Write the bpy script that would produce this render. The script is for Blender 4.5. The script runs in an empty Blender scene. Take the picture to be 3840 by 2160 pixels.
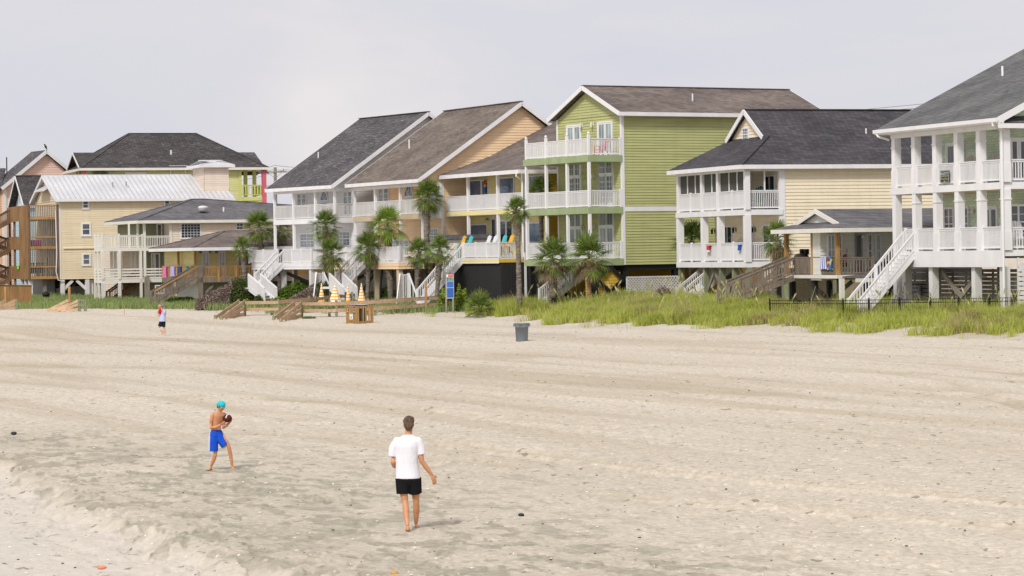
import bpy, bmesh, math, random
import numpy as np
from mathutils import Vector, Matrix
random.seed(11)
R=math.radians
C=bpy.context.scene.collection
F=10240.0; RHO=0.015; CX=1920.0; CY=950.0; CAMH=4.5
# photo crops used while measuring: name -> (x offset, y offset, scale)
CR={'V':(0,0,.67083),'A':(0,460,2.0129),'B':(560,700,3.018),'C':(940,380,1.9314),'D':(1540,380,1.9317),'E':(1900,280,1.7044),
 'F':(2480,380,1.8111),'G':(3100,140,1.9068),'H':(2700,800,2.2596),'I':(0,560,4.829),'J':(940,560,7.247),'K':(0,0,1.3417),
 'L':(0,760,3.45),'M':(600,600,5.574),'N':(1940,900,6.133),'O':(3400,880,4.83),'Q':(1640,850,7.576),'R':(740,980,3.3895),
 'S':(1500,980,3.3895),'T':(0,940,3.3895),'U':(3040,900,10.35),'P':(0,0,1.0)}
def lv(c,x,y):
    ox,oy,s=CR[c]; dx=x/s+ox-CX; dy=y/s+oy-CY
    return dx-RHO*dy, dy+RHO*dx
def at(c,x,y,Y):
    a,b=lv(c,x,y); return Vector((a*Y/F,Y,CAMH-b*Y/F))
def onz(c,x,y,z=0.0):
    a,b=lv(c,x,y); Y=(CAMH-z)*F/b; return Vector((a*Y/F,Y,z))

# ---------------- materials
MATS={}
def nt(name):
    m=bpy.data.materials.new(name); m.use_nodes=True; n=m.node_tree.nodes; l=m.node_tree.links
    return m,n,l,n['Principled BSDF']
def rgb(c): return (c[0],c[1],c[2],1)
def noise_mix(n,l,vec,scale,c0,c1,detail=3,lo=.35,hi=.65):
    t=n.new('ShaderNodeTexNoise'); t.inputs['Scale'].default_value=scale; t.inputs['Detail'].default_value=detail
    if vec is not None: l.new(vec,t.inputs['Vector'])
    r=n.new('ShaderNodeValToRGB'); r.color_ramp.elements[0].position=lo; r.color_ramp.elements[1].position=hi
    r.color_ramp.elements[0].color=rgb(c0); r.color_ramp.elements[1].color=rgb(c1)
    l.new(t.outputs['Fac'],r.inputs['Fac']); return r.outputs['Color'],t.outputs['Fac']
def mapping(n,l,sx=1,sy=1,sz=1,coord='Object'):
    tc=n.new('ShaderNodeTexCoord'); mp=n.new('ShaderNodeMapping'); mp.inputs['Scale'].default_value=(sx,sy,sz)
    l.new(tc.outputs[coord],mp.inputs['Vector']); return mp.outputs['Vector']
def paint(name,c,rough=.55,var=.07,scale=(1.2,1.2,.35),spec=.3,fine=0):
    if name in MATS: return MATS[name]
    m,n,l,p=nt(name); v=mapping(n,l,*scale)
    c0=tuple(x*(1-var*1.6) for x in c); c1=tuple(min(1,x*(1+var*.6)) for x in c)
    col,f=noise_mix(n,l,v,1.3,c0,c1,5,.3,.7)
    l.new(col,p.inputs['Base Color']); p.inputs['Roughness'].default_value=rough; p.inputs['Specular IOR Level'].default_value=spec
    MATS[name]=m; return m
def siding(name,c,rough=.6,var=.06):
    m,n,l,p=nt(name); k0=tuple(x*(1-var*1.7) for x in c); k1=tuple(min(1,x*(1+var*.7)) for x in c)
    col,f=noise_mix(n,l,mapping(n,l,.35,.35,5.2),1.0,k0,k1,4,.3,.7)
    st,_=noise_mix(n,l,mapping(n,l,1.6,1.6,.16),1.5,(.86,.85,.82),(1.02,1.02,1.02),5,.32,.55)
    mx=n.new('ShaderNodeMix'); mx.data_type='RGBA'; mx.blend_type='MULTIPLY'; mx.inputs['Factor'].default_value=.3; l.new(col,mx.inputs['A']); l.new(st,mx.inputs['B']); l.new(mx.outputs['Result'],p.inputs['Base Color'])
    p.inputs['Roughness'].default_value=rough; p.inputs['Specular IOR Level'].default_value=.3; MATS[name]=m; return m
def wood(name,c,var=.35,rough=.8,axis=2):
    if name in MATS: return MATS[name]
    m,n,l,p=nt(name); s=[9,9,9]; s[axis]=.8; v=mapping(n,l,*s)
    c0=tuple(x*(1-var) for x in c); c1=tuple(min(1,x*(1+var*.5)) for x in c)
    col,f=noise_mix(n,l,v,1.5,c0,c1,6,.3,.7)
    v2=mapping(n,l,.5,.5,.5); col2,_=noise_mix(n,l,v2,1.2,tuple(x*.8 for x in (1,1,1)),(1.1,1.08,1.05),2)
    mx=n.new('ShaderNodeMix'); mx.data_type='RGBA'; mx.blend_type='MULTIPLY'; mx.inputs['Factor'].default_value=1
    l.new(col,mx.inputs['A']); l.new(col2,mx.inputs['B']); l.new(mx.outputs['Result'],p.inputs['Base Color'])
    p.inputs['Roughness'].default_value=rough; p.inputs['Specular IOR Level'].default_value=.2
    MATS[name]=m; return m
def shingle(name,c,c2,speck=None,row=.15):
    if name in MATS: return MATS[name]
    m,n,l,p=nt(name)
    tc=n.new('ShaderNodeTexCoord'); sx=n.new('ShaderNodeSeparateXYZ'); l.new(tc.outputs['Object'],sx.inputs[0])
    ad=n.new('ShaderNodeMath'); ad.operation='ADD'; l.new(sx.outputs['X'],ad.inputs[0]); l.new(sx.outputs['Y'],ad.inputs[1])
    mu=n.new('ShaderNodeMath'); mu.operation='MULTIPLY'; mu.inputs[1].default_value=1.6; l.new(sx.outputs['Z'],mu.inputs[0])
    cb=n.new('ShaderNodeCombineXYZ'); l.new(ad.outputs[0],cb.inputs['X']); l.new(mu.outputs[0],cb.inputs['Y'])
    bt=n.new('ShaderNodeTexBrick'); bt.inputs['Scale'].default_value=1; bt.inputs['Brick Width'].default_value=.34; bt.inputs['Row Height'].default_value=row
    bt.inputs['Mortar Size'].default_value=.014; bt.inputs['Color1'].default_value=rgb(c); bt.inputs['Color2'].default_value=rgb(c2)
    bt.inputs['Mortar'].default_value=rgb(tuple(x*.6 for x in c)); bt.inputs['Mortar Smooth'].default_value=.4; bt.inputs['Bias'].default_value=0
    l.new(cb.outputs[0],bt.inputs['Vector'])
    mp=n.new('ShaderNodeMapping'); mp.inputs['Scale'].default_value=(.35,.9,1); l.new(cb.outputs[0],mp.inputs['Vector'])
    c_a,_=noise_mix(n,l,mp.outputs[0],1.0,(.78,.78,.8),(1.15,1.14,1.12),5)
    mx=n.new('ShaderNodeMix'); mx.data_type='RGBA'; mx.blend_type='MULTIPLY'; mx.inputs['Factor'].default_value=1
    l.new(bt.outputs['Color'],mx.inputs['A']); l.new(c_a,mx.inputs['B']); out=mx.outputs['Result']
    if speck:
        mp2=n.new('ShaderNodeMapping'); mp2.inputs['Scale'].default_value=(.8,7,1); l.new(cb.outputs[0],mp2.inputs['Vector'])
        ca,fa=noise_mix(n,l,mp2.outputs[0],1.6,(0,0,0),(1,1,1),4,.61,.66)
        m2=n.new('ShaderNodeMix'); m2.data_type='RGBA'; l.new(ca,m2.inputs['Factor']); l.new(out,m2.inputs['A']); m2.inputs['B'].default_value=rgb(speck); out=m2.outputs['Result']
    l.new(out,p.inputs['Base Color']); p.inputs['Roughness'].default_value=.95; p.inputs['Specular IOR Level'].default_value=.15
    b=n.new('ShaderNodeBump'); b.inputs['Strength'].default_value=.6; b.inputs['Distance'].default_value=.02; l.new(bt.outputs['Fac'],b.inputs['Height']); b.invert=True
    l.new(b.outputs[0],p.inputs['Normal'])
    MATS[name]=m; return m
def shakes(name,c):
    if name in MATS: return MATS[name]
    m=shingle(name,c,tuple(x*.86 for x in c),None,.21); return m
def glass(name,c,rough=.06,spec=.5):
    if name in MATS: return MATS[name]
    m,n,l,p=nt(name); v=mapping(n,l,.7,.7,.5); col,_=noise_mix(n,l,v,1.5,tuple(x*.6 for x in c),tuple(x*1.25 for x in c),2)
    l.new(col,p.inputs['Base Color']); p.inputs['Roughness'].default_value=rough; p.inputs['Specular IOR Level'].default_value=spec
    MATS[name]=m; return m
def leafy(name,cols,trans=.25,rough=.55):
    if name in MATS: return MATS[name]
    m,n,l,p=nt(name); g=n.new('ShaderNodeNewGeometry'); r=n.new('ShaderNodeValToRGB')
    el=r.color_ramp.elements
    while len(el)<len(cols): el.new(.5)
    for i,c in enumerate(cols): el[i].position=i/(len(cols)-1); el[i].color=rgb(c)
    l.new(g.outputs['Random Per Island'],r.inputs['Fac']); l.new(r.outputs[0],p.inputs['Base Color'])
    p.inputs['Roughness'].default_value=rough; p.inputs['Specular IOR Level'].default_value=.25
    tr=n.new('ShaderNodeBsdfTranslucent'); l.new(r.outputs[0],tr.inputs['Color']); mx=n.new('ShaderNodeMixShader'); mx.inputs[0].default_value=trans
    l.new(p.outputs[0],mx.inputs[1]); l.new(tr.outputs[0],mx.inputs[2]); l.new(mx.outputs[0],n['Material Output'].inputs['Surface'])
    MATS[name]=m; return m
def stripes(name,c1,c2,period,axis='Z',duty=.5,extra=None):
    if name in MATS: return MATS[name]
    m,n,l,p=nt(name); tc=n.new('ShaderNodeTexCoord'); s=n.new('ShaderNodeSeparateXYZ'); l.new(tc.outputs['Object'],s.inputs[0])
    d=n.new('ShaderNodeMath'); d.operation='DIVIDE'; d.inputs[1].default_value=period; l.new(s.outputs[axis],d.inputs[0])
    f=n.new('ShaderNodeMath'); f.operation='FRACT'; l.new(d.outputs[0],f.inputs[0]); g=n.new('ShaderNodeMath'); g.operation='GREATER_THAN'; g.inputs[1].default_value=duty; l.new(f.outputs[0],g.inputs[0])
    mx=n.new('ShaderNodeMix'); mx.data_type='RGBA'; l.new(g.outputs[0],mx.inputs['Factor']); mx.inputs['A'].default_value=rgb(c1); mx.inputs['B'].default_value=rgb(c2)
    l.new(mx.outputs['Result'],p.inputs['Base Color']); p.inputs['Roughness'].default_value=.8
    MATS[name]=m; return m

WHITE=paint('white_paint',(.80,.79,.80),.5,.05)
WHITE2=paint('weathered_white_paint',(.71,.70,.69),.6,.10)
CREAMW=paint('cream_trim_paint',(.78,.75,.68),.5,.05)
GLASSD=glass('dark_window_glass',(.035,.045,.06)); GLASSB=glass('painted_sky_glass',(.11,.16,.26),.05,.8); GLASSC=glass('curtained_glass',(.30,.36,.37),.12)  # blue base colour paints a sky reflection into the GLASSB panes
GLASSG=glass('grey_window_glass',(.13,.14,.15),.1)
SCREEN=paint('insect_screen',(.085,.085,.075),.9)
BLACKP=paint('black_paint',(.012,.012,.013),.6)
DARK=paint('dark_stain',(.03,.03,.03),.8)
CONC=paint('concrete',(.42,.40,.37),.9,.1)
WOODG=wood('weathered_grey_wood',(.26,.215,.175)); WOODB=wood('stained_brown_wood',(.33,.19,.085),.3); WOODP=wood('pale_pine_wood',(.62,.44,.29),.3,axis=0)
WOODO=wood('orange_pine_wood',(.46,.27,.11),.3); WOODR=wood('old_brown_deck_wood',(.23,.135,.075),.35); POSTG=wood('green_tinted_post_wood',(.25,.27,.17),.3)
PILE=wood('piling_wood',(.30,.27,.225),.3); BEIGEW=paint('beige_painted_wood',(.60,.48,.33),.6,.08)
METAL=paint('grey_metal',(.30,.30,.31),.4)

# ---------------- mesh builder
class MB:
    def __init__(s): s.v=[]; s.f=[]
    def add(s,vs,fs):
        o=len(s.v); s.v+= [tuple(p) for p in vs]; s.f+=[tuple(i+o for i in f) for f in fs]; return s
    def box(s,x0,x1,y0,y1,z0,z1):
        x0,x1=min(x0,x1),max(x0,x1); y0,y1=min(y0,y1),max(y0,y1); z0,z1=min(z0,z1),max(z0,z1)
        return s.add([(x0,y0,z0),(x1,y0,z0),(x1,y1,z0),(x0,y1,z0),(x0,y0,z1),(x1,y0,z1),(x1,y1,z1),(x0,y1,z1)],
         [(0,3,2,1),(4,5,6,7),(0,1,5,4),(1,2,6,5),(2,3,7,6),(3,0,4,7)])
    def bar(s,p,q,w,h,up=(0,0,1)):
        p=Vector(p);q=Vector(q);d=(q-p); 
        if d.length<1e-6: return s
        d.normalize(); u=Vector(up); sd=d.cross(u)
        if sd.length<1e-3: sd=d.cross(Vector((1,0,0)))
        sd.normalize(); u=sd.cross(d); sd*=w/2; u*=h/2
        vs=[p-sd-u,p+sd-u,p+sd+u,p-sd+u,q-sd-u,q+sd-u,q+sd+u,q-sd+u]
        return s.add(vs,[(0,3,2,1),(4,5,6,7),(0,1,5,4),(1,2,6,5),(2,3,7,6),(3,0,4,7)])
    def slab(s,pts,t,d=(0,0,-1)):
        pts=[Vector(p) for p in pts]; d=Vector(d)*t; n=len(pts)
        return s.add(pts+[p+d for p in pts],[tuple(range(n)),tuple(range(2*n-1,n-1,-1))]+[(i,i+n,(i+1)%n+n,(i+1)%n) for i in range(n)])
    def tube(s,pts,rad,n=8,caps=True):
        pts=[Vector(p) for p in pts]; rs=rad if isinstance(rad,(list,tuple)) else [rad]*len(pts); o=len(s.v)
        for i,p in enumerate(pts):
            t=(pts[min(i+1,len(pts)-1)]-pts[max(i-1,0)]).normalized(); a=t.cross(Vector((0,0,1)))
            if a.length<1e-2: a=t.cross(Vector((1,0,0)))
            a.normalize(); b=t.cross(a)
            for k in range(n):
                an=2*math.pi*k/n; s.v.append(tuple(p+(a*math.cos(an)+b*math.sin(an))*rs[i]))
        for i in range(len(pts)-1):
            for k in range(n): s.f.append((o+i*n+k,o+i*n+(k+1)%n,o+(i+1)*n+(k+1)%n,o+(i+1)*n+k))
        if caps: s.f.append(tuple(o+k for k in range(n-1,-1,-1))); s.f.append(tuple(o+(len(pts)-1)*n+k for k in range(n)))
        return s
    def rings(s,rs,caps=True):   # rs: list of rings (lists of points)
        o=len(s.v); n=len(rs[0])
        for r in rs: s.v+=[tuple(p) for p in r]
        for i in range(len(rs)-1):
            for k in range(n): s.f.append((o+i*n+k,o+i*n+(k+1)%n,o+(i+1)*n+(k+1)%n,o+(i+1)*n+k))
        if caps: s.f.append(tuple(o+k for k in range(n-1,-1,-1))); s.f.append(tuple(o+(len(rs)-1)*n+k for k in range(n)))
        return s
    def lathe(s,prof,c=(0,0,0),n=20,sx=1,sy=1):
        rs=[[(c[0]+r*sx*math.cos(2*math.pi*k/n),c[1]+r*sy*math.sin(2*math.pi*k/n),c[2]+z) for k in range(n)] for r,z in prof]
        return s.rings(rs)
    def ell(s,c,r,n=14,m=9,rot=None):
        rs=[]; c=Vector(c)
        for i in range(1,m):
            ph=-math.pi/2+math.pi*i/m; ring=[]
            for k in range(n):
                a=2*math.pi*k/n; p=Vector((r[0]*math.cos(ph)*math.cos(a),r[1]*math.cos(ph)*math.sin(a),r[2]*math.sin(ph)))
                if rot: p=rot@p
                ring.append(c+p)
            rs.append(ring)
        return s.rings(rs)
    def build(s,name,mat,parent=None,smooth=False,loc=None,label=None):
        me=bpy.data.meshes.new(name); me.from_pydata(s.v,[],s.f); me.materials.append(mat)
        if smooth: me.polygons.foreach_set('use_smooth',[True]*len(me.polygons))
        me.update(); o=bpy.data.objects.new(name,me); C.objects.link(o)
        if parent: o.parent=parent
        if loc: o.location=loc
        if label: o['label']=label
        return o
def tag(o,label,cat,group=None,kind=None):
    if label: o['label']=label
    if cat: o['category']=cat
    if group: o['group']=group
    if kind: o['kind']=kind
    return o
def thing(name,label,cat,loc=(0,0,0),rz=0,group=None,sc=1):
    o=bpy.data.objects.new(name,None); C.objects.link(o); o.location=loc; o.rotation_euler=(0,0,rz); o.scale=(sc,)*3; o.empty_display_size=.2
    return tag(o,label,cat,group)
def dup(root,loc,rz=None,label=None,sc=None):
    def cp(o,par):
        c=o.copy(); C.objects.link(c)
        if par: c.parent=par
        for ch in list(o.children): cp(ch,c)
        return c
    r=cp(root,None); r.location=loc
    if rz is not None: r.rotation_euler=(0,0,rz)
    if label: r['label']=label
    if sc: r.scale=(sc,)*3
    return r
def freemesh(name,v,faces_flat,loop_tot,mat,smooth=False):
    me=bpy.data.meshes.new(name); nv=len(v); nf=len(loop_tot)
    me.vertices.add(nv); me.vertices.foreach_set('co',v.astype(np.float32).ravel())
    me.loops.add(len(faces_flat)); me.loops.foreach_set('vertex_index',faces_flat.astype(np.int32))
    me.polygons.add(nf); st=np.concatenate([[0],np.cumsum(loop_tot)[:-1]]).astype(np.int32)
    me.polygons.foreach_set('loop_start',st); me.polygons.foreach_set('loop_total',loop_tot.astype(np.int32))
    if smooth: me.polygons.foreach_set('use_smooth',np.ones(nf,dtype=bool))
    me.update(calc_edges=True); me.materials.append(mat)
    o=bpy.data.objects.new(name,me); C.objects.link(o); return o

# ---------------- terrain height
FOOT=[(-75,242),(-41.5,221),(-24.2,203),(-16.6,185),(-5.5,177),(-1.5,171),(1.3,165),(2.9,154),(6.7,141),(10.7,139),(14.1,133.5),(18.9,122.6),(21.7,115.7),(28,104),(45,85)]
CREST=[1.2,1.2,1.3,1.4,1.35,1.3,1.3,1.25,1.2,1.15,1.1,1.05,1.05,1.05,1.05]
RISE=[30,30,26,22,16,11,9,9,10,8,6,5,5,5,5]
FZ=[.6,.6,.6,.6,.55,.45,.4,.35,.5,.5,.5,.5,.5,.5,.5]
def foot_dist(x,y):   # signed distance inland of the dune foot, plus crest height and rise length there
    x=np.asarray(x,dtype=float); y=np.asarray(y,dtype=float)
    best=np.full(x.shape,1e9); sg=np.zeros(x.shape); cr=np.zeros(x.shape); ri=np.zeros(x.shape); fz=np.zeros(x.shape)
    for i in range(len(FOOT)-1):
        ax,ay=FOOT[i]; bx,by=FOOT[i+1]; dx,dy=bx-ax,by-ay; L2=dx*dx+dy*dy
        t=np.clip(((x-ax)*dx+(y-ay)*dy)/L2,0,1); qx=ax+t*dx; qy=ay+t*dy; d=np.hypot(x-qx,y-qy)
        s=np.sign(dx*(y-ay)-dy*(x-ax)); m=d<best
        best=np.where(m,d,best); sg=np.where(m,s,sg); cr=np.where(m,CREST[i]*(1-t)+CREST[i+1]*t,cr); ri=np.where(m,RISE[i]*(1-t)+RISE[i+1]*t,ri); fz=np.where(m,FZ[i]*(1-t)+FZ[i+1]*t,fz)
    foot_dist.fz=fz; return best*sg,cr,ri
def gz(x,y):
    d,cr,ri=foot_dist(x,y); fz=foot_dist.fz
    t=np.clip((d+2.5)/(ri+2.5),0,1); s=t*t*(3-2*t)
    lump=.16*np.sin(x*.83+y*.31)*np.sin(y*.57-x*.22)+.09*np.sin(x*1.9-y*.7)*np.sin(y*1.31+x)
    ramp=np.clip((d+60)/60,0,1)**1.5*fz
    return ramp+s*(cr-fz)+lump*np.clip(d/3,0,1)*np.clip(s*1.4,0,1)
def g1(x,y): return float(gz(np.array([x]),np.array([y]))[0])

def gh(c,x,y):
    z=.2
    for _ in range(25): p=onz(c,x,y,z); z=.5*z+.5*g1(p.x,p.y)
    return Vector((p.x,p.y,z))
# ---------------- house frame: x = along the side wall (right), y = along the ocean front (away), origin at porch corner
class H:
    def __init__(s,name,label,cat,c,px,py,sc,a,base,x=0):
        s.a=R(a); s.c=math.cos(s.a); s.s=math.sin(s.a); s.Y0=F/sc; X,b=lv(c,px,py); s.Ox=X*s.Y0/F; s.Oy=s.Y0; s.base=base
        s.r=thing(name,label,cat,(s.Ox,s.Oy,base),s.a)
    def W(s,x,y): return s.Ox+x*s.c-y*s.s, s.Oy+x*s.s+y*s.c
    def X(s,c,px,py,y=0):
        k=lv(c,px,py)[0]/F; return (k*(s.Oy+y*s.c)-s.Ox+y*s.s)/(s.c-k*s.s)
    def Yy(s,c,px,py,x=0):
        k=lv(c,px,py)[0]/F; return (s.Ox+x*s.c-k*(s.Oy+x*s.s))/(s.s+k*s.c)
    def Z(s,c,px,py,x=0,y=0):
        b=lv(c,px,py)[1]; return CAMH-b*s.W(x,y)[1]/F-s.base
    def wp(s,x,y,z): X,Y=s.W(x,y); return Vector((X,Y,z+s.base))
    def box(s,name,mat,x0,x1,y0,y1,z0,z1,par=None,label=None): return MB().box(x0,x1,y0,y1,z0,z1).build(name,mat,par or s.r,label=label)
    def wall(s,mat,x0,x1,y0,y1,z0,z1,p=.19,gable=None,sides='SF',name='wall',lip=.036,inset=.02):
        """closed body with lapped boards on the camera side (S) and ocean front (F). gable=('S'|'F', apex h coord, apex z)"""
        m=MB(); i=inset
        m.box(x0+i,x1-i,y0+i,y1-i,z0,z1)
        def boards(h0,h1,fn,gab):
            z=z0
            while z<z1-1e-4:
                zt=min(z+p,z1); m.add([fn(h0,z,lip),fn(h1,z,lip),fn(h1,zt,.002),fn(h0,zt,.002)],[(0,1,2,3)]); m.add([fn(h0,z,0),fn(h1,z,0),fn(h1,z,lip),fn(h0,z,lip)],[(0,1,2,3)]); z=zt
            if gab:
                hc,za=gab; z=z1
                while z<za-.02:
                    zt=min(z+p,za-.01); k0=(z-z1)/(za-z1); k1=(zt-z1)/(za-z1); a0=h0+(hc-h0)*k0; b0=h1+(hc-h1)*k0; a1=h0+(hc-h0)*k1; b1=h1+(hc-h1)*k1
                    m.add([fn(a0,z,lip),fn(b0,z,lip),fn(b1,zt,.002),fn(a1,zt,.002)],[(0,1,2,3)]); m.add([fn(a0,z,0),fn(b0,z,0),fn(b0,z,lip),fn(a0,z,lip)],[(0,1,2,3)]); z=zt
        gs=(gable[1],gable[2]) if gable and gable[0]=='S' else None; gf=(gable[1],gable[2]) if gable and gable[0]=='F' else None
        if 'S' in sides: boards(x0,x1,lambda h,z,n:(h,y0-n,z),gs)
        if 'F' in sides: boards(y1,y0,lambda h,z,n:(x0-n,h,z),gf)
        if gs: m.add([(x0,y0+i,z1),(x1,y0+i,z1),(gs[0],y0+i,gs[1]),(x0,y1-i,z1),(x1,y1-i,z1),(gs[0],y1-i,gs[1])],[(0,1,2),(5,4,3)])
        if gf: m.add([(x0+i,y1,z1),(x0+i,y0,z1),(x0+i,gf[0],gf[1]),(x1-i,y1,z1),(x1-i,y0,z1),(x1-i,gf[0],gf[1])],[(0,1,2),(5,4,3)])
        return m.build(name,mat,s.r)
    def mapf(s,pl,at_):
        if pl=='S': return lambda m,a0,a1,n0,n1,z0,z1: m.box(a0,a1,at_-n0,at_-n1,z0,z1)
        return lambda m,a0,a1,n0,n1,z0,z1: m.box(at_-n0,at_-n1,a0,a1,z0,z1)
    def win(s,pl,at_,a0,a1,z0,z1,kind='win',frame=WHITE,gl=None,t=.09,cols=1,rows=1,name=None):
        b=s.mapf(pl,at_); m=MB(); g=MB(); a0,a1=min(a0,a1),max(a0,a1); gl=gl or GLASSG
        b(m,a0,a0+t,.0,.085,z0,z1); b(m,a1-t,a1,.0,.085,z0,z1); b(m,a0+t,a1-t,.0,.085,z1-t,z1)
        door=kind in('french','door'); b(m,a0+t,a1-t,.0,.085,z0,z0+(t if not door else .03))
        if not door: b(m,a0-.04,a1+.04,.0,.11,z0-.05,z0-.002)
        if kind=='french':
            mid=(a0+a1)/2; cells=[(a0+t,mid-.012),(mid+.012,a1-t)]; st=.10
            for u,v in cells:
                b(m,u,u+st,.0,.065,z0+.03,z1-t); b(m,v-st,v,.0,.065,z0+.03,z1-t); b(m,u+st,v-st,.0,.065,z0+.03,z0+.28); b(m,u+st,v-st,.0,.065,z1-t-st,z1-t)
                b(g,u+st,v-st,.0,.045,z0+.28,z1-t-st)
                for k in range(1,rows): zz=z0+.28+(z1-t-st-z0-.28)*k/rows; b(m,u+st,v-st,.0,.056,zz-.014,zz+.014)
                for k in range(1,cols): aa=u+st+(v-u-2*st)*k/cols; b(m,aa-.012,aa+.012,.0,.0545,z0+.28,z1-t-st)
        elif kind=='door':
            b(g,a0+t,a1-t,.0,.045,z0+.03,z1-t)
        else:
            b(g,a0+t,a1-t,.0,.045,z0+t,z1-t)
            if kind=='dh': zz=(z0+z1)/2; b(m,a0+t,a1-t,.0,.07,zz-.03,zz+.03)
            if kind=='pair': aa=(a0+a1)/2; b(m,aa-.045,aa+.045,.0,.075,z0+t,z1-t); zz=(z0+z1)/2; b(m,a0+t,a1-t,.0,.07,zz-.03,zz+.03)
            if kind=='slide': aa=(a0+a1)/2; b(m,aa-.03,aa+.03,.0,.07,z0+t,z1-t)
            for k in range(1,cols): aa=a0+t+(a1-a0-2*t)*k/cols; b(m,aa-.013,aa+.013,.0,.056,z0+t,z1-t)
            for k in range(1,rows): zz=z0+t+(z1-z0-2*t)*k/rows; b(m,a0+t,a1-t,.0,.0575,zz-.013,zz+.013)
        nm=name or ('door' if kind in('french','door','slide') else 'window')
        o=m.build(nm,frame,s.r); g.build('pane',gl,o)
        if nm=='door': h=MB(); mid=(a0+a1)/2; b(h,mid+.03,mid+.06,.06,.12,z0+.95,z0+1.1); h.build('handle',METAL,o)
        return o
    def rail(s,p,q,zb,zt,mat=WHITE,w=.05,gap=.115,bw=.036,solid=0,name='railing',nb=True,toph=.05,botgap=.08,par=None,newels=()):
        p=Vector((p[0],p[1],0)); q=Vector((q[0],q[1],0)); m=MB(); u=Vector((0,0,1))
        m.bar(p+u*(zt-toph/2),q+u*(zt-toph/2),.09,toph); m.bar(p+u*(zt-toph-.05),q+u*(zt-toph-.05),.036,.09); m.bar(p+u*(zb+botgap),q+u*(zb+botgap),.04,.08)
        L=(q-p).length; n=max(1,int(L/gap))
        if solid: m.bar(p+u*(zb+(zt-zb)/2),q+u*(zb+(zt-zb)/2),.02,(zt-zb)-.12)
        elif nb:
            for i in range(n):
                c=p+(q-p)*((i+.5)/n); m.bar(c+u*(zb+botgap),c+u*(zt-.08),bw,bw,up=(q-p))
        for k in newels:
            c=p+(q-p)*k; m.bar(c+u*(zb-.02),c+u*(zt+.06),.11,.11,up=(q-p))
        return m.build(name,mat,par or s.r)
    def post(s,x,y,z0,z1,w=.14,mat=WHITE,name='porch_post',cap=0):
        m=MB().box(x-w/2,x+w/2,y-w/2,y+w/2,z0,z1)
        if cap: m.box(x-w/2-.03,x+w/2+.03,y-w/2-.03,y+w/2+.03,z1-cap,z1-cap+.06); m.box(x-w/2-.025,x+w/2+.025,y-w/2-.025,y+w/2+.025,z0,z0+.9)
        return m.build(name,mat,s.r)
    def stair(s,xt,zt,xb,zb,y0,y1,mat=WHITE,railh=.95,name='stairs',tread=None,gap=.13,solid=False,rmat=None):
        rmat=rmat or mat; n=max(3,int((zt-zb)/.185)); dx=(xb-xt)/n; dz=(zb-zt)/n; root=MB()
        for y in (y0+.03,y1-.03): root.bar((xt,y,zt-.16),(xb,y,zb-.02),.05,.30)
        o=root.build(name,mat,s.r); t=MB()
        for i in range(n):
            x=xt+dx*(i+.5); z=zt+dz*(i+1); t.box(x-abs(dx)/2-.02,x+abs(dx)/2+.02,y0+.06,y1-.06,z-.02,z+.02); 
            if solid: t.box(x-dx/2-.01,x-dx/2+.01,y0+.06,y1-.06,z,z-dz-.02)
        t.build('steps',tread or mat,o)
        for y in (y0,y1):
            m=MB(); m.bar((xt,y,zt+railh),(xb,y,zb+railh),.09,.05); m.bar((xt,y,zt+railh-.08),(xb,y,zb+railh-.08),.04,.09); m.bar((xt,y,zt+.12),(xb,y,zb+.12),.04,.07)
            L=abs(xb-xt); k=int(L/gap)
            for i in range(1,k):
                f=i/k; x=xt+(xb-xt)*f; z=zt+(zb-zt)*f; m.box(x-.018,x+.018,y-.018,y+.018,z+.12,z+railh-.04)
            for f in (0,.5,1): x=xt+(xb-xt)*f; z=zt+(zb-zt)*f; m.box(x-.055,x+.055,y-.055,y+.055,z-.2 if f<1 else zb-.6,z+railh+.07)
            m.build('handrail',rmat,o)
        return o
def pipe(h,x,y,z,ht=.35,r=.05,mat=WHITE):
    m=MB().tube([(x,y,z-.3),(x,y,z+ht)],r,8); return m.build('vent_pipe',mat,h.r)
ROLLSIGN=-1
def wf(h,c,xl,yt,xr,yb,x,kind='win',z0=None,**k):
    ya=h.Yy(c,xl,yt,x); yb_=h.Yy(c,xr,yt,x); ym=(ya+yb_)/2; z1=h.Z(c,(xl+xr)/2,yt,x,ym); z0=h.Z(c,(xl+xr)/2,yb,x,ym) if z0 is None else z0
    return h.win('F',x,yb_,ya,z0,z1,kind,**k)
def ws(h,c,xl,yt,xr,yb,y,kind='win',z0=None,**k):
    xa=h.X(c,xl,yt,y); xb=h.X(c,xr,yt,y); xm=(xa+xb)/2; z1=h.Z(c,(xl+xr)/2,yt,xm,y); z0=h.Z(c,(xl+xr)/2,yb,xm,y) if z0 is None else z0
    return h.win('S',y,xa,xb,z0,z1,kind,**k)
def lantern(h,x,y,z,mat=None,sc=1):
    mat=mat or WHITE; m=MB(); m.box(x-.02,x,y-.06,y+.06,z-.12,z+.12); m.bar((x-.01,y,z+.08),(x-.16*sc,y,z+.16*sc),.03,.03)
    m.lathe([(.03,.12),(.09,.06),(.085,.05),(.06,-.16),(.03,-.2)],(x-.17*sc,y,z),8); return m.build('wall_lantern',mat,h.r)
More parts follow.
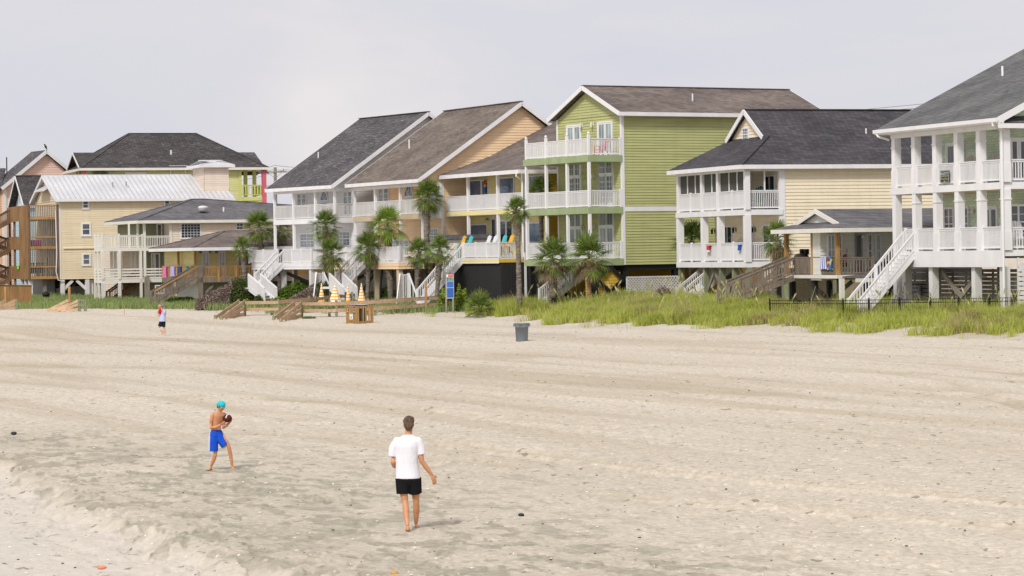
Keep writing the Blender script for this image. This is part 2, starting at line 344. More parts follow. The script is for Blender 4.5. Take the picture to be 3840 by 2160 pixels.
def gable_x(h,Xa,za,ze,w,oh,mat,fas=WHITE,th=.16,xe=None,back=True):
    """roof whose ridge runs along y; slope towards the ocean starts at x=-oh"""
    xe=-oh if xe is None else xe
    m=MB().slab([(xe,-oh,ze),(Xa,-oh,za),(Xa,w+oh,za),(xe,w+oh,ze)],th)
    if back: xb=2*Xa-xe; m.slab([(Xa+.003,-oh,za),(xb,-oh,ze),(xb,w+oh,ze),(Xa+.003,w+oh,za)],th)
    m.bar((Xa,-oh,za+.015),(Xa,w+oh,za+.015),.3,.05)
    m.build('roof',mat,h.r)
    f=MB(); f.box(xe-.05,xe-.003,-oh-.03,w+oh+.03,ze-.27,ze-.02)
    sg=[(xe,Xa)]+([(2*Xa-xe,Xa)] if back else [])
    for yy in (-oh-.025,w+oh+.025):
        for a,b in sg: f.bar((a,yy,ze-.15),(b,yy,za-.15),.045,.27)
    f.build('fascia',fas,h.r)
    s=MB(); s.slab([(xe+.01,-oh+.01,ze-th-.03),(.0,-oh+.01,ze-th-.03),(.0,w+oh-.01,ze-th-.03),(xe+.01,w+oh-.01,ze-th-.03)],.02); s.build('soffit',fas,h.r)
def gable_y(h,x0,x1,w,oh,ze,za,mat,fas=WHITE,th=.16,y0=None,yw=None):
    """roof whose ridge runs along x"""
    ya=-oh if y0 is None else y0; yb=(w+oh) if yw is None else yw; ym=(ya+yb)/2
    m=MB().slab([(x0,ya,ze),(x1,ya,ze),(x1,ym,za),(x0,ym,za)],th).slab([(x0,yb,ze),(x0,ym+.003,za),(x1,ym+.003,za),(x1,yb,ze)],th)
    m.bar((x0,ym,za+.015),(x1,ym,za+.015),.3,.05); m.build('roof',mat,h.r)
    f=MB(); f.box(x0-.03,x1+.03,ya-.05,ya-.003,ze-.26,ze-.02); f.box(x0-.03,x1+.03,yb+.003,yb+.05,ze-.26,ze-.02)
    for xx in (x0-.025,x1+.025):
        f.bar((xx,ya,ze-.14),(xx,ym,za-.14),.045,.27); f.bar((xx,yb,ze-.14),(xx,ym,za-.14),.045,.27)
    f.build('fascia',fas,h.r)
def hip(h,x0,x1,y0,y1,ze,za,mat,fas=WHITE,rx0=None,rx1=None,th=.14,name='roof'):
    ym=(y0+y1)/2; rx0=x0+(ym-y0) if rx0 is None else rx0; rx1=x1-(ym-y0) if rx1 is None else rx1
    a=[(x0,y0,ze),(x1,y0,ze),(x1,y1,ze),(x0,y1,ze)]; r0=(rx0,ym,za); r1=(rx1,ym,za)
    m=MB(); b=[(p[0],p[1],ze-th) for p in a]
    m.add(a+[r0,r1]+b,[(0,1,5,4),(1,2,5),(2,3,4,5),(3,0,4),(9,8,7,6),(0,6,7,1),(1,7,8,2),(2,8,9,3),(3,9,6,0)])
    for p,q in ((a[0],r0),(a[3],r0),(a[1],r1),(a[2],r1),(r0,r1)): m.bar((p[0],p[1],p[2]+.01),(q[0],q[1],q[2]+.01),.26,.05)
    o=m.build(name,mat,h.r)
    f=MB(); d=.05; f.box(x0-d,x0-.003,y0-d,y1+d,ze-.26,ze-.015); f.box(x1+.003,x1+d,y0-d,y1+d,ze-.26,ze-.015); f.box(x0,x1,y0-d,y0-.003,ze-.26,ze-.015); f.box(x0,x1,y1+.003,y1+d,ze-.26,ze-.015)
    f.box(x0+.005,x1-.005,y0+.005,y1-.005,ze-.26,ze-th-.004); f.build('fascia',fas,h.r); return o
def piles(h,pts,zt,mat,w=.3,braces=(),bm=None,zb=-1.2):
    for x,y in pts: h.post(x,y,zb,zt,w,mat,'piling')
    for p,q in braces: MB().bar(p,q,.07,.24).build('brace',bm or mat,h.r)

# ======================= white cottage (dark roof) and peach cottage
def cottage(h,c,pc,pl,pwall,eave,apex,far,post_px,zc_py,f2,deck,skirt,mats,Wf,oh=.5,body_len=None):
    w=h.Yy(c,pl[0],pl[1],0); d=h.X(c,pwall[0],pwall[1],0); e=h.X(c,deck[0],deck[1],0)
    Xa=h.X(c,apex[0],apex[1],-oh); za=h.Z(c,apex[0],apex[1],Xa,-oh); ze=h.Z(c,eave[0],eave[1],-oh,-oh); zc=h.Z(c,pc[0],zc_py,0,0)
    zf2=h.Z(c,pc[0],f2[0],0,0); zb2=h.Z(c,pc[0],f2[1],0,0); zf1=h.Z(c,deck[0],deck[1],e,0); zs=h.Z(c,skirt[0],skirt[1],e,0)
    X1=2*Xa; wallm,roofm,skirtm,trim,rail=mats
    print(h.r.name,'w',w,'d',d,'e',e,'Xa',Xa,'za',za,'ze',ze,'zc',zc,'zf2',zf2,'zf1',zf1)
    gable_x(h,Xa,za,ze,w,oh,roofm)
    h.wall(wallm,0,X1,0,w,zc,zc+.12,gable=('S',Xa,za-.22),sides='S',name='gable_wall')
    h.box('beam',trim,-.06,.08,-.02,w+.02,zc-.22,zc-.003); h.box('beam',trim,.081,d+.03,-.06,.08,zc-.22,zc-.003)
    h.wall(wallm,d,X1,0,w,zf1-.3,zc-.004)
    # corner boards
    t=MB(); t.box(d-.045,d+.10,-.05,.10,zf1,zc-.01); t.box(d-.045,d+.10,w-.1,w+.05,zf1,zc-.01); t.build('corner_trim',trim,h.r)
    # upper porch
    h.box('porch_floor',trim,-.08,d-.04,-.08,w+.08,zb2,zf2)
    ys=[h.Yy(c,p,pc[1],0) for p in post_px]
    for y in ys:
        h.post(.02,y,zf2,zc-.2,.17,trim); h.post(.02,y,zf1,zb2,.17,trim)
    h.post(d-.13,-.02+.02,zf2,zc-.2,.15,trim)
    yy=sorted(ys)
    for a,b in zip(yy[:-1],yy[1:]): h.rail((.02,a+.09),(.02,b-.09),zf2,zf2+1.05,rail)
    h.rail((.1,.0),(d-.2,.0),zf2,zf2+1.05,rail); h.rail((.1,w),(d-.2,w),zf2,zf2+1.05,rail)
    # lower deck
    h.box('deck',trim,e,d-.04,-.0,w,zf1-.12,zf1); k=MB(); 
    z=zs
    while z<zf1-.13:
        zt=min(z+.19,zf1-.125); k.add([(e-.03,w,z),(e-.03,0-.03,z),(e,0,zt),(e,w,zt)],[(0,1,2,3)]); k.add([(e-.03,0-.03,z),(d,0-.03,z),(d,0,zt),(e,0,zt)],[(0,1,2,3)]); z=zt
    k.box(e+.004,d-.05,.004,w-.004,zs+.02,zf1-.125); k.build('deck_skirt',skirtm,h.r)
    return dict(w=w,d=d,e=e,Xa=Xa,zf1=zf1,zf2=zf2,zc=zc,zs=zs,X1=X1,ys=yy,zb2=zb2)

SH_DARK=shingle('dark_grey_shingles',(.085,.08,.085),(.135,.125,.13),(.30,.28,.28)); SH_BROWN=shingle('brown_shingles',(.15,.125,.105),(.235,.195,.165),(.28,.25,.22))
SH_BRN2=shingle('mixed_brown_shingles',(.15,.12,.11),(.24,.20,.175)); SH_CHAR=shingle('charcoal_shingles',(.062,.058,.064),(.10,.094,.102)); SH_GREY=shingle('grey_shingles',(.13,.125,.13),(.20,.19,.20))
SH_GG=shingle('green_grey_shingles',(.125,.128,.128),(.185,.182,.18)); SH_BLK=shingle('black_shingles',(.06,.055,.055),(.10,.09,.09),(.2,.19,.18))
WALLW=siding('white_siding',(.78,.775,.78),.6,.06); WALLCRW=siding('off_white_siding',(.74,.73,.67),.6,.06)
PEACH=siding('peach_siding',(.88,.65,.41),.6,.06); YELLOW=siding('yellow_siding',(.82,.72,.33),.6,.06); GOLD=siding('golden_siding',(.70,.45,.07),.6,.06); PALEY=siding('pale_yellow_siding',(.87,.77,.58),.6,.06)
GREEN=siding('green_siding',(.47,.48,.215),.6,.10); GRTRIM=paint('green_trim',(.33,.40,.22),.6,.1); MINT=shakes('mint_shakes',(.70,.82,.62)); CREAM=siding('cream_siding',(.78,.67,.47),.6,.06)
PINKB=siding('blush_siding',(.80,.68,.57),.6,.06); LIME=siding('lime_siding',(.66,.66,.30),.6,.06); PINK=siding('pink_siding',(.88,.62,.52),.6,.06); BLUE=siding('light_blue_siding',(.47,.64,.73),.6,.06)
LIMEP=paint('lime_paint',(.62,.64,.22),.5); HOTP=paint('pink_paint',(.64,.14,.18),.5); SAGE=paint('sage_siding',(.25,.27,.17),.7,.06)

# ---- white cottage
h=h7=H('beach_house','white two-storey stilt house with dark grey sloping roof and arched window','house','C',610,880,51,32.5,1.35)
q7=q=cottage(h,'C',(610,880),(175,890),(755,870),(582,605),(1290,75),(135,632),[175,312,470,610],628,(843,880),(440,1168),(440,1216),(WALLW,SH_DARK,WALLW,WHITE,WHITE2),None)
d=q['d']; zf1,zf2=q['zf1'],q['zf2']
wf(h,'C',335,655,410,850,d,'french',z0=zf2,gl=GLASSC,rows=5); wf(h,'C',670,640,742,850,d,'french',z0=zf2,gl=GLASSC,rows=5)
def arch(h,c,x,xl,yt,xr,yb):
    ya=h.Yy(c,xl,yb,x); yb_=h.Yy(c,xr,yb,x); ym=(ya+yb_)/2; r=abs(ya-yb_)/2; z0=h.Z(c,(xl+xr)/2,yb,x,ym); z1=h.Z(c,(xl+xr)/2,yt,x,ym); hh=z1-z0
    N=16; o=[(ym+r*math.cos(math.pi*i/N),z0+hh*math.sin(math.pi*i/N)) for i in range(N+1)]
    m=MB(); 
    for i in range(N): m.bar((x-.05,o[i][0],o[i][1]),(x-.05,o[i+1][0],o[i+1][1]),.09,.10,up=(1,0,0))
    m.bar((x-.05,ym-r,z0),(x-.05,ym+r,z0),.1,.1); m.bar((x-.045,ym,z0),(x-.045,ym,z1-.03),.03,.04)
    for s_ in (-1,1): m.bar((x-.045,ym,z0+.05),(x-.045,ym+s_*r*.75,z0+hh*.6),.03,.03)
    m.box(x-.08,x-.001,ym-r,ym+r,z0-.55,z0-.12); f=m.build('window',WHITE,h.r)
    g=MB(); g.add([(x-.04,a,b) for a,b in o],[tuple(range(len(o)))]); g.box(x-.09,x-.081,ym-r+.08,ym+r-.08,z0-.5,z0-.17); g.build('pane',GLASSB,f)
arch(h,'C',d,510,652,565,720)
wf(h,'C',362,955,464,1062,d,'pair',gl=GLASSC,cols=4,rows=4); wf(h,'C',620,940,725,1050,d,'pair',gl=GLASSC,cols=4,rows=4)
w=q['w'];e=q['e']
# deck rails with a gap for the stairs
ya,yb=h.Yy('C',240,1080,e),h.Yy('C',195,1080,e)
h.rail((e+.03,.05),(e+.03,ya),zf1,zf1+1.0,WHITE,newels=(0,.35,.7,1)); h.rail((e+.03,yb),(e+.03,w+.5),zf1,zf1+1.0,WHITE,newels=(0,.5,1)); h.rail((e+.1,.03),(d-.2,.03),zf1,zf1+1.0,WHITE2,newels=(0,.5))
xb=h.X('C',30,1260,yb); zl=zf1-1.75; h.stair(e,zf1,xb,zl,ya,yb,WHITE,tread=WHITE2,solid=True)
h.box('landing',WHITE,xb-1.1,xb,ya-.05,yb+.05,zl-.15,zl)
# second flight turning towards the camera side
def flight_y(h,x0,x1,yt,zt,yb,zb,mat=WHITE):
    n=max(3,int((zt-zb)/.19)); dy=(yb-yt)/n; dz=(zb-zt)/n; m=MB()
    for x in (x0+.03,x1-.03): m.bar((x,yt,zt-.14),(x,yb,zb),.05,.28)
    o=m.build('stairs',mat,h.r); t=MB()
    for i in range(n): y=yt+dy*(i+.5); t.box(x0+.06,x1-.06,y-abs(dy)/2-.02,y+abs(dy)/2+.02,zt+dz*(i+1)-.02,zt+dz*(i+1)+.02)
    t.build('steps',WHITE2,o)
    for x in (x0,x1):
        m=MB(); m.bar((x,yt,zt+.95),(x,yb,zb+.95),.09,.12); m.bar((x,yt,zt+.12),(x,yb,zb+.12),.04,.07)
        k=max(2,int(abs(yb-yt)/.14))
        for i in range(k+1): y=yt+(yb-yt)*i/k; z=zt+(zb-zt)*i/k; m.box(x-.03,x+.03,y-.03,y+.03,z,z+.92)
        m.build('handrail',mat,o)
flight_y(h,xb-1.05,xb-.05,ya,zl,ya-2.6,-.1)
for f in ((e+.2,.3),(e+.2,w*.5),(e+.2,w-.3),(1.5,.3),(5,.3),(9,.3),(1.5,w-.3),(5,w-.3)): h.post(f[0],f[1],-1,zf1-.2,.32,WHITE2,'piling')
MB().bar((e+.3,w*.15,-.3),(4.5,w*.15,zf1-.5),.08,.25).build('brace',PILE,h.r); MB().bar((e+.3,w*.6,zf1-.5),(4.5,w*.6,-.3),.08,.25).build('brace',PILE,h.r)
h.box('storage_room',WALLCRW,6,q['X1'],1,w-1,-.5,zf1-.31)
pipe(h,*(lambda X,Y,Z:(X,Y,Z))(h.X('C',490,385,8),8,h.Z('C',490,400,h.X('C',490,385,8),8))); pipe(h,h.X('C',812,360,4),4,h.Z('C',812,372,h.X('C',812,360,4),4))

# ---- peach cottage
h=h8=H('beach_house','peach two-storey stilt house with brown sloping roof and tall peach gable side','house','C',1245,860,54,26.5,1.4)
q8=q=cottage(h,'C',(1245,860),(755,870),(1392,860),(1215,560),(1964,0),(705,598),[755,905,1085,1245],590,(815,850),(1072,1157),(1072,1215),(PEACH,SH_BROWN,PEACH,WHITE,WHITE2),None)
d=q['d']; zf1,zf2=q['zf1'],q['zf2']; w=q['w']; e=q['e']
h.box('beam_trim',BEIGEW,-.09,-.081,-.08,w+.08,q['zb2'],zf2)
wf(h,'C',925,618,1005,850,d,'french',z0=zf2,gl=GLASSC,rows=5); wf(h,'C',1300,590,1365,850,d,'french',z0=zf2,gl=GLASSC,rows=5); arch(h,'C',d,1120,608,1182,690)
wf(h,'D',135,915,205,1030,d,'pair',gl=GLASSC,cols=4,rows=4); wf(h,'C',1020,1000,1150,1120,d,'pair',gl=GLASSC,cols=4,rows=4)
ya,yb=h.Yy('C',840,1100,e),h.Yy('C',790,1100,e)
h.rail((e+.03,.05),(e+.03,ya),zf1,zf1+1.0,WHITE,newels=(0,.35,.7,1)); h.rail((e+.03,yb),(e+.03,w),zf1,zf1+1.0,WHITE,newels=(0,.5,1)); h.rail((e+.1,.03),(d-.2,.03),zf1,zf1+1.0,WHITE2,newels=(0,.5))
xb=h.X('C',620,1270,yb); zl=zf1-1.75; h.stair(e,zf1,xb,zl,ya,yb,WHITE,tread=WHITE2,solid=True); h.box('landing',WHITE,xb-1.1,xb,ya-.05,yb+.05,zl-.15,zl); flight_y(h,xb-1.05,xb-.05,ya,zl,ya-2.6,-.1)
for f in ((e+.2,.3),(e+.2,w*.36),(e+.2,w*.7),(e+.2,w-.3),(1.5,.3),(5,.3),(9,.3)): h.post(f[0],f[1],-1,zf1-.2,.34,BEIGEW,'piling')
for a,b in ((.3,.36),(.36,.7)): MB().bar((e+.35,w*a,zf1-.4),(e+.35,w*b,-.2),.07,.24).build('brace',DARK,h.r)
h.wall(PEACH,5.2,q['X1'],0.01,w-1,-.6,zf1-.31)
pipe(h,h.X('C',1148,300,7),7,h.Z('C',1148,312,h.X('C',1148,300,7),7)); pipe(h,h.X('D',352,262,3),3,h.Z('D',352,272,h.X('D',352,262,3),3),.25)
# white gated stair standing in front of it
def gate_stair(h,x,y,ww,ht,z):
    m=MB(); m.box(x,x+ww,y-.03,y+.03,z+ht-.08,z+ht); m.box(x,x+ww,y-.02,y+.02,z+.12,z+.2); k=int(ww/.12)
    for i in range(k+1): xx=x+ww*i/k; m.box(xx-.025,xx+.025,y-.02,y+.02,z+.12,z+ht-.08)
    for s_,xx in ((-1,x),(1,x+ww)):
        m.box(xx-.07,xx+.07,y-.07,y+.07,z-.5,z+ht+.08); m.bar((xx,y-.05,z+ht),(xx+s_*.55,y-.6,z+.05),.08,.12)
        for q in range(4): f=(q+.5)/4; m.bar((xx+s_*.55*f,y-.05-.55*f,z+ht-(ht-.05)*f),(xx+s_*.55*f,y-.05-.55*f,z-.4),.05,.05)
    for q in range(3): m.box(x+.05,x+ww-.05,y-.3-.28*q,y-.04-.28*q,z-.5,z+.1-.18*q)
    return m.build('stair_gate',WHITE,h.r)
X=h8.X('C',1075,1330,-.5-1.5); gate_stair(h8,h8.X('C',1082,1330,-2.),-2.,h8.X('C',1145,1330,-2.)-h8.X('C',1082,1330,-2.),h8.Z('C',1110,1258,-2,-2)+.35,-.3)
gate_stair(h7,h7.X('C',475,1280,-1.2),-1.2,h7.X('C',528,1280,-1.2)-h7.X('C',475,1280,-1.2),h7.Z('C',500,1242,0,-1.2)-.15,.15)

# ---- yellow house
h=h9=H('beach_house','bright yellow two-storey beach house with white balcony and black slatted base','house','D',815,800,57,26.2,1.5)
w=h.Yy('D',247,815,0); d=h.X('D',985,800,0); e=h.X('D',640,1130,0); oh=.55
zc=h.Z('D',815,512,0,0); ze=h.Z('D',780,492,-oh,-oh); zf2=h.Z('D',632,783,0,h.Yy('D',632,783,0)); zf1=h.Z('D',640,1132,e,0); zs=h.Z('D',640,1168,e,0)
xb_=3.4; zb_=h.Z('D',600,402,xb_,w+oh); xr=h.X('D',1030,135,w+oh); xr=min(max(xr,8),14); zr=h.Z('D',1030,135,xr,w+oh)
print('h9',w,d,e,zc,ze,zf2,zf1,zb_,xr,zr)
L=19
m=MB(); m.slab([(-oh,-oh,ze),(xb_,xb_*0-oh+1.6,zb_),(xb_,w+oh,zb_),(-oh,w+oh,ze)],.14); m.slab([(-oh,-oh,ze),(L,-oh,ze),(L,-oh+1.6,zb_),(xb_,-oh+1.6,zb_)],.14)
m.slab([(xb_+.002,-oh+1.6,zb_),(xr,w*.42,zr),(xr,w+oh,zr),(xb_+.002,w+oh,zb_)],.14); m.slab([(xb_,-oh+1.602,zb_),(L,-oh+1.602,zb_),(L,w*.42,zr),(xr,w*.42,zr)],.14); m.slab([(xr+.002,w*.42,zr),(L,w*.42,zr),(L,w+oh,zr-1)],.14)
m.build('roof',SH_BRN2,h.r)
f=MB(); f.box(-oh-.06,-oh-.003,-oh-.04,w+oh+.04,ze-.28,ze-.02); f.box(-oh,L,-oh-.06,-oh-.003,ze-.28,ze-.02); f.slab([(-oh,-oh,ze-.2),(L,-oh,ze-.2),(L,0,ze-.2),(0,0,ze-.2),(0,w,ze-.2),(-oh,w+oh,ze-.2)],.02); f.build('fascia',WHITE,h.r)
h.box('beam',YELLOW,-.06,.08,-.02,w+.02,zc-.05,ze-.19); h.box('beam',YELLOW,.081,d+.03,-.06,.08,zc-.05,ze-.19)
h.wall(YELLOW,d,L-.6,0,w,zf1-.2,ze-.15,sides='F'); h.wall(GOLD,d+.1,L-.7,-.006,.3,-.8,ze-.16,sides='S')
t=MB(); t.box(d-.045,d+.10,-.05,.10,zf1,zc); t.build('corner_trim',WHITE,h.r)
h.box('porch_floor',WHITE,-.08,d-.04,-.05,w+.05,zf2-.33,zf2); h.box('beam_trim',YELLOW,-.09,-.081,-.05,w+.05,zf2-.3,zf2-.05)
ys=[h.Yy('D',p,800,0) for p in (247,417,632,815)]
for y in ys: h.post(.02,y,zf2,zc-.05,.18,WHITE); h.post(.02,y,zf1,zf2-.33,.18,WHITE)
yy=sorted(ys)
for a,b in zip(yy[:-1],yy[1:]): h.rail((.02,a+.09),(.02,b-.09),zf2,zf2+1.05,WHITE)
h.rail((.1,0),(d-.2,0),zf2,zf2+1.05,WHITE)
MB().tube([(-.62,-.3,ze-.2),(-.62,-.3,ze-.45),(-.1,-.16,ze-.75),(-.1,-.16,zf1)],.055,8).build('downspout',WHITE,h.r)
wf(h,'D',430,568,517,690,d,'win',z0=zf2+.35,gl=GLASSB); wf(h,'D',640,548,755,690,d,'win',z0=zf2+.35,gl=GLASSB); wf(h,'D',862,535,965,690,d,'win',z0=zf2+.35,gl=GLASSB)
o=wf(h,'D',518,568,566,690,d,'win',z0=zf2+.35,gl=GLASSB)
wf(h,'D',437,888,560,1030,d,'win',z0=zf1+.5,gl=GLASSB); wf(h,'D',588,845,625,1035,d,'door',z0=zf1,gl=GLASSD); wf(h,'D',645,850,745,1035,d,'french',z0=zf1,gl=GLASSD); wf(h,'D',850,875,962,1035,d,'win',z0=zf1+.5,gl=GLASSB)
MB().lathe([(.02,.1),(.09,.02),(.12,-.1),(.02,-.12)],(d-.2,h.Yy('D',570,840,d),zf2-.55),10).build('porch_lamp',METAL,h.r)
yl=h.Yy('D',378,1035,e)
h.box('deck',WHITE2,e,d-.04,0,yl,zf1-.14,zf1); h.box('deck_skirt',YELLOW,e-.02,e,.0,yl,zs,zf1-.1); h.box('deck_skirt',GOLD,e,d,-.02,0,zs,zf1-.1); h.box('trim_strip',WHITE,e-.04,e-.021,-.02,yl,zs-.05,zs+.02)
h.rail((e+.03,.03),(e+.03,yl-.1),zf1,zf1+1.0,WHITE,newels=(0,.345,.66,1)); h.rail((e+.1,.03),(d-.2,.03),zf1,zf1+1.0,WHITE2)
xb=h.X('D',70,1330,yl+.6); h.stair(e,zf1,xb,-.3,yl,yl+1.15,WHITE,tread=WHITE2,solid=True)
h.box('deck',WHITE2,e+.2,d-.04,yl+1.2,w+1.5,zf1-.14,zf1); h.rail((e+.23,yl+1.3),(e+.23,w+1.4),zf1,zf1+1.0,WHITE); h.box('deck_skirt',YELLOW,e+.17,e+.2,yl+1.2,w+1.5,zs,zf1-.1)
s_=MB(); n=int((yl+2.6)/.14)
for i in range(n): s_.box(e+.1,e+.14,.03+i*.14,.13+i*.14,-1,zs)
for i in range(int((d-e-.2)/.14)): s_.box(e+.15+i*.14,e+.26+i*.14,.02,.06,-1,zs)
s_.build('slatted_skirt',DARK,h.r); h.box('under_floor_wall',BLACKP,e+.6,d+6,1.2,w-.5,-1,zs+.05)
h.box('end_board',WHITE,h.X('S',1595,100,-.3)-.06,h.X('S',1595,100,-.3)+.06,-.36,-.24,-1,zf1+.3)
Q9=dict(w=w,d=d,e=e,zf1=zf1,zf2=zf2,yl=yl)

# ---- green three-storey house
h=h10=H('beach_house','tall olive green three-storey beach house with three white railed balconies and brown roof','house','E',527,845,60,29,1.55)
w=h.Yy('E',122,862,0); d=h.X('E',742,845,0); zf=[h.Z('E',527,v,0,0) for v in (1178,845,513)]; oh=.5
zT=h.Z('E',745,252,d,0); xg=d-.45; ze=h.Z('E',718,235,xg,-oh); za=h.Z('E',503,70,xg,w/2); X1=h.X('P',2958,332,w/2)
print('h10',w,d,zf,zT,ze,za,X1)
gable_y(h,xg,X1,w,oh,ze,za,SH_BRN2)
h.wall(GREEN,d,X1-.5,0,w,zf[0]-.4,ze-.15,p=.175,gable=('F',w/2,za-.3))
t=MB(); t.box(d-.05,d+.14,-.055,.14,zf[0]-.4,ze-.12); t.box(d-.05,d+.12,w-.12,w+.05,zf[0]-.4,ze-.12); zb=h.Z('E',900,843,d+2,0); t.box(d+.141,X1-.5,-.05,-.002,h.Z('E',900,873,d+2,0),zb); t.box(d,X1,-.28,-.05,ze-.28,ze-.24); t.build('corner_trim',WHITE,h.r)
px=(128,254,388,527); ys=sorted(h.Yy('E',p,845,0) for p in px)
for i,z in enumerate(zf):
    h.box('balcony_floor',GRTRIM,-.1,d-.04,-.1,w+.1,z-.42,z-.003)
    for a,b in zip(ys[:-1],ys[1:]): h.rail((.03,a+.09),(.03,b-.09),z,z+1.05,WHITE)
    h.rail((.12,.03),(d-.25,.03),z,z+1.05,WHITE); h.rail((.12,w),(d-.25,w),z,z+1.05,WHITE)
    h.post(d-.14,.03,z,z+1.12,.13,WHITE,'newel_post')
    if i<2:
        for y in ys: h.post(.03,y,z,zf[i+1]-.42,.17,WHITE)
    else:
        for y in ys: h.post(.03,y,z-.1,z+1.3,.15,WHITE,'newel_post'); MB().ell((.03,y,z+1.38),(.09,.09,.09),10,7).build('post_cap',WHITE,h.r,True)
D10=[((385,320,478,425),(583,298,680,500)),((400,643,478,760),(588,628,688,800)),((402,968,482,1085),(593,960,690,1120))]
for z,(a,b) in zip(zf,D10):
    for k in (a,b): wf(h,'E',k[0],k[1],k[2],k[3],d,'french',z0=z,gl=GLASSC,rows=5,cols=2)
for (a,b) in ((487,325),(557,318),(492,652),(560,645),(492,975),(563,972)):
    y=h.Yy('E',a,b,d); lantern(h,d-.03,y,h.Z('E',a,b,d,y),CREAMW,1)
for a,b,t_ in ((1188,150,.3),(1140,222,.55)): X=h.X('E',a,b,1.6); pipe(h,X,1.6,h.Z('E',a,b,X,1.6),t_)
X=h.X('E',1212,222,.6); MB().ell((X,.6,h.Z('E',1212,222,X,.6)),(.18,.18,.1),10,6).build('roof_vent',BLACKP,h.r)
zb0=zf[0]-.42
for p in ((.2,.2),(.2,w-.3),(d+.2,.3),(d+.2,w*.5),(d+.2,w-.3),(d+4,.3),(d+8,.3),(d+12,.3)): h.post(p[0],p[1],-1.2,zb0,.34,BLACKP,'piling')
zz=h.Z('E',660,1390,.8,0); xa=h.X('E',575,1310,0); xc=h.X('E',660,1240,0); xd=h.X('E',742,1315,0)
zm_=(zb0+zz)/2-.05; xm_=(xa+xd)/2
h.post(xa-.1,-.02,-1.2,zb0,.26,BLACKP,'piling')
for a,b in (((xa,.0,zm_),(xm_,.0,zb0-.05)),((xm_,.02,zb0-.05),(xd,.02,zm_)),((xa,.0,zm_),(xm_,.0,zz)),((xm_,.02,zz),(xd,.02,zm_)),((xa,.03,zm_),(xa-.9,.03,zb0-.05))): MB().bar((a[0],a[1]-.06,a[2]),(b[0],b[1]-.06,b[2]),.08,.24).build('brace',BLACKP,h.r)
for s_ in (-1,1): MB().bar((d+.2,w*.5+s_*1.8,zb0-.1),(d+.2,w*.5-s_*1.8,-.4),.08,.2).build('brace',BLACKP,h.r)
h.wall(GOLD,xa-.2,xd-.1,.16,1.0,-.9,zb0-.45,name='added_gold_wall'); h.box('under_floor_beam',BLACKP,d+.1,X1-.5,.1,w-.2,zf[0]-.75,zf[0]-.41)  # gold wall added, set forward to catch light, for next door's yellow siding
h.stair(d-.3,zb0+.2,-1.6,-.3,w*.33,w*.33+1.0,WHITE,tread=DARK)
# lattice panel
la=MB(); x0,x1=d+.1,h.X('E',1100,1340,-.1)+.4; z1=h.Z('E',900,1288,d+3,0); z0=h.Z('E',900,1400,d+3,0)-.3
la.box(x0,x1,-.14,-.1,z1-.08,z1); la.box(x0,x0+.08,-.14,-.1,z0,z1)
k=.22; n=int((x1-x0+ (z1-z0))/k)
for i in range(n):
    a=x0+i*k
    p0=(a,-.11,z1); q0=(a-(z1-z0),-.11,z0)
    if q0[0]<x0: q0=(x0,-.11,z1-(a-x0))
    if p0[0]>x1: p0=(x1,-.11,z1-(a-x1))
    la.bar(p0,q0,.012,.07,up=(1,0,0))
    a=x0-(z1-z0)+i*k; p0=(a,-.125,z1); q0=(a+(z1-z0),-.125,z0)
    if p0[0]<x0: p0=(x0,-.125,z1-(x0-a))
    if q0[0]>x1: q0=(x1,-.125,z0+(q0[0]-x1))
    if p0[0]<x1 and q0[0]>x0: la.bar(p0,q0,.012,.07,up=(1,0,0))
la.build('lattice_panel',WHITE2,h.r)
Q10=dict(w=w,d=d,zf=zf,ys=ys)

# ---- cream house with screened porch
h=h11=H('beach_house','pale yellow beach house with charcoal roof and dark screened upper porch','house','F',575,1090,65,19.2,1.6)
w=h.Yy('F',118,1090,0); d=h.X('F',832,1090,0); zf1=h.Z('F',575,1090,0,0); zf2=h.Z('F',575,735,0,0); zb1=h.Z('F',575,1128,0,0); zb2=h.Z('F',575,772,0,0); zt=h.Z('F',575,475,0,0); oh=.45
ze=h.Z('F',560,428,-oh,-oh); xa=h.X('F',560,56,w/2); za=h.Z('F',560,56,xa,w/2); X1=h.X('G',600,532,w/2)
xg=xa+.3; yb_=h.Yy('F',722,290,xg); zg=h.Z('F',722,290,xg,yb_); yb_=max(.3,yb_)
print('h11',w,d,zf1,zf2,zt,ze,xa,za,X1,xg,yb_,zg)
# near slope: from eave (y=-oh,ze) to ridge (w/2,za) ; skirt at the front
def nz(y): return ze+(za-ze)*(y+oh)/(w/2+oh)
yg=yb_; zgg=nz(yg)
m=MB(); m.slab([(-oh,-oh,ze),(X1,-oh,ze),(X1,w/2,za),(xa,w/2,za),(xa,yg,zgg),(xg,yg,zgg)],.14); m.slab([(-oh,w+oh,ze),(xg,w-yg,zgg),(xa,w-yg,zgg),(xa,w/2+.003,za),(X1,w/2+.003,za),(X1,w+oh,ze)],.14)
m.slab([(-oh,-oh,ze),(xg,yg,zgg),(xg,w-yg,zgg),(-oh,w+oh,ze)],.14); m.bar((xa,w/2,za+.02),(X1,w/2,za+.02),.3,.05); m.bar((-oh,-oh,ze+.01),(xg,yg,zgg+.01),.3,.05); m.build('roof',SH_CHAR,h.r)
f=MB(); f.box(-oh-.06,-oh-.003,-oh-.04,w+oh+.04,ze-.26,ze-.02); f.box(-oh,X1,-oh-.06,-oh-.003,ze-.26,ze-.02); f.slab([(-oh,-oh,ze-.2),(X1,-oh,ze-.2),(X1,w+oh,ze-.2),(-oh,w+oh,ze-.2)],.02)
for a,b in ((yg,w/2),(w-yg,w/2)): f.bar((xa-.03,a,zgg-.12),(xa-.03,b,za-.12),.06,.28)
f.build('fascia',WHITE,h.r)
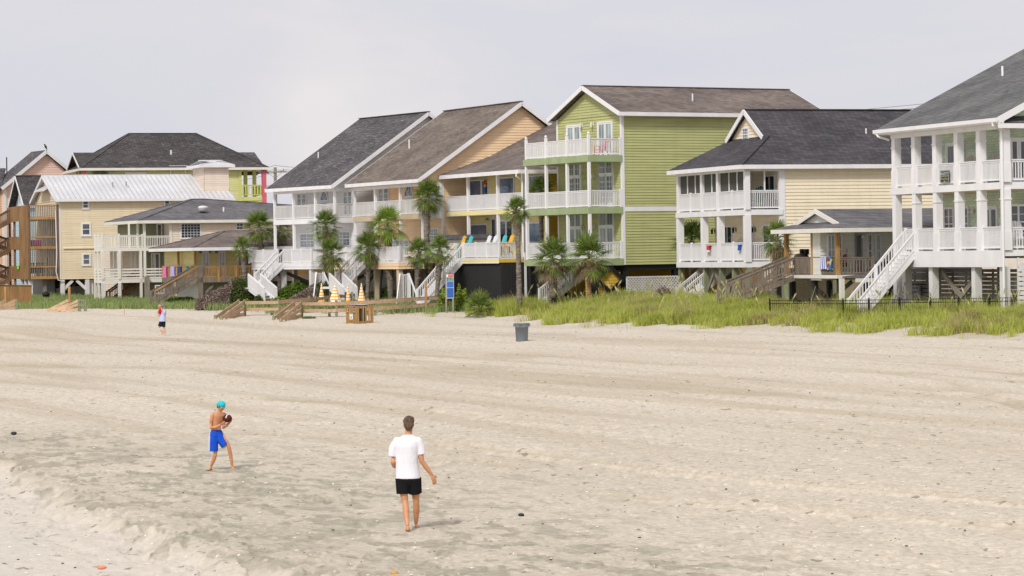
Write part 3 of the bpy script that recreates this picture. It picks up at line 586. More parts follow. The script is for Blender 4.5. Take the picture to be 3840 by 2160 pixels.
h.wall(PALEY,xg,xg+1,yg+.05,w-yg-.05,zgg-.1,zgg,p=.19,gable=('F',w/2,za-.25),sides='F',name='gable_wall')
wf(h,'F',555,178,597,272,xg,'dh',cols=3,rows=4,gl=GLASSG)
h.wall(PALEY,d,X1-.4,0,w,zf1-.4,ze-.21,p=.2,sides='S'); h.wall(PALEY,d-.0,d+.3,.02,w-2.2,zf1-.4,ze-.22,sides='F')
t=MB(); t.box(d-.06,d+.12,-.055,.12,zf1-.4,ze-.2); t.build('corner_trim',WHITE,h.r)
h.box('frieze',WHITE,-.05,.1,-.05,w+.05,zt,ze-.2); h.box('frieze',WHITE,.101,d+.05,-.05,.1,zt,ze-.2)
for z,zb in ((zf1,zb1),(zf2,zb2)):
    h.box('porch_floor',WHITE,-.12,d-.06,-.12,w+.1,zb,z)
ys1=sorted(h.Yy('F',p,1050,0) for p in (120,285,396,575)); ys2=sorted(h.Yy('F',p,720,0) for p in (115,276,385,572))
for y in ys1: h.post(.1,y,zf1,zb2,.36,WHITE)
for y in ys2: h.post(.1,y,zf2,zt,.30,WHITE)
h.post(d-.15,.05,zf1,zb2,.2,WHITE); h.post(d-.15,.05,zf2,zt,.2,WHITE)
for z,ys in ((zf1,ys1),(zf2,ys2)):
    for a,b in zip(ys[:-1],ys[1:]): h.rail((.05,a+.17),(.05,b-.17),z,z+1.12,WHITE,newels=((.5,) if b-a>2.6 else ()),botgap=.12)
    h.rail((.28,.03),(d-.25,.03),z,z+1.12,WHITE,botgap=.12)
sc=MB(); 
for a,b in zip(ys2[:-1],ys2[1:]): sc.box(.115,.125,a+.15,b-.15,zf2+1.0,zt)
scr=sc.build('insect_screen',SCREEN,h.r)
for pxx in (175,228,340,457,512): y=h.Yy('F',pxx,600,.05); h.box('mullion',WHITE,.06,.11,y-.035,y+.035,zf2+1.1,zt)
xx=h.X('F',700,550,.05); h.box('mullion',WHITE,xx-.04,xx+.04,.02,.08,zf2+1.1,zt)
wf(h,'F',418,845,485,980,d,'slide',z0=zf1,gl=GLASSD); wf(h,'F',595,835,630,980,d,'door',z0=zf1,gl=GLASSG); wf(h,'F',695,835,778,980,d,'slide',z0=zf1+.6,gl=GLASSD)
wf(h,'F',700,500,775,650,d,'slide',z0=zf2,gl=GLASSD); wf(h,'F',592,500,622,650,d,'door',z0=zf2,gl=GLASSG); wf(h,'F',410,520,475,650,d,'slide',z0=zf2,gl=GLASSD)
for a,b in ((366,880),(510,872),(640,870)): y=h.Yy('F',a,b,d); lantern(h,d-.03,y,h.Z('F',a,b,d,y),BLACKP,1.1)
X=h.X('G',283,790,2.6); pipe(h,X,2.6,nz(2.6),.3)
piles(h,[(.15,y) for y in ys1]+[(d+.2,.3),(d+3.5,.3),(d+.2,w-.3),(d+7,.3),(.15,(ys1[0]+ys1[1])/2)],zb1,POSTG,.3)
for y,s_ in ((ys1[1],1),(ys1[2],-1),(ys1[2],1),(ys1[0],1)): MB().bar((.2,y,zb1-1.5),(.2,y+s_*1.3,zb1-.1),.08,.22).build('brace',PILE,h.r)
MB().bar((.3,.2,zb1-1.4),(2.2,.2,zb1-.1),.08,.22).build('brace',PILE,h.r); MB().bar((.3,w*.7,-.3),(2.6,w*.7,zb1-.2),.08,.22).build('brace',PILE,h.r)
h.stair(1.9,zb1+.1,-1.2,-.3,w*.62,w*.62+1.3,WHITE2,tread=WHITE2,solid=True)
h.box('storage_room',PALEY,d+4,X1-3,1.5,w-1,-.8,zf1-.41)
Q11=dict(w=w,d=d,zf1=zf1,zf2=zf2,ys1=ys1)

# ---- small white house with porch gable
h=h12=H('beach_cottage','low white cottage with grey roof, porch gable and weathered wood deck','house','H',998,520,72,20,1.35)
w=h.Yy('H',560,520,0); zf=h.Z('H',998,520,0,0); zb=h.Z('H',998,552,0,0); oh=.55; ze=h.Z('H',955,122,-oh,-oh)
xa=h.X('H',700,-32,w/2); xa=min(max(xa,.3),3); za=h.Z('H',700,-32,xa,w/2); X1=h.X('G',560,1215,w/2)+2; Y2=1.9
print('h12',w,zf,ze,xa,za,X1)
def nz2(y): return ze+(za-ze)*(y+oh)/(w/2+oh)
yg=.55; zg=nz2(yg)
m=MB(); m.slab([(-oh,-oh,ze),(X1,-oh,ze),(X1,w/2,za),(xa,w/2,za),(xa,yg,zg),(xa+.25,yg,zg)],.14); m.slab([(-oh,w+oh,ze),(xa+.25,w-yg,zg),(xa,w-yg,zg),(xa,w/2+.003,za),(X1,w/2+.003,za),(X1,w+oh,ze)],.14); m.slab([(-oh,-oh,ze),(xa+.25,yg,zg),(xa+.25,w-yg,zg),(-oh,w+oh,ze)],.14); m.build('roof',SH_GREY,h.r)
f=MB(); f.box(-oh-.06,-oh-.003,-oh-.04,w+oh+.04,ze-.24,ze-.02); f.box(-oh,X1,-oh-.06,-oh-.003,ze-.24,ze-.02); f.slab([(-oh,-oh,ze-.2),(X1,-oh,ze-.2),(X1,w+oh,ze-.2),(-oh,w+oh,ze-.2)],.02)
for a,b in ((yg-.2,w/2),(w-yg+.2,w/2)): f.bar((xa-.03,a,zg-.16),(xa-.03,b,za-.1),.06,.24)
f.build('fascia',CREAMW,h.r); h.wall(WALLCRW,xa+.25,xa+1,yg+.1,w-yg-.1,zg-.1,zg,gable=('F',w/2,za-.2),sides='F',name='gable_wall')
xw=h.X('H',848,300,Y2); h.wall(WALLCRW,xw,X1-.4,Y2,Y2+1.2,zf-.3,ze-.21,sides='S'); h.box('rear_wall',WALLCRW,xw+4,X1-.5,Y2+1.21,w,zf-.3,ze-.22)
ws(h,'H',905,178,972,370,Y2,'pair',z0=zf+.5,gl=GLASSC); ws(h,'H',985,178,1032,370,Y2,'dh',z0=zf+.5,gl=GLASSG,rows=4,cols=2); ws(h,'H',1138,172,1200,380,Y2,'door',z0=zf,gl=GLASSG,frame=METAL); ws(h,'H',1240,172,1288,370,Y2,'dh',z0=zf+.3,gl=GLASSG,rows=4,cols=2); ws(h,'H',1310,172,1360,370,Y2,'dh',z0=zf+.3,gl=GLASSC,rows=4,cols=2)
X=h.X('H',1200,200,Y2); MB().ell((X,Y2-.15,h.Z('H',1200,200,X,Y2)),(.1,.1,.1),10,7).build('porch_lamp',WHITE,h.r,True)
ys=[.08,h.Yy('H',787,520,0),h.Yy('H',560,520,0)]
for y in ys: h.post(.05,y,zf-.1,ze-.2,.2,WOODO,'porch_post')
h.box('deck',WOODG,-.05,6,-.05,Y2,zf-.1,zf); h.box('deck',WOODG,-.05,xw,Y2+.001,w,zf-.1,zf); h.box('deck_beam',CREAMW,-.1,-.051,-.1,w,zb,zf-.02); h.box('deck_beam',CREAMW,-.05,4,-.1,-.051,zb,zf-.02)
ysr=h.Yy('H',640,500,0); h.rail((0,.1),(0,ysr),zf,h.Z('H',900,368,0,1)+0,WOODG,gap=.15,bw=.06,newels=(1,)); h.rail((.15,0),(h.X('H',1295,375,0),0),zf,h.Z('H',1015,372,0,0),WOODG,gap=.17,bw=.055,newels=(1,))
xb=h.X('H',30,765,ysr+.5); h.stair(0,zf,xb,h.Z('H',380,745,-2,ysr),ysr,ysr+1.1,WOODG,tread=WOODO,gap=.15)
# side lean-to roof
x0=h.X('H',945,535,-.3); x1=h.X('H',1480,535,-.3)+2; z0=h.Z('H',1100,530,1,-2.2)
m=MB(); yo=-1.4; zlo=h.Z('H',1100,535,1.5,yo); zhi=h.Z('H',1350,408,3,Y2-.1); m.slab([(.2,-.12,zb+.1),(h.X('H',1240,530,yo),yo,zlo),(8,yo,zlo),(8,Y2-.08,zhi),(3.2,Y2-.08,zhi),(2.2,-.12,zb+.3)],.08); m.build('lean_to_roof',SH_GREY,h.r)
h.box('lean_to_fascia',CREAMW,.3,8,yo-.03,yo,zlo-.3,zlo-.1); h.post(h.X('H',1035,600,yo+.2),yo+.25,-1,zlo-.1,.22,CREAMW,'porch_post')
piles(h,[(.2,.2),(.2,w*.5),(.2,w-.4),(2.4,.2),(4.6,.3),(2.4,w-.4),(4.6,w-.4)],zb,DARK,.25); MB().bar((.3,w*.7,zb-.1),(2.4,w*.7,-.2),.08,.22).build('brace',PILE,h.r); MB().bar((.3,w*.5,-.2),(2.4,w*.5,zb-.2),.08,.22).build('brace',PILE,h.r)
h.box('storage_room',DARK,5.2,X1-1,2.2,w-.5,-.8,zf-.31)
Q12=dict(w=w,zf=zf,ysr=ysr,xw=xw,Y2=Y2)

# ---- mint house, right edge
h=h13=H('beach_house','mint green shingled beach house with white columned double porch at the right edge','house','G',1265,1040,80,20.1,1.35)
w=h.Yy('G',470,1080,0); zf2=h.Z('G',1250,1035,0,0); zb2=h.Z('G',1250,1085,0,0); zf1=h.Z('H',2410,312,0,0); zb1=h.Z('H',2410,455,0,0); oh=.6
zt=h.Z('G',1265,652,0,0); ze=h.Z('G',1235,572,-oh,-oh); d=2.6; Yd=2.1
d=h.X('H',2430+140,300,0) if False else 2.5
print('h13',w,zf1,zf2,zt,ze)
# roof slope seen rising to the right: left rake edge passes (390,655)->(1411,85)
xR=9.0; zR=h.Z('G',1411,82,h.X('G',1411,82,w+oh),w+oh); xq=h.X('G',1411,82,w+oh); sl=(zR-ze)/(xq+oh); zR=ze+sl*(xR+oh)
print('slope',xq,zR)
m=MB(); m.slab([(-oh,-oh,ze),(xR,-oh,zR),(xR,w+oh,zR),(-oh,w+oh,ze)],.16); m.slab([(xR+.003,-oh,zR),(2*xR,-oh,ze),(2*xR,w+oh,ze),(xR+.003,w+oh,zR)],.16); m.build('roof',SH_GG,h.r)
f=MB(); f.box(-oh-.14,-oh-.003,-oh-.04,w+oh+.04,ze-.2,ze-.02); f.box(-oh-.08,-oh+.2,-oh,w+oh,ze-.26,ze-.201); f.bar((-oh,-oh-.03,ze-.14),(xR,-oh-.03,zR-.14),.06,.3); f.slab([(-oh,-oh,ze-.26),(2*xR,-oh,ze-.26),(2*xR,w+oh,ze-.26),(-oh,w+oh,ze-.26)],.02); f.box(-oh,2*xR,-oh-.05,-oh,ze-.5,ze-.28); f.build('fascia',WHITE,h.r)
m=MB(); m.slab([(-oh+.3,-oh-.02,ze-.27),(2*xR,-oh-.02,ze-.27),(2*xR,.25,ze+.25),(.3,.25,ze+.25)],.05); m.build('pent_roof',SH_DARK,h.r)
h.wall(MINT,.6,2*xR-.6,.0,.3,ze+.1,ze+.3,gable=('S',xR,zR-.4),sides='S',name='gable_wall',p=.21,lip=.015)
h.box('frieze',WHITE,-.05,.12,-.05,w+.05,zt,ze-.26); h.box('frieze',WHITE,.121,12,-.05,.12,zt,ze-.26)
yW=h.Yy('G',795,1000,d)
h.wall(MINT,d,2*xR-.6,Yd,yW,zf1-.4,ze-.27,p=.21,lip=.015)
pxs=(488,630,780,935,1094,1265); ys=sorted(h.Yy('G',p,1040,0) for p in pxs)
h.box('porch_floor',WHITE,-.1,d-.02,-.1,w+.1,zb2,zf2); h.box('porch_floor',WHITE,d-.019,12,-.1,Yd-.02,zb2,zf2)
yL=h.Yy('H',1565,400,0); h.box('porch_floor',WHITE,-.1,d-.02,-.1,yL,zf1-.15,zf1); h.box('porch_floor',WHITE,d-.019,12,-.1,Yd-.02,zf1-.15,zf1); h.box('porch_skirt',WHITE,-.12,-.101,-.1,yL,zb1,zf1-.01)
h.box('porch_skirt',WHITE,-.1,12,-.12,-.101,h.Z('H',2450,362,.3,0),zf1-.01); h.box('ceiling',BEIGEW,.1,d,.0,w,zb2-.03,zb2-.005)
zgr=-1
for i,y in enumerate(ys):
    h.post(.1,y,zf2,zt,.36,WHITE,cap=.5); h.post(.1,y,zf1 if y<yL else -1,zb2,.36,WHITE,cap=.5 if y<yL else 0)
for x in (5.2,):
    h.post(x,.1,zf2,zt,.36,WHITE,cap=.5); h.post(x,.1,zf1,zb2,.36,WHITE,cap=.5)
for a,b in zip(ys[:-1],ys[1:]): 
    h.rail((.05,a+.17),(.05,b-.17),zf2,zf2+1.08,WHITE,botgap=.13)
    if a<yL-.5: h.rail((.05,a+.17),(.05,min(b-.17,yL-.05)),zf1,zf1+1.12,WHITE,botgap=.13,newels=((1,) if b>yL else ()))
for z in (zf1,zf2): h.rail((.3,.05),(5.0,.05),z,z+1.08,WHITE,botgap=.13,gap=.15)
h.rail((.05,yL),(d,yL),zf1,zf1+1.12,WHITE,newels=(1,))
MB().tube([(-oh-.08,-.25,ze-.2),(-oh-.08,-.25,ze-.36),(-.16,-.16,ze-.62),(-.16,-.16,zb1),(-.16,-.16,-.9)],.06,8).build('downspout',WHITE,h.r); MB().tube([(-oh-.08,w+oh-.25,ze-.2),(-oh-.08,w+.2,ze-.36),(-.12,w+.05,ze-.55)],.06,8).build('downspout',WHITE,h.r)
wf(h,'G',858,750,990,925,d,'french',z0=zf2,gl=GLASSG,rows=1); wf(h,'G',845,1215,915,1395,d,'pair',z0=zf1+.5,gl=GLASSG,cols=2,rows=4); wf(h,'G',968,1212,1020,1395,d,'dh',z0=zf1+.5,gl=GLASSG,cols=2,rows=4); wf(h,'G',1122,1205,1228,1400,d,'french',z0=zf1,gl=GLASSG,rows=1)
ws(h,'G',1298,718,1440,890,Yd,'french',z0=zf2,gl=GLASSG,rows=1); ws(h,'G',1305,1195,1425,1380,Yd,'pair',z0=zf1+.5,gl=GLASSG,cols=2,rows=4)
y=h.Yy('G',1045,1245,d); m=MB(); m.box(d-.04,d-.01,y-.12,y+.12,h.Z('G',1045,1262,d,y),h.Z('G',1045,1222,d,y)); 
for s_ in (-1,1): m.lathe([(.02,.08),(.09,.02),(.07,-.1),(.02,-.12)],(d-.15,y+s_*.17,h.Z('G',1045,1242,d,y)),8)
m.build('wall_lantern',CREAMW,h.r)
X=h.X('G',1256,215,3); pipe(h,X,3,h.Z('G',1256,232,X,3),.18,.055)
# under the porch
yp=[h.Yy('H',p,600,.2) for p in (2415,2175,1812,1585)]
piles(h,[(.2,y) for y in yp],zb1,WHITE2,.36)
piles(h,[(d+1.5,y) for y in yp]+[(d+5,Yd)],zb1,PILE,.3)
for a,b in ((yp[2],yp[1]),(yp[1],yp[2])): MB().bar((.5+.06*(a>b),a,zb1-.15),(.5+.06*(a>b),b,-.6),.08,.26).build('brace',PILE,h.r)
sl_=MB()
for i in range(int((zb1+.3)/.2)): z=-.3+i*.2; sl_.box(1.0,1.04,.3,yL+1.2,z,z+.15)
print('zb1',zb1)
for y in np.arange(.3,yL+1.2,1.3): sl_.box(1.045,1.1,y,y+.12,-.9,zb1-.1)
sl_.build('slatted_screen',wood('shadow_grey_wood',(.20,.185,.17)),h.r)
sl_=MB()
for i in range(14): z=-.5+i*.22; sl_.box(.6,9,-.14,-.1,z-.2,z-.03)
for x in (.62,2.2,3.8): sl_.box(x,x+.1,-.1,-.04,-.9,2.6)
sl_.build('slatted_screen',WHITE2,h.r)
xs_=h.X('H',1035,735,yL+.6); h.stair(-.1,zf1,xs_,-.35,yL+.05-1.3,yL-.05,WHITE,tread=WHITE2,solid=True,gap=.16)
ss=MB()
for i in range(9): z=-.45+i*.21; x=-.15-(1.9-z)*1.05 if z<1.9 else -.3; ss.box(max(x,xs_+.8)+.9,-.12,yL-.12,yL-.08,z,z+.17)
ss.build('stair_side_slats',WHITE2,h.r)
# pool notice board under the porch
yA,yB=h.Yy('H',1690,700,.8),h.Yy('H',1600,700,.8)
GREYP=paint('notice_grey',(.22,.20,.21),.7); zt_=h.Z('H',1650,610,.8,yA); zb_2=h.Z('H',1650,735,.8,yA)
h.box('notice_panel',GREYP,.84,.9,yA,yB,zb_2,zt_)
Q13=dict(w=w,d=d,zf1=zf1,zf2=zf2,zb1=zb1,ys=ys,yL=yL,Yd=Yd,notice=(yA,yB,zb_2,zt_))
# ======================= left group
# ---- low house with brown deck
h=h6=H('beach_cottage','low yellow-walled cottage with brown hip roof and brown wood deck hung with towels','house','B',575,1010,48,24,1.25)
zf=h.Z('B',575,1025,0,0); zr_=h.Z('B',575,898,0,0); yl=h.Yy('B',155,1030,0); X1=h.X('V',760,660,0)+3
yo=-.6; xr0=h.X('B',490,688,yo); ze=h.Z('B',490,688,xr0,yo); yfar=h.Yy('B',0,705,xr0)
print('h6',zf,zr_,yl,X1,xr0,ze,yfar)
ym=(yo+yfar)/2; rx=h.X('B',850,500,ym); za=h.Z('B',850,500,rx,ym)
hip(h,xr0,X1+8,yo,yfar,ze,za,SH_BRN2,WHITE,rx0=rx,rx1=X1+8-3)
Y2=1.9; xw=h.X('B',540,800,Y2); h.wall(YELLOW,xw,X1+7,Y2,yfar-.6,zf-.3,ze-.27,sides='SF')
ws(h,'B',590,725,682,895,Y2,'french',z0=zf,gl=GLASSG,rows=5); ws(h,'B',775,725,865,895,Y2,'french',z0=zf,gl=GLASSG,rows=5); ws(h,'B',1000,740,1160,900,Y2,'slide',z0=zf,gl=GLASSG)
for a in (570,683,755): X=h.X('B',a,735,Y2); MB().box(X-.09,X+.09,Y2-.16,Y2-.04,h.Z('B',a,752,X,Y2),h.Z('B',a,722,X,Y2)).build('wall_lantern',PILE,h.r)
h.box('deck',WOODR,-.05,X1+6,-.05,Y2,zf-.1,zf); h.box('deck',WOODR,-.05,xw,Y2+.001,yl,zf-.1,zf); h.box('deck_beam',WOODG,-.1,-.051,-.1,yl,zf-.42,zf-.02); h.box('deck_beam',WOODG,-.05,X1+6,-.1,-.051,zf-.42,zf-.02)
for p in (325,515): y=h.Yy('B',p,1000,0); h.post(.05,max(y,.1),zf,ze-.27,.17,WOODO,'porch_post')
h.rail((0,.1),(0,yl),zf-.05,zr_,WOODO,gap=.15,bw=.07,newels=(.5,1),solid=1); xx=h.X('B',787,1000,0); h.rail((.1,0),(X1+2,0),zf-.05,zr_,WOODO,gap=.125,bw=.04,newels=(0,)); 
for p in (787,985): xx=h.X('B',p,1000,-.06); h.box('rail_post',WOODO,xx-.08,xx+.08,-.11,-.03,zf-.4,zr_)
h.rail((X1+2.2,0),(X1+16,0),zf-.05,zr_,WOODO,gap=.16,bw=.04)
h.post(.05,.05,-1,zr_+.1,.3,WOODG,'newel_post')
xb=h.X('B',45,1225,.7); h.stair(-.05,zf,xb,-.25,.25,1.35,WOODG,tread=WOODG,gap=.13,rmat=WOODG)
MB().bar((-.05,.22,zr_-.02),(xb,.22,.72),.16,.10).build('handrail_cap',WOODO,h.r)
piles(h,[(.2,.2),(3.2,.2),(6.5,.2),(.2,yl-.3),(3.2,yl-.3),(10,.2)],zf-.4,WOODG,.22); MB().bar((.2,.15,zf-1.5),(1.3,.15,zf-.45),.06,.18).build('brace',WOODG,h.r)
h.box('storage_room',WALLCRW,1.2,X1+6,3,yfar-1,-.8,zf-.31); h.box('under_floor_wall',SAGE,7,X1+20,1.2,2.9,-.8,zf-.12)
Q6=dict(zf=zf,zr=zr_,yl=yl)
# ---- blush house, grey hip roof
h=h5=H('beach_house','blush pink beach house with grey hip roof, grid window and white stacked balconies','house','A',772,940,45,24,1.15)
zf2=h.Z('A',772,945,0,0); zr2=h.Z('A',772,850,0,0); zb2=h.Z('A',772,972,0,0); zf1=h.Z('A',772,1185,0,0); zb1=h.Z('A',772,1212,0,0); zr1=h.Z('A',772,1105,0,0)
yl=h.Yy('A',722,945,0)+.3; yl=max(yl,2.0); xd=h.X('A',1092,940,0); xw=h.X('A',1292,800,0); ze=h.Z('A',1060,737,xd-.6,-.4); X1=xw+26
yfar=h.Yy('A',790,752,xd-.7)
print('h5',zf2,zf1,yl,xd,xw,ze,yfar)
ym=(-.5+yfar)/2; ra=h.X('B',480,145,ym); rb=h.X('B',630,140,ym); za=h.Z('B',555,140,(ra+rb)/2,ym)
hip(h,xd-.7,X1+1,-.5,yfar,ze,za,SH_GREY,CREAMW,rx0=ra,rx1=rb)
# long low wing roof behind the peak
zl=h.Z('B',1100,242,rb+6,ym); m=MB(); m.slab([(ra+1,-.52,ze-.01),(X1+14,-.52,ze-.01),(X1+14,ym,zl),(ra+1,ym,zl)],.12); m.build('wing_roof',SH_GREY,h.r)
h.box('fascia',CREAMW,X1+.9,X1+14,-.57,-.52,ze-.25,ze-.02)
h.wall(PINKB,xw,X1+13,0,yfar-.5,-1,ze-.26,p=.2,sides='S')
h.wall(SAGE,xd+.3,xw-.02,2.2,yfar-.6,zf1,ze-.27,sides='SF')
t=MB(); t.box(xw-.16,xw+.06,-.06,.1,zb1,ze-.26); t.build('corner_trim',CREAMW,h.r)
ws(h,'B',352,415,580,585,0,'win',gl=GLASSD,cols=6,rows=5,t=.07); ws(h,'B',975,405,1065,495,0,'dh',gl=GLASSG,cols=2,rows=2); ws(h,'A',1168,1225,1240,1290,0,'dh',gl=GLASSG,cols=3,rows=3)
for a,b,t1,f,zf_ in ((1180,1222,762,2.2,zf2),(1235,1275,757,2.2,zf2),(1140,1162,985,2.2,zf1),(1165,1205,985,2.2,zf1),(1235,1275,985,2.2,zf1)): ws(h,'A',a,t1,b,t1+60,f,'door',z0=zf_,gl=GLASSG)
for a,b in ((865,890),(890,912),(914,940),(940,960)): ws(h,'A',a,775,b,850,2.4,'door',z0=zf2,gl=GLASSC) if False else None
h.box('porch_floor',CREAMW,-.05,xd,-.05,yl,zb2,zf2); h.box('porch_floor',CREAMW,xd+.001,xw-.18,-.05,2.18,zb2,zf2); h.box('porch_floor',CREAMW,-.05,xd,-.05,yl,zb1,zf1); h.box('porch_floor',CREAMW,xd+.001,xw-.18,-.05,2.18,zb1,zf1)
def px(a,y=0,v=900): return h.X('A',a,v,y)
for a in (1092,): h.post(px(a),.05,zf2,ze-.26,.2,CREAMW); h.post(px(a),.05,zf1,zb2,.2,CREAMW); h.post(px(a)-.35,.05,-1,zb2,.2,CREAMW)
for a in (975,1040): h.post(px(a,1.9),1.9,zf2,ze-.26,.14,CREAMW)
for a in (772,898): h.post(px(a),.0,-1,zb1,.24,WHITE2,'piling'); h.post(px(a),.0,zf1,zb2,.22,CREAMW); h.post(px(a),.0,zf2,zr2+.12,.13,CREAMW,'newel_post')
for a,y in ((722,yl),(747,yl*.55)): h.post(.02,y,-1,zb2,.2,CREAMW); h.post(.02,y,zf2,zr2+.12,.13,CREAMW,'newel_post')
for a in (840,868): x_=h.X('A',a,900,yl); h.post(x_,yl,zf2,zr2+.1,.13,CREAMW,'newel_post'); h.post(x_,yl,zf1,zb2,.22,CREAMW)
for a in (985,1015,1045): x_=h.X('A',a,900,yl); h.post(x_,yl,zf1,zb2,.26,CREAMW)
h.rail((.1,0),(xd-.15,0),zf2,zr2,CREAMW,gap=.16,bw=.05,newels=(.98,)); h.rail((.02,.1),(.02,yl),zf2,zr2,CREAMW,gap=.16,bw=.05); h.rail((.1,yl),(xd,yl),zf2,zr2,CREAMW,gap=.16,bw=.05); h.rail((xd+.15,0),(xw-.2,0),zf2,h.Z('A',1180,853,xd,0),CREAMW,gap=.15,bw=.045)
def hrails(h,p,q,z0,z1,mat,n=4):
    m=MB()
    for i in range(n): z=z0+.1+(z1-z0-.16)*i/(n-1); m.bar((p[0],p[1],z),(q[0],q[1],z),.04,.13)
    return m.build('railing',mat,h.r)
hrails(h,(.1,0),(xd-.15,0),zf1,zr1,CREAMW); hrails(h,(.02,.1),(.02,yl),zf1,zr1,CREAMW); hrails(h,(xd+.1,0),(h.X('A',1225,1100,0),0),zf1,zr1,CREAMW)
h.wall(PINKB,px(985),X1,2.3,yfar-1,-1,zf2-.3,sides='SF',p=.2); ws(h,'A',1140,985,1200,1085,2.3,'french',z0=zf1,gl=GLASSG) if False else None
h.stair(px(1040,1.0),zb1,px(820,1.0),-.3,.9,1.9,WOODR,tread=WOODR)
h.post(px(1095),-.4,-1,h.Z('A',1095,1160,xd,-.4),.35,PILE,'piling')
# dome roof vent and pipes
X=h.X('B',608,235,1.2); zz=h.Z('B',608,245,X,1.2); MB().lathe([(.36,-.25),(.38,.0),(.4,.02),(.4,.1),(.3,.19),(.05,.22)],(X,1.2,zz),16,1.1,.8).build('roof_vent',WHITE2,h.r,True)
for a,b in ((840,240),(1252,322)): X=h.X('B',a,b,1.5); pipe(h,X,1.5,h.Z('B',a,b+8,X,1.5),.12,.07)
# ---- cream house with metal roof and brown stair tower
SEAM,n_,l_,p_=nt('white_standing_seam_metal'); v_=mapping(n_,l_,.3,.3,.3); c_,_=noise_mix(n_,l_,v_,1.5,(.60,.60,.615),(.70,.70,.71),3); l_.new(c_,p_.inputs['Base Color']); p_.inputs['Roughness'].default_value=.35; p_.inputs['Metallic'].default_value=.1
SEAMG=paint('seam_grey',(.50,.49,.50),.5)
h=h4=H('beach_house','long cream beach house with white standing-seam metal roof over a carport','house','A',455,1180,42,20,1.0)
ze=h.Z('A',420,575,-1.0,-.5); zb=h.Z('A',460,1182,0,0); oh=.5; w=min(h.Yy('A',268,700,0),15.5); print('w4',w); x0=h.X('A',420,578,-.5); X1=h.X('M',1565,775,-.5)
ym=w/2; xr=h.X('A',325,398,ym); za=h.Z('A',325,398,xr,ym); x0=min(x0,-.3)
print('h4',ze,zb,x0,X1,xr,za)
xr=(x0)
def mroof(x0,x1,y0,ze_,y1,za_,name='roof',par=None):
    m=MB().slab([(x0,y0,ze_),(x1,y0,ze_),(x1,y1,za_),(x0,y1,za_)],.12); n=int((x1-x0)/.45); s2=MB()
    for i in range(n+1): x=x0+.02+(x1-x0-.04)*i/n; s2.bar((x,y0-.01,ze_+.03),(x,y1,za_+.03),.06,.07)
    s2.build('roof_seams',SEAMG,h.r); return m
xm1=h.X('M',790,310,ym); xm2=h.X('M',920,460,ym); xm3=X1
m=mroof(x0,xm1,-.5,ze,ym,za); m.slab([(x0,w+.5,ze),(x0,ym+.003,za),(xm1,ym+.003,za),(xm1,w+.5,ze)],.12)
yh=ym-.5-(za-h.Z('M',1300,460,X1-4,1.5))/(za-ze)*(ym+.5)+.5; zh=ze+(za-ze)*(yh+.5)/(ym+.5)
mm=mroof(xm1+.003,X1,-.5,ze,yh,zh); m.add(mm.v,mm.f); m.box(x0,xm1,ym-.12,ym+.12,za-.05,za+.05)
m.build('roof',SEAM,h.r)
f=MB(); f.box(x0-.03,X1+.03,-.56,-.503,ze-.25,ze-.02); f.bar((x0-.03,-.5,ze-.12),(x0-.03,ym,za-.12),.06,.26); f.bar((x0-.03,w+.5,ze-.12),(x0-.03,ym,za-.12),.06,.26); f.slab([(x0,-.5,ze-.18),(X1,-.5,ze-.18),(X1,0,ze-.18),(x0,0,ze-.18)],.02); f.build('fascia',WHITE,h.r)
h.wall(CREAM,0,X1-1.6,0,w,zb,ze-.15,p=.2,gable=('F',w/2,za-.25))
h.box('wall_band',CREAM,.3,X1-1.6,-.12,-.035,h.Z('A',600,952,3,0),h.Z('A',600,952,3,0)+.1)
t=MB(); t.box(-.05,.12,-.055,.1,zb,ze-.15); t.build('corner_trim',CREAMW,h.r)
for a in ((617,585,673,652),(612,755,685,855),(618,985,684,1078),(1235,578,1285,650)): ws(h,'A',a[0],a[1],a[2],a[3],0,'dh',gl=GLASSG,t=.14)
X=h.X('M',1180,860,0); h.box('balcony_shade_panel',DARK,h.X('M',960,860,0),X,-.05,-.034,h.Z('M',1000,898,X,0),ze-.2); h.rail((h.X('M',960,950,-.4),-.4),(h.X('M',1400,950,-.4),-.4),h.Z('M',1200,1010,X,0),h.Z('M',1200,905,X,0),WHITE,gap=.2,bw=.06); h.post(h.X('M',1385,900,-.3),-.3,1,ze-.2,.2,WHITE)  # flat dark panel on the solid wall paints the shade of a recess
for a,b in ((851,455),(952,452)): X=h.X('A',a,b,2.4); pipe(h,X,2.4,h.Z('A',a,b+3,X,2.4),.12,.06,METAL)
# roof house (lift tower)
xa,xb=h.X('M',925,300,1.2),h.X('M',1435,300,1.2); ya=1.2; yb=h.Yy('M',690,250,xa); z1=h.Z('M',925,155,xa,ya)
yb=min(max(yb,3),9); print('tower',xa,xb,yb,z1)
h.wall(PINKB,xa,xb,ya,yb,zh-2.5,z1,p=.2,name='roof_tower'); o=hip(h,xa-.45,xb+.45,ya-.45,yb+.45,z1+.25,h.Z('M',1100,8,(xa+xb)/2,(ya+yb)/2),SEAM,WHITE,name='tower_roof')
# gable porch hood over front door
m=MB().slab([(x0-.3,3.5,ze+.9),(.2,3.5,ze+1.5),(.2,8,ze+1.5),(x0-.3,8,ze+.9)],.1); m.build('porch_hood',SEAM,h.r)
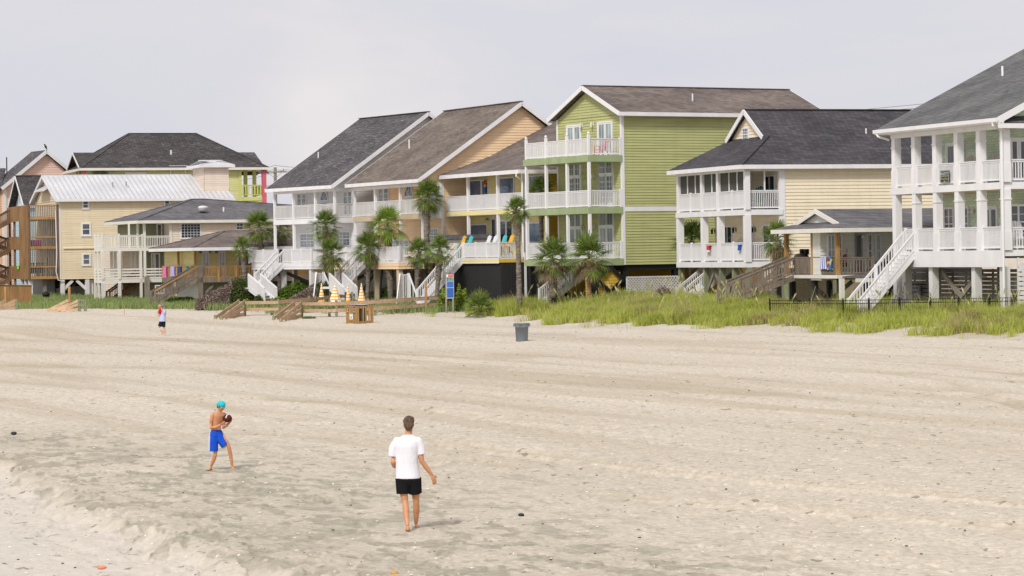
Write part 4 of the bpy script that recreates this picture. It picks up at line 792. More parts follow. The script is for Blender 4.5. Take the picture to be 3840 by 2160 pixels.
# carport
ys=[.2,w-.3]; 
for a in (472,658): 
    for y in ys: X=h.X('A',a,1250,.2); h.post(X,y,-1.2,zb,.36,WHITE2,'piling')
for a,b,c_,d_ in ((548,1190,485,1255),(578,1190,650,1255)): p=(h.X('A',a,b,.15),.15,h.Z('A',a,b,2,.15)); q=(h.X('A',c_,d_,.15),.15,h.Z('A',c_,d_,2,.15)); MB().bar(p,q,.1,.26).build('brace',WHITE2,h.r)
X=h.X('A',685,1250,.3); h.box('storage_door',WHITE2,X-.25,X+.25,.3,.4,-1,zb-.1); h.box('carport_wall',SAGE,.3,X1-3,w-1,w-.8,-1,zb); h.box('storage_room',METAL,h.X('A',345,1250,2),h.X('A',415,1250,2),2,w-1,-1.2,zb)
# stair tower
xe=h.X('A',215,900,0); yt=h.Yy('A',62,700,xe); yt=min(max(yt,6),10.5)
zl=[h.Z('A',215,v,xe,0) for v in (1172,945,722)]; ztop=h.Z('A',215,622,xe,0); zbot=h.Z('A',215,1185,xe,0)
print('twr',xe,yt,zl,ztop)
for z in zl: h.box('tower_floor',WOODR,xe,-.02,0,yt,z-.12,z); h.box('tower_beam',WOODO,xe-.03,-.05,-.06,-.002,z-.12,z+.12)
m=MB(); n=int((-xe)/.16)
for i in range(n+1): x=xe+.02+(-xe-.1)*i/n; m.box(x-.04,x+.04,-.04,-.005,zbot,ztop)
m.build('slat_screen',WOODG,h.r)
for a,z in ((-.2,ztop-.02),(0,zl[1]+.98),(0,zl[0]+1.0)): h.box('tower_rail',WOODO,xe-.03,-.05,-.09,-.045,z-.1,z+.03)
h.box('tower_post',WOODR,xe-.05,xe+.12,-.1,.08,zbot,ztop+.03); h.box('tower_post',WOODR,-.24,-.08,-.11,.06,zbot,ztop+.03)
def boards(x,y0,y1,z0,z1):
    m=MB(); n=max(1,int((y1-y0)/.18))
    for i in range(n): a=y0+(y1-y0)*i/n; m.box(x-.03-.006*(i%2),x,a,a+(y1-y0)/n-.008,z0,z1)
    return m
yp=h.Yy('A',150,900,xe)
boards(xe-.03,0,yp,zbot,ztop).build('board_cladding',WOODB,h.r)
boards(xe-.03,yp+.01,yt,zl[2]-.2,ztop).build('board_cladding',WOODB,h.r); 
for z in zl[:2]: boards(xe-.03,yp+.01,yt-.2,z-.1,z+1.05).build('board_cladding',WOODB,h.r)
for y in (yt-.1,yp+(yt-yp)*.55): h.post(xe+.1,y,-1.2,ztop-.2,.2,WOODG,'tower_post')
for y in (.4,2.4,4.4): h.post(xe+.2,y,-1.2,zbot,.34,WHITE2,'piling')
h.post(-1.3,.6,-1.2,zbot,.3,PILE,'piling')
# zigzag stairs off the tower's far end, towards the ocean
yA=h.Yy('A',60,700,xe)
for i,(zt,zb_) in enumerate(((zl[2],zl[2]-1.6),(zl[1],zl[1]-1.6),(zl[0],zl[0]-1.6))):
    h.stair(xe-.05,zt,xe-2.9,zb_,yt-1.3,yt-.1,WOODR,tread=WOODR); h.box('landing',WOODR,xe-4.1,xe-2.9,yt-1.4,yt+1.3,zb_-.12,zb_)
    if i: h.stair(xe-.05,zt+ (zl[1]-zl[0])*.0+0,xe-.06,zt-.01,0,0.01,WOODR) if False else None
for i,zt in enumerate((zl[2],zl[1],zl[0])):
    zlow=(zl[2-i-1] if i<2 else -.2); h.stair(xe-2.9,zt-1.6,xe-.1,zlow,yt+.05,yt+1.2,WOODR,tread=WOODR)
for x in (xe-4,xe-3): 
    for y in (yt-1.3,yt+1.2): h.post(x,y,-1.2,zl[2]-.6,.16,WOODR,'tower_post')
MB().tube([(-.35,-.14,ztop-.5),(-.3,-.15,4),(-.38,-.14,zl[0]+.5),(-.2,-.14,zbot-.1),(.3,-.1,zbot-.15)],.05,6).build('drain_pipe',WHITE,h.r)
Q4=dict(xe=xe,yt=yt,zl=zl,w=w)
# low deck fence at far left
m=MB(); p0=onz('T',-40,670,.9); p1=onz('T',405,685,.9)
fr=thing('deck_fence','low brown board deck fence below the stair tower at far left','fence',(p0.x,p0.y,.7)); dd=(p1-p0); k=int(dd.length/.16)
for i in range(k): a=Vector((dd.x*i/k,dd.y*i/k,0)); m.bar(a,a+Vector((0,0,1.75)),.11,.03,up=(0,1,0))
m.build('boards',WOODB,fr); m=MB(); m.bar((0,-.05,1.77),(dd.x,dd.y-.05,1.77),.14,.05); m.build('top_rail',WOODR,fr)

# ---- lime house behind
h=h3=H('beach_house','large lime green house with black hip roof and pink posts behind the metal-roofed house','house','K',405,850,38,18,1.0)
x0=0;ze=h.Z('K',405,845,0,0); X1=h.X('K',1350,838,0); yl=h.Yy('K',300,862,0); ra=h.X('K',650,672,yl/2); rb=h.X('K',985,670,yl/2); za=h.Z('K',800,671,(ra+rb)/2,yl/2)
print('h3',ze,X1,yl,ra,rb,za)
hip(h,0,X1,0,yl,ze,za,SH_BLK,CREAMW,rx0=ra,rx1=rb)
xw0=h.X('K',545,870,.6); xw1=h.X('K',1212,870,.6); h.wall(LIME,xw0,xw1,.6,yl-.6,-1,ze-.27,p=.22)
h.box('wall_band',LIMEP,xw1-.25,xw1+.05,.5,.56,-.5,ze-.28); h.box('porch_wall',LIME,1.6,xw0,2.2,yl-.8,-1,ze-.27)
for a,m_,y in ((422,HOTP,.4),(385,LIMEP,2.4),(350,LIMEP,4.4)): X=h.X('K',a,870,y); h.post(max(X,.4),y,-1,ze-.27,.42,m_)
for a in (1235,1280): X=h.X('K',a,900,2.6); h.post(X,2.6,-1,ze-.27,.34,LIMEP)
xq=h.X('K',1328,900,.5); h.post(xq,.5,-1,ze-.27,.42,HOTP)
for za_,zb_ in ((930,985),(1015,1050)): z0=h.Z('K',1270,zb_,xq,.5); z1=h.Z('K',1270,za_,xq,.5); h.rail((xw1,.5),(xq-.2,.5),z0,z1,LIMEP,gap=.3,bw=.1); h.rail((xq-.1,.7),(xq-.1,4),z0,z1,LIMEP,gap=.3,bw=.1)
for v in (998,): z=h.Z('K',1270,v,xq,.5); h.box('porch_floor',LIMEP,xw1,xq+.2,.45,yl-1,z-.25,z+.15)
X=h.X('M',372,260,.5); z=h.Z('M',372,215,X,.5); zb_=h.Z('M',372,305,X,.5); m=MB(); m.box(X-.9,X+.9,.3,.55,zb_+.9,z); m.box(X-.8,X-.7,.4,.55,zb_,zb_+.9); m.box(X+.7,X+.8,.4,.55,zb_,zb_+.9); m.build('window_shutter',WHITE,h.r)
X0,X_=h.X('K',627,875,.5),h.X('K',735,875,.5); h.box('window_hood',CREAMW,X0,X_,.45,.56,h.Z('K',680,884,X_,.5),h.Z('K',680,868,X_,.5))
X=h.X('K',861,770,2.6); pipe(h,X,2.6,h.Z('K',861,778,X,2.6),.45,.09)
# front and rear dormer gables
def dormer(xa,ya,yb,xe,ze_,za_,wallm):
    ym=(ya+yb)/2; MB().slab([(xa,ya,ze_),(xe,ya,ze_),(xe,ym,za_),(xa,ym,za_)],.12).slab([(xa,yb,ze_),(xa,ym+.002,za_),(xe,ym+.002,za_),(xe,yb,ze_)],.12).build('dormer_roof',SH_BLK,h.r)
    f=MB(); f.bar((xa-.03,ya,ze_-.1),(xa-.03,ym,za_-.1),.06,.22); f.bar((xa-.03,yb,ze_-.1),(xa-.03,ym,za_-.1),.06,.22); f.build('dormer_trim',CREAMW,h.r)
    MB().add([(xa+.8,ya+.3,ze_),(xa+.8,yb-.3,ze_),(xa+.8,ym,za_-.3),(xa+1,ya+.3,ze_),(xa+1,yb-.3,ze_),(xa+1,ym,za_-.3)],[(0,1,2),(3,5,4),(0,3,4,1),(1,4,5,2),(2,5,3,0)]).build('dormer_wall',wallm,h.r)
xd_=h.X('K',350,768,yl*.42); dormer(.15,1.6,yl*.42*2-1.6,7,ze+.1,h.Z('K',350,768,.15,yl*.42),HOTP)
ym=yl*.6; xq2=h.X('K',1280,766,ym); zq=h.Z('K',1280,766,xq2,ym); MB().slab([(xq2-5,ym-2.6,zq-2.2),(xq2+.9,ym-2.6,zq-2.2),(xq2,ym,zq),(xq2-5,ym,zq)],.12).slab([(xq2-5,ym+2.6,zq-2.2),(xq2-5,ym+.01,zq),(xq2,ym+.01,zq),(xq2+.9,ym+2.6,zq-2.2)],.12).add([(xq2,ym,zq),(xq2+.9,ym-2.6,zq-2.2),(xq2+.9,ym+2.6,zq-2.2)],[(0,1,2)]).build('dormer_roof',SH_DARK,h.r)

# ---- pink house, far left
h=h1=H('beach_house','pink gabled house with dark roof partly cut off at the far left','house','I',85,700,37,30,1.0)
oh=.5; Xa=h.X('I',845,12,-oh); za=h.Z('I',845,12,Xa,-oh); ze=h.Z('I',30,690,-oh,-oh); yf=h.Yy('I',572,62,Xa)
xe2=h.X('I',1178,280,-oh); ze2=h.Z('I',1178,280,xe2,-oh)
print('h1',Xa,za,ze,yf)
m=MB(); m.slab([(-oh,-oh,ze),(Xa,-oh,za),(Xa,yf,za),(-oh,yf,ze)],.14).slab([(Xa+.003,-oh,za),(2*Xa+oh,-oh,ze),(2*Xa+oh,yf,ze),(Xa+.003,yf,za)],.14); m.build('roof',SH_DARK,h.r)
f=MB(); f.bar((-oh,-oh-.03,ze-.15),(Xa,-oh-.03,za-.15),.06,.34); f.bar((2*Xa+oh,-oh-.03,ze-.15),(Xa,-oh-.03,za-.15),.06,.34); f.build('fascia',WHITE,h.r)
h.wall(PINK,0,2*Xa,0,yf-.5,-1,ze-.1,p=.24,gable=('S',Xa,za-.3)); X=h.X('I',78,900,-.05); h.box('corner_trim',WHITE,-.15,.15,-.09,-.035,-1,ze-.1)
for a,b,c_,d_ in ((225,1330,255,1449),(330,1330,360,1449)): ws(h,'I',a,b,c_,d_,0,'dh',gl=GLASSG)
m=MB(); X=h.X('I',125,440,3); m.tube([(X,3,ze+1.5),(X,3,ze+3.2)],.06,6); m.build('vent_pipe',DARK,h.r)
z5=h.Z('I',15,500,-3,2); m=MB().slab([(-4.5,.5,ze),(-.2,.5,ze+.1),(1.4,3.5,z5+1),(-4.5,3.5,z5+1)],.12); m.build('side_roof',SH_DARK,h.r); h.box('side_wall',BEIGEW,-4,-.05,1,4,-1,ze-.13)
# ---- light blue house
h=h2=H('beach_house','light blue gabled house with dark roof squeezed between the pink and cream houses','house','I',465,1005,39,20,1.0)
oh=.2; ze=h.Z('I',465,1008,0,0); wv=h.Yy('I',180,1045,0); za=h.Z('I',316,478,0,wv/2); X1=h.X('I',775,470,wv/2)+8
print('h2',wv,ze,za,X1)
gable_y(h,-.2,X1,wv,0,ze,za,SH_BLK,WHITE); h.wall(BLUE,.5,X1-9,.25,wv-.25,-1,ze-.1,p=.25,gable=('F',wv/2,za-.4))
wf(h,'I',350,735,382,1015,.5,'dh',gl=GLASSC)
# ---- filler: rear wings and distant roofs, closed off at the back by real ground
# ======================= ground sheet
rng=np.random.default_rng(5); TB=rng.random((256,256))
def vn(x,y,seed=0):
    x=x+seed*17.3; y=y+seed*9.7; xi=np.floor(x).astype(int); yi=np.floor(y).astype(int); fx=x-xi; fy=y-yi; fx=fx*fx*(3-2*fx); fy=fy*fy*(3-2*fy)
    a=TB[xi&255,yi&255]; b=TB[(xi+1)&255,yi&255]; c=TB[xi&255,(yi+1)&255]; d=TB[(xi+1)&255,(yi+1)&255]
    return (a*(1-fx)+b*fx)*(1-fy)+(c*(1-fx)+d*fx)*fy
def fbm(x,y,o=4,seed=0):
    s=0;a=.5
    for i in range(o): s=s+a*vn(x*2**i,y*2**i,seed+i*3); a*=.5
    return s/(1-.5**o)
rows=[8,12,16,20,24,27,30]; Y=30.
while Y<300: Y+=max(.03,Y*Y/(4.5*2731)*.45) if Y<215 else 3.5; rows.append(Y)
rows+= [330,380,450,600,900,1500,3000,6000]
tn=np.concatenate([[-3,-1.5,-.8,-.5,-.35,-.28,-.24],np.linspace(-.215,.215,960),[.24,.28,.35,.5,.8,1.5,3]])
YY,TT=np.meshgrid(np.array(rows),tn,indexing='ij'); XX=TT*YY
near=np.clip((130-YY)/60,0,1)
ZZ=gz(XX,YY); flat=np.clip(1-np.clip((foot_dist(XX,YY)[0]+6)/6,0,1),0,1)
far_=np.clip((YY-215)/10,0,1)
# beach relief
det=(fbm(XX*.35,YY*.35,4,1)-.5)*.05+(fbm(XX*3.6,YY*3.0,3,2)-.5)*.022+(fbm(XX*9,YY*6,3,4)-.5)*.022+(np.abs(fbm(XX*7,YY*7,3,5)-.5))*-.03
pit=fbm(XX*3.3,YY*3.3,2,9); det+=-np.clip(pit-.64,0,1)*.30
def plan(c,pts): return [tuple(onz(c,a,b,0))[:2] for a,b in pts]
def pdist(pts):
    best=np.full(XX.shape,1e9); sg=np.zeros(XX.shape)
    for (ax,ay),(bx,by) in zip(pts[:-1],pts[1:]):
        dx,dy=bx-ax,by-ay; t=np.clip(((XX-ax)*dx+(YY-ay)*dy)/(dx*dx+dy*dy),0,1); d=np.hypot(XX-ax-t*dx,YY-ay-t*dy); s=np.sign(dx*(YY-ay)-dy*(XX-ax)); m=d<best; best=np.where(m,d,best); sg=np.where(m,s,sg)
    return best,sg
trk=[[(1290,905),(1700,935),(2250,960),(2400,980),(2590,1050)],[(1700,900),(2200,925),(2450,945),(2600,968)],[(500,920),(1200,958),(1900,1010)],[(1100,1118),(1500,1170),(1900,1216),(2600,1277)],
 [(-20,960),(300,985),(760,1065)],[(-20,858),(600,868),(1300,915)],[(-20,1012),(500,1005),(1050,1040)],[(700,1012),(1500,1078)],[(-20,890),(700,905),(1200,940)],[(1200,990),(1900,1040),(2600,1090)],[(-20,925),(500,935),(1000,985)],
 [(300,1085),(800,1100),(1300,1180)],[(1500,1250),(2100,1290),(2600,1340)],[(1330,860),(1900,885),(2576,905)],[(1700,960),(2576,1010)]]
damp=np.zeros(XX.shape); track=np.zeros(XX.shape); pxm=YY*YY/46080.
SS=XX*.42-YY*.91; TS=XX*.91+YY*.42
for i,t_ in enumerate(trk):
    d,s=pdist(plan('V',t_)); wob=(fbm(XX*.8,YY*.8,2,20+i)-.5)*.5; d=np.abs(d+wob*.5); wd_=np.maximum(.14,pxm*(2.2+1.2*(i%3)))
    kk=1.1 if i==3 else .8
    det+=kk*np.minimum(1,.2/wd_*1.4)*(.075*np.exp(-((d-wd_*1.6)/wd_)**2)-.09*np.exp(-(d/wd_)**2)); track+=.75*kk*np.exp(-(d/(wd_*1.3))**2)*np.clip(fbm(SS*.25,TS*1.2,3,i)*2.2-.25,0,1)
scp=plan('V',[(-200,1120),(0,1175),(130,1235),(260,1300),(420,1365),(600,1420),(900,1470),(1500,1560)]); d,s=pdist(scp); d=-d*s if True else d   # positive towards the water
d=d+(fbm(XX*.9,YY*.9,3,31)-.5)*1.2
wat=np.clip(d/.45+.5,0,1)
strk0=np.clip((fbm(XX*3.0+YY*.9,YY*1.5-XX*.4,4,61)-.52)*9,0,1)
rip=(fbm(XX*1.4+YY*.7,YY*2.0,3,40)-.5)*.55+(.5-np.abs(fbm(XX*2.6,YY*1.5,3,41)-.5)*2)*.45
fpr=np.random.default_rng(77)
def dent(x,y,a,dp=.055):
    global det
    iy=np.searchsorted(rows,[y-.6,y+.6]); sl_=slice(iy[0],iy[1]); X_=XX[sl_]; Y_=YY[sl_]; u=(X_-x)*math.cos(a)+(Y_-y)*math.sin(a); v=-(X_-x)*math.sin(a)+(Y_-y)*math.cos(a); q_=(u/.14)**2+(v/.065)**2
    det[sl_]+= -dp*np.exp(-q_)+dp*.55*np.exp(-((np.sqrt(q_)-1.55)/.45)**2)
for (x0_,y0_,a_,n__) in ((-1.3,38,1.45,9),(-6.0,47,1.0,14),(-7,58,-.35,16),(-9,52,.3,22),(-3,50,2.2,18),(2,44,.9,20),(6,52,2.4,20),(-4,62,.2,24),(9,60,2.6,22),(-11,66,.1,26),(-2,41,-.2,14)):
    for j in range(n__):
        sx_=.33*(1 if j%2 else -1)*.35; dent(x0_+math.cos(a_)*.62*j-math.sin(a_)*sx_+fpr.normal()*.05,y0_+math.sin(a_)*.62*j+math.cos(a_)*sx_+fpr.normal()*.05,a_+fpr.normal()*.15)
for j in range(500): y_=37+45*fpr.random()**1.4; dent((fpr.random()-.5)*.39*y_,y_,fpr.random()*3.1,.03+.02*fpr.random())
det=det*(1-.65*wat)-.20*wat+rip*.15*np.exp(-(d/1.6)**2)-.05*strk0*np.exp(-(d/1.8)**2)+.03*np.exp(-((d+.6)/.5)**2)
ZZ=ZZ+det*flat*np.where(YY>25,1,0)+ (1-flat)*(fbm(XX*1.1,YY*1.1,4,50)-.5)*.16*(1-far_)
band=np.exp(-((d+2.6)/3.0)**2); edge=np.exp(-((d+.2)/1.5)**2)
strk=strk0
dm=np.clip((82-YY)/30,0,1)*np.clip((-XX+6+ (YY-45)*-.05)/8,0,1)
damp+= .34*np.clip(fbm(XX*.16,YY*.16,3,60)*1.2-.1,0,1)*np.clip((95-YY)/40,0,1)*np.clip(dm+.25,0,1)+ .55*band*np.clip(fbm(XX*.7,YY*.5,4,61)*2-.45,0,1)+.6*band*strk
track+=.55*np.clip((fbm(SS*.035,TS*.75,4,66)-.50)*5,0,1)*np.clip((YY-50)/20,.25,1)+.25*np.clip((fbm(SS*.05,TS*.22,3,67)-.48)*4,0,1)
damp+=.5*strk*np.clip((88-YY)/30,0,1)*np.clip(dm+.35,0,1)*.8; damp=np.clip(damp,0,1)*(1-.85*wat)+.95*edge*strk*np.clip(fbm(XX*.5,YY*.4,2,64)*3-.8,0,1); damp=np.maximum(damp,.5*wat*np.clip(fbm(XX*.5,YY*.35,3,70)*3-1.75,0,1))
nr,nc=XX.shape; V=np.stack([XX,YY,ZZ],-1).reshape(-1,3)
ii=np.arange(nr-1)[:,None]*nc+np.arange(nc-1)[None,:]; q=np.stack([ii,ii+1,ii+nc+1,ii+nc],-1).reshape(-1)
m,n,l,p=nt('beach_sand')
at1=n.new('ShaderNodeAttribute'); at1.attribute_name='damp'; at2=n.new('ShaderNodeAttribute'); at2.attribute_name='pale'; at3=n.new('ShaderNodeAttribute'); at3.attribute_name='inland_dark'
v=mapping(n,l,1,1,1)
c1,_=noise_mix(n,l,v,7.5,(.49,.43,.34),(.70,.62,.515),9,.3,.7)
mx=n.new('ShaderNodeMix'); mx.data_type='RGBA'; l.new(at1.outputs['Fac'],mx.inputs['Factor']); l.new(c1,mx.inputs['A'])
c2,_=noise_mix(n,l,v,5,(.30,.27,.21),(.46,.415,.325),6,.3,.7); l.new(c2,mx.inputs['B'])
at4=n.new('ShaderNodeAttribute'); at4.attribute_name='track'; mt=n.new('ShaderNodeMix'); mt.data_type='RGBA'; l.new(at4.outputs['Fac'],mt.inputs['Factor']); l.new(mx.outputs['Result'],mt.inputs['A']); mt.inputs['B'].default_value=(.45,.385,.285,1); mx=mt
mx2=n.new('ShaderNodeMix'); mx2.data_type='RGBA'; l.new(at2.outputs['Fac'],mx2.inputs['Factor']); l.new(mx.outputs['Result'],mx2.inputs['A']); mx2.inputs['B'].default_value=(.60,.55,.485,1)
def flecks(prev,scale,thr,col,det=2):
    t=n.new('ShaderNodeTexNoise'); t.inputs['Scale'].default_value=scale; t.inputs['Detail'].default_value=det; l.new(v,t.inputs['Vector']); r=n.new('ShaderNodeMapRange'); r.inputs['From Min'].default_value=thr; r.inputs['From Max'].default_value=thr+.04; l.new(t.outputs['Fac'],r.inputs['Value'])
    k=n.new('ShaderNodeMix'); k.data_type='RGBA'; l.new(r.outputs[0],k.inputs['Factor']); l.new(prev,k.inputs['A']); k.inputs['B'].default_value=rgb(col); return k.outputs['Result']
o_=flecks(mx2.outputs['Result'],3.1,.665,(.30,.265,.20)); o_=flecks(o_,7.7,.70,(.22,.20,.16)); o_=flecks(o_,11,.735,(.80,.78,.74),1)  # dark flecks paint tiny clump shadows and wrack; pale ones are shell bits
k=n.new('ShaderNodeMix'); k.data_type='RGBA'; l.new(at3.outputs['Fac'],k.inputs['Factor']); l.new(o_,k.inputs['A']); cl,_=noise_mix(n,l,v,1.7,(.10,.085,.05),(.30,.25,.17),5); l.new(cl,k.inputs['B'])
l.new(k.outputs['Result'],p.inputs['Base Color']); p.inputs['Roughness'].default_value=.95; p.inputs['Specular IOR Level'].default_value=.1
t=n.new('ShaderNodeTexNoise'); t.inputs['Scale'].default_value=13; t.inputs['Detail'].default_value=6; t.inputs['Roughness'].default_value=.6; l.new(v,t.inputs['Vector'])
b=n.new('ShaderNodeBump'); b.inputs['Strength'].default_value=.5; b.inputs['Distance'].default_value=.035; l.new(t.outputs['Fac'],b.inputs['Height']); l.new(b.outputs[0],p.inputs['Normal'])
g=freemesh('sand',V,q,np.full(len(q)//4,4),m,True); tag(g,'pale tan beach sand with rake lines and footprints rising to low dunes',None,kind='structure')
fd,_,ri_=foot_dist(XX,YY); inland_dark=np.clip((fd-4)/5,0,1)*np.clip((330-YY)/60,0,1)*.9  # ground colour turns mottled dark brown inland of the dune foot
pale=np.clip(wat*.75,0,1)*(YY<90); pale=np.maximum(pale,np.exp(-((fd+2)/4)**2)*.5*np.clip(fbm(XX*.4,YY*.3,3,80)*2-.4,0,1))
for nm,a in (('damp',damp),('track',np.clip(track,0,1)*(1-wat)),('pale',pale),('inland_dark',inland_dark)):
    A=g.data.attributes.new(nm,'FLOAT','POINT'); A.data.foreach_set('value',a.astype(np.float32).ravel())

# ======================= grass
def blades(name,P,hgt,wid,mat,lean=.5,seed=1):
    r=np.random.default_rng(seed); n_=len(P); az=r.random(n_)*2*math.pi; ln=r.random(n_)**.8*lean; w_=wid*(.6+.8*r.random(n_)); fa=r.random(n_)*math.pi
    dx=np.cos(az)*ln*hgt; dy=np.sin(az)*ln*hgt; sx=np.cos(fa)*w_/2; sy=np.sin(fa)*w_/2
    z=P[:,2]-.03; v=np.zeros((n_,5,3))
    v[:,0]=np.stack([P[:,0]-sx,P[:,1]-sy,z],-1); v[:,1]=np.stack([P[:,0]+sx,P[:,1]+sy,z],-1)
    v[:,2]=np.stack([P[:,0]+dx*.35+sx*.8,P[:,1]+dy*.35+sy*.8,z+hgt*.6],-1); v[:,3]=np.stack([P[:,0]+dx*.35-sx*.8,P[:,1]+dy*.35-sy*.8,z+hgt*.6],-1)
    v[:,4]=np.stack([P[:,0]+dx,P[:,1]+dy,z+hgt*(1-.35*ln)],-1)
    b_=np.arange(n_)[:,None]*5; f=np.concatenate([b_+np.array([[0,1,2,3]]),b_+np.array([[3,2,4]])],1).ravel()
    return freemesh(name,v.reshape(-1,3),f,np.tile([4,3],n_),mat)
GR1=leafy('dune_grass',[(.24,.31,.05),(.50,.55,.09),(.62,.66,.14),(.46,.54,.09),(.68,.66,.24),(.60,.52,.24),(.40,.50,.08),(.57,.63,.12),(.34,.43,.08)],.45)
GR2=leafy('coastal_grass_left',[(.15,.22,.07),(.26,.36,.12),(.33,.43,.16),(.42,.42,.18),(.22,.31,.10)],.35)
def scatter(n_,x0,x1,d0,d1,seed,thr=.42,fs=.55):
    r=np.random.default_rng(seed); fx=np.array([p[0] for p in FOOT]); fy=np.array([p[1] for p in FOOT]); L=np.concatenate([[0],np.cumsum(np.hypot(np.diff(fx),np.diff(fy)))])
    lo=np.interp(x0,fx,L); hi=np.interp(x1,fx,L); s_=lo+(hi-lo)*r.random(n_); px_=np.interp(s_,L,fx); py_=np.interp(s_,L,fy)
    ex=np.interp(s_+.5,L,fx)-np.interp(s_-.5,L,fx); ey=np.interp(s_+.5,L,fy)-np.interp(s_-.5,L,fy); ll=np.hypot(ex,ey); d=d0+(d1-d0)*r.random(n_)**.85
    x=px_-ey/ll*d+r.normal(0,.3,n_); y=py_+ex/ll*d+r.normal(0,.3,n_); c=fbm(x*fs,y*fs,3,90)+.25*vn(x*2.3,y*2.3,7)-.12
    keep=(c+.14*(r.random(n_)-.5))>(thr+np.where(x>9,.30*np.clip((1.6-d)/1.6,0,1),.44*np.clip((4.2-d)/4.2,0,1)**1.1)); x,y,d,c=x[keep],y[keep],d[keep],c[keep]
    return np.stack([x,y,gz(x,y)],-1),d,c
P,dd,cc=scatter(420000,-4.5,27,-1.0,9.5,3,.33); hh=(.48+.55*cc)*(.6+.6*rng.random(len(P)))*np.clip(.6+dd/4,.6,1)*np.where(P[:,0]>13,1.05,1)*(.55+.85*vn(P[:,0]*1.1,P[:,1]*1.1,4))
dry=(fbm(P[:,0]*.45,P[:,1]*.45,3,123)> .635)&(rng.random(len(P))<.75)
GR3=leafy('dry_grass',[(.38,.30,.14),(.50,.42,.20),(.46,.44,.14),(.32,.28,.12),(.58,.50,.26)],.3)
tag(blades('dry_dune_grass',P[dry],hh[dry],.024,GR3,.95,3),'patches of brownish dry grass and weeds within the dune grass','grass',kind='stuff'); P,hh=P[~dry],hh[~dry]
tag(blades('dune_grass',P,hh,.024,GR1,.95,2),'yellow green dune grass covering the dune in front of the houses','grass',kind='stuff')
P,dd,cc=scatter(170000,-60,-4.5,-.6,20,4,.33); ok=~((P[:,0]>-21)&(P[:,0]<-9)&(dd<4.5)&(cc<.62)); P,dd,cc=P[ok],dd[ok],cc[ok]; hh=(.36+.45*cc)*(.6+.6*rng.random(len(P)))
tag(blades('beach_grass',P,hh,.036,GR2,.6,6),'soft green grass along the back of the beach at left','grass',kind='stuff')
# sea oats
OAT=leafy('sea_oat_stalks',[(.46,.42,.20),(.55,.50,.26),(.38,.38,.14),(.62,.55,.32)],.2); m=MB()
P,dd,cc=scatter(420,-3,27,1.5,8.5,8,.3)
for i,p_ in enumerate(P):
    r_=random.random; hgt=1.0+.75*r_(); a=r_()*6.28; dx,dy=math.cos(a)*.28*hgt,math.sin(a)*.28*hgt; x,y,z=p_
    m.tube([(x,y,z),(x+dx*.3,y+dy*.3,z+hgt*.6),(x+dx,y+dy,z+hgt)],[.010,.009,.007],3,False)
    if i%2==0:
        t_=Vector((x+dx*.75,y+dy*.75,z+hgt*.82)); e_=Vector((x+dx*1.2,y+dy*1.2,z+hgt*1.02)); m.tube([t_,(t_+e_)/2,e_],[.012,.045,.006],4,False)
tag(m.build('sea_oats',OAT),'tall pale sea oat stalks rising above the dune grass','grass',kind='stuff')
# shells and pebbles
m=MB(); m2=MB(); r=np.random.default_rng(12)
for i in range(700):
    Yp=36*(150/36)**(r.random()**1.0); X_=(r.random()-.5)*.39*Yp; s_=.007+.013*r.random()**2+Yp*.00007; 
    z=float(gz(np.array([X_]),np.array([Yp]))[0])+.03; (m if i%3 else m2).ell((X_,Yp,z),(s_*1.4,s_*1.2,s_*.6),6,4)
tag(m.build('shell_fragments',paint('shell',(.82,.80,.76),.4)),'tiny white shell fragments scattered over the beach','shells',kind='stuff')
tag(m2.build('dark_pebbles',paint('pebble',(.05,.05,.055),.7)),'small dark pebbles scattered over the beach','pebbles',kind='stuff')
# ======================= palms
FRON=leafy('palm_frond_green',[(.06,.11,.02),(.12,.20,.035),(.19,.28,.05),(.27,.33,.07),(.09,.15,.035),(.30,.30,.10)],.3,.45)
FRONB=leafy('palm_frond_bright',[(.16,.26,.03),(.24,.36,.045),(.30,.42,.06),(.12,.20,.03)],.35,.4)
DEAD=leafy('palm_frond_dead',[(.20,.14,.075),(.34,.26,.155),(.42,.35,.24),(.26,.17,.09)],.2,.8)
def trunk_mat(name,c0,c1):
    m,n,l,p=nt(name); v=mapping(n,l,3,3,9); c,f=noise_mix(n,l,v,1.4,c0,c1,5); l.new(c,p.inputs['Base Color']); p.inputs['Roughness'].default_value=.95
    b=n.new('ShaderNodeBump'); b.inputs['Strength'].default_value=.8; b.inputs['Distance'].default_value=.04; l.new(f,b.inputs['Height']); l.new(b.outputs[0],p.inputs['Normal']); return m
TRK=trunk_mat('palm_trunk_bark',(.085,.07,.055),(.27,.23,.185)); TRKR=trunk_mat('palm_trunk_red_bark',(.16,.09,.05),(.36,.22,.13))
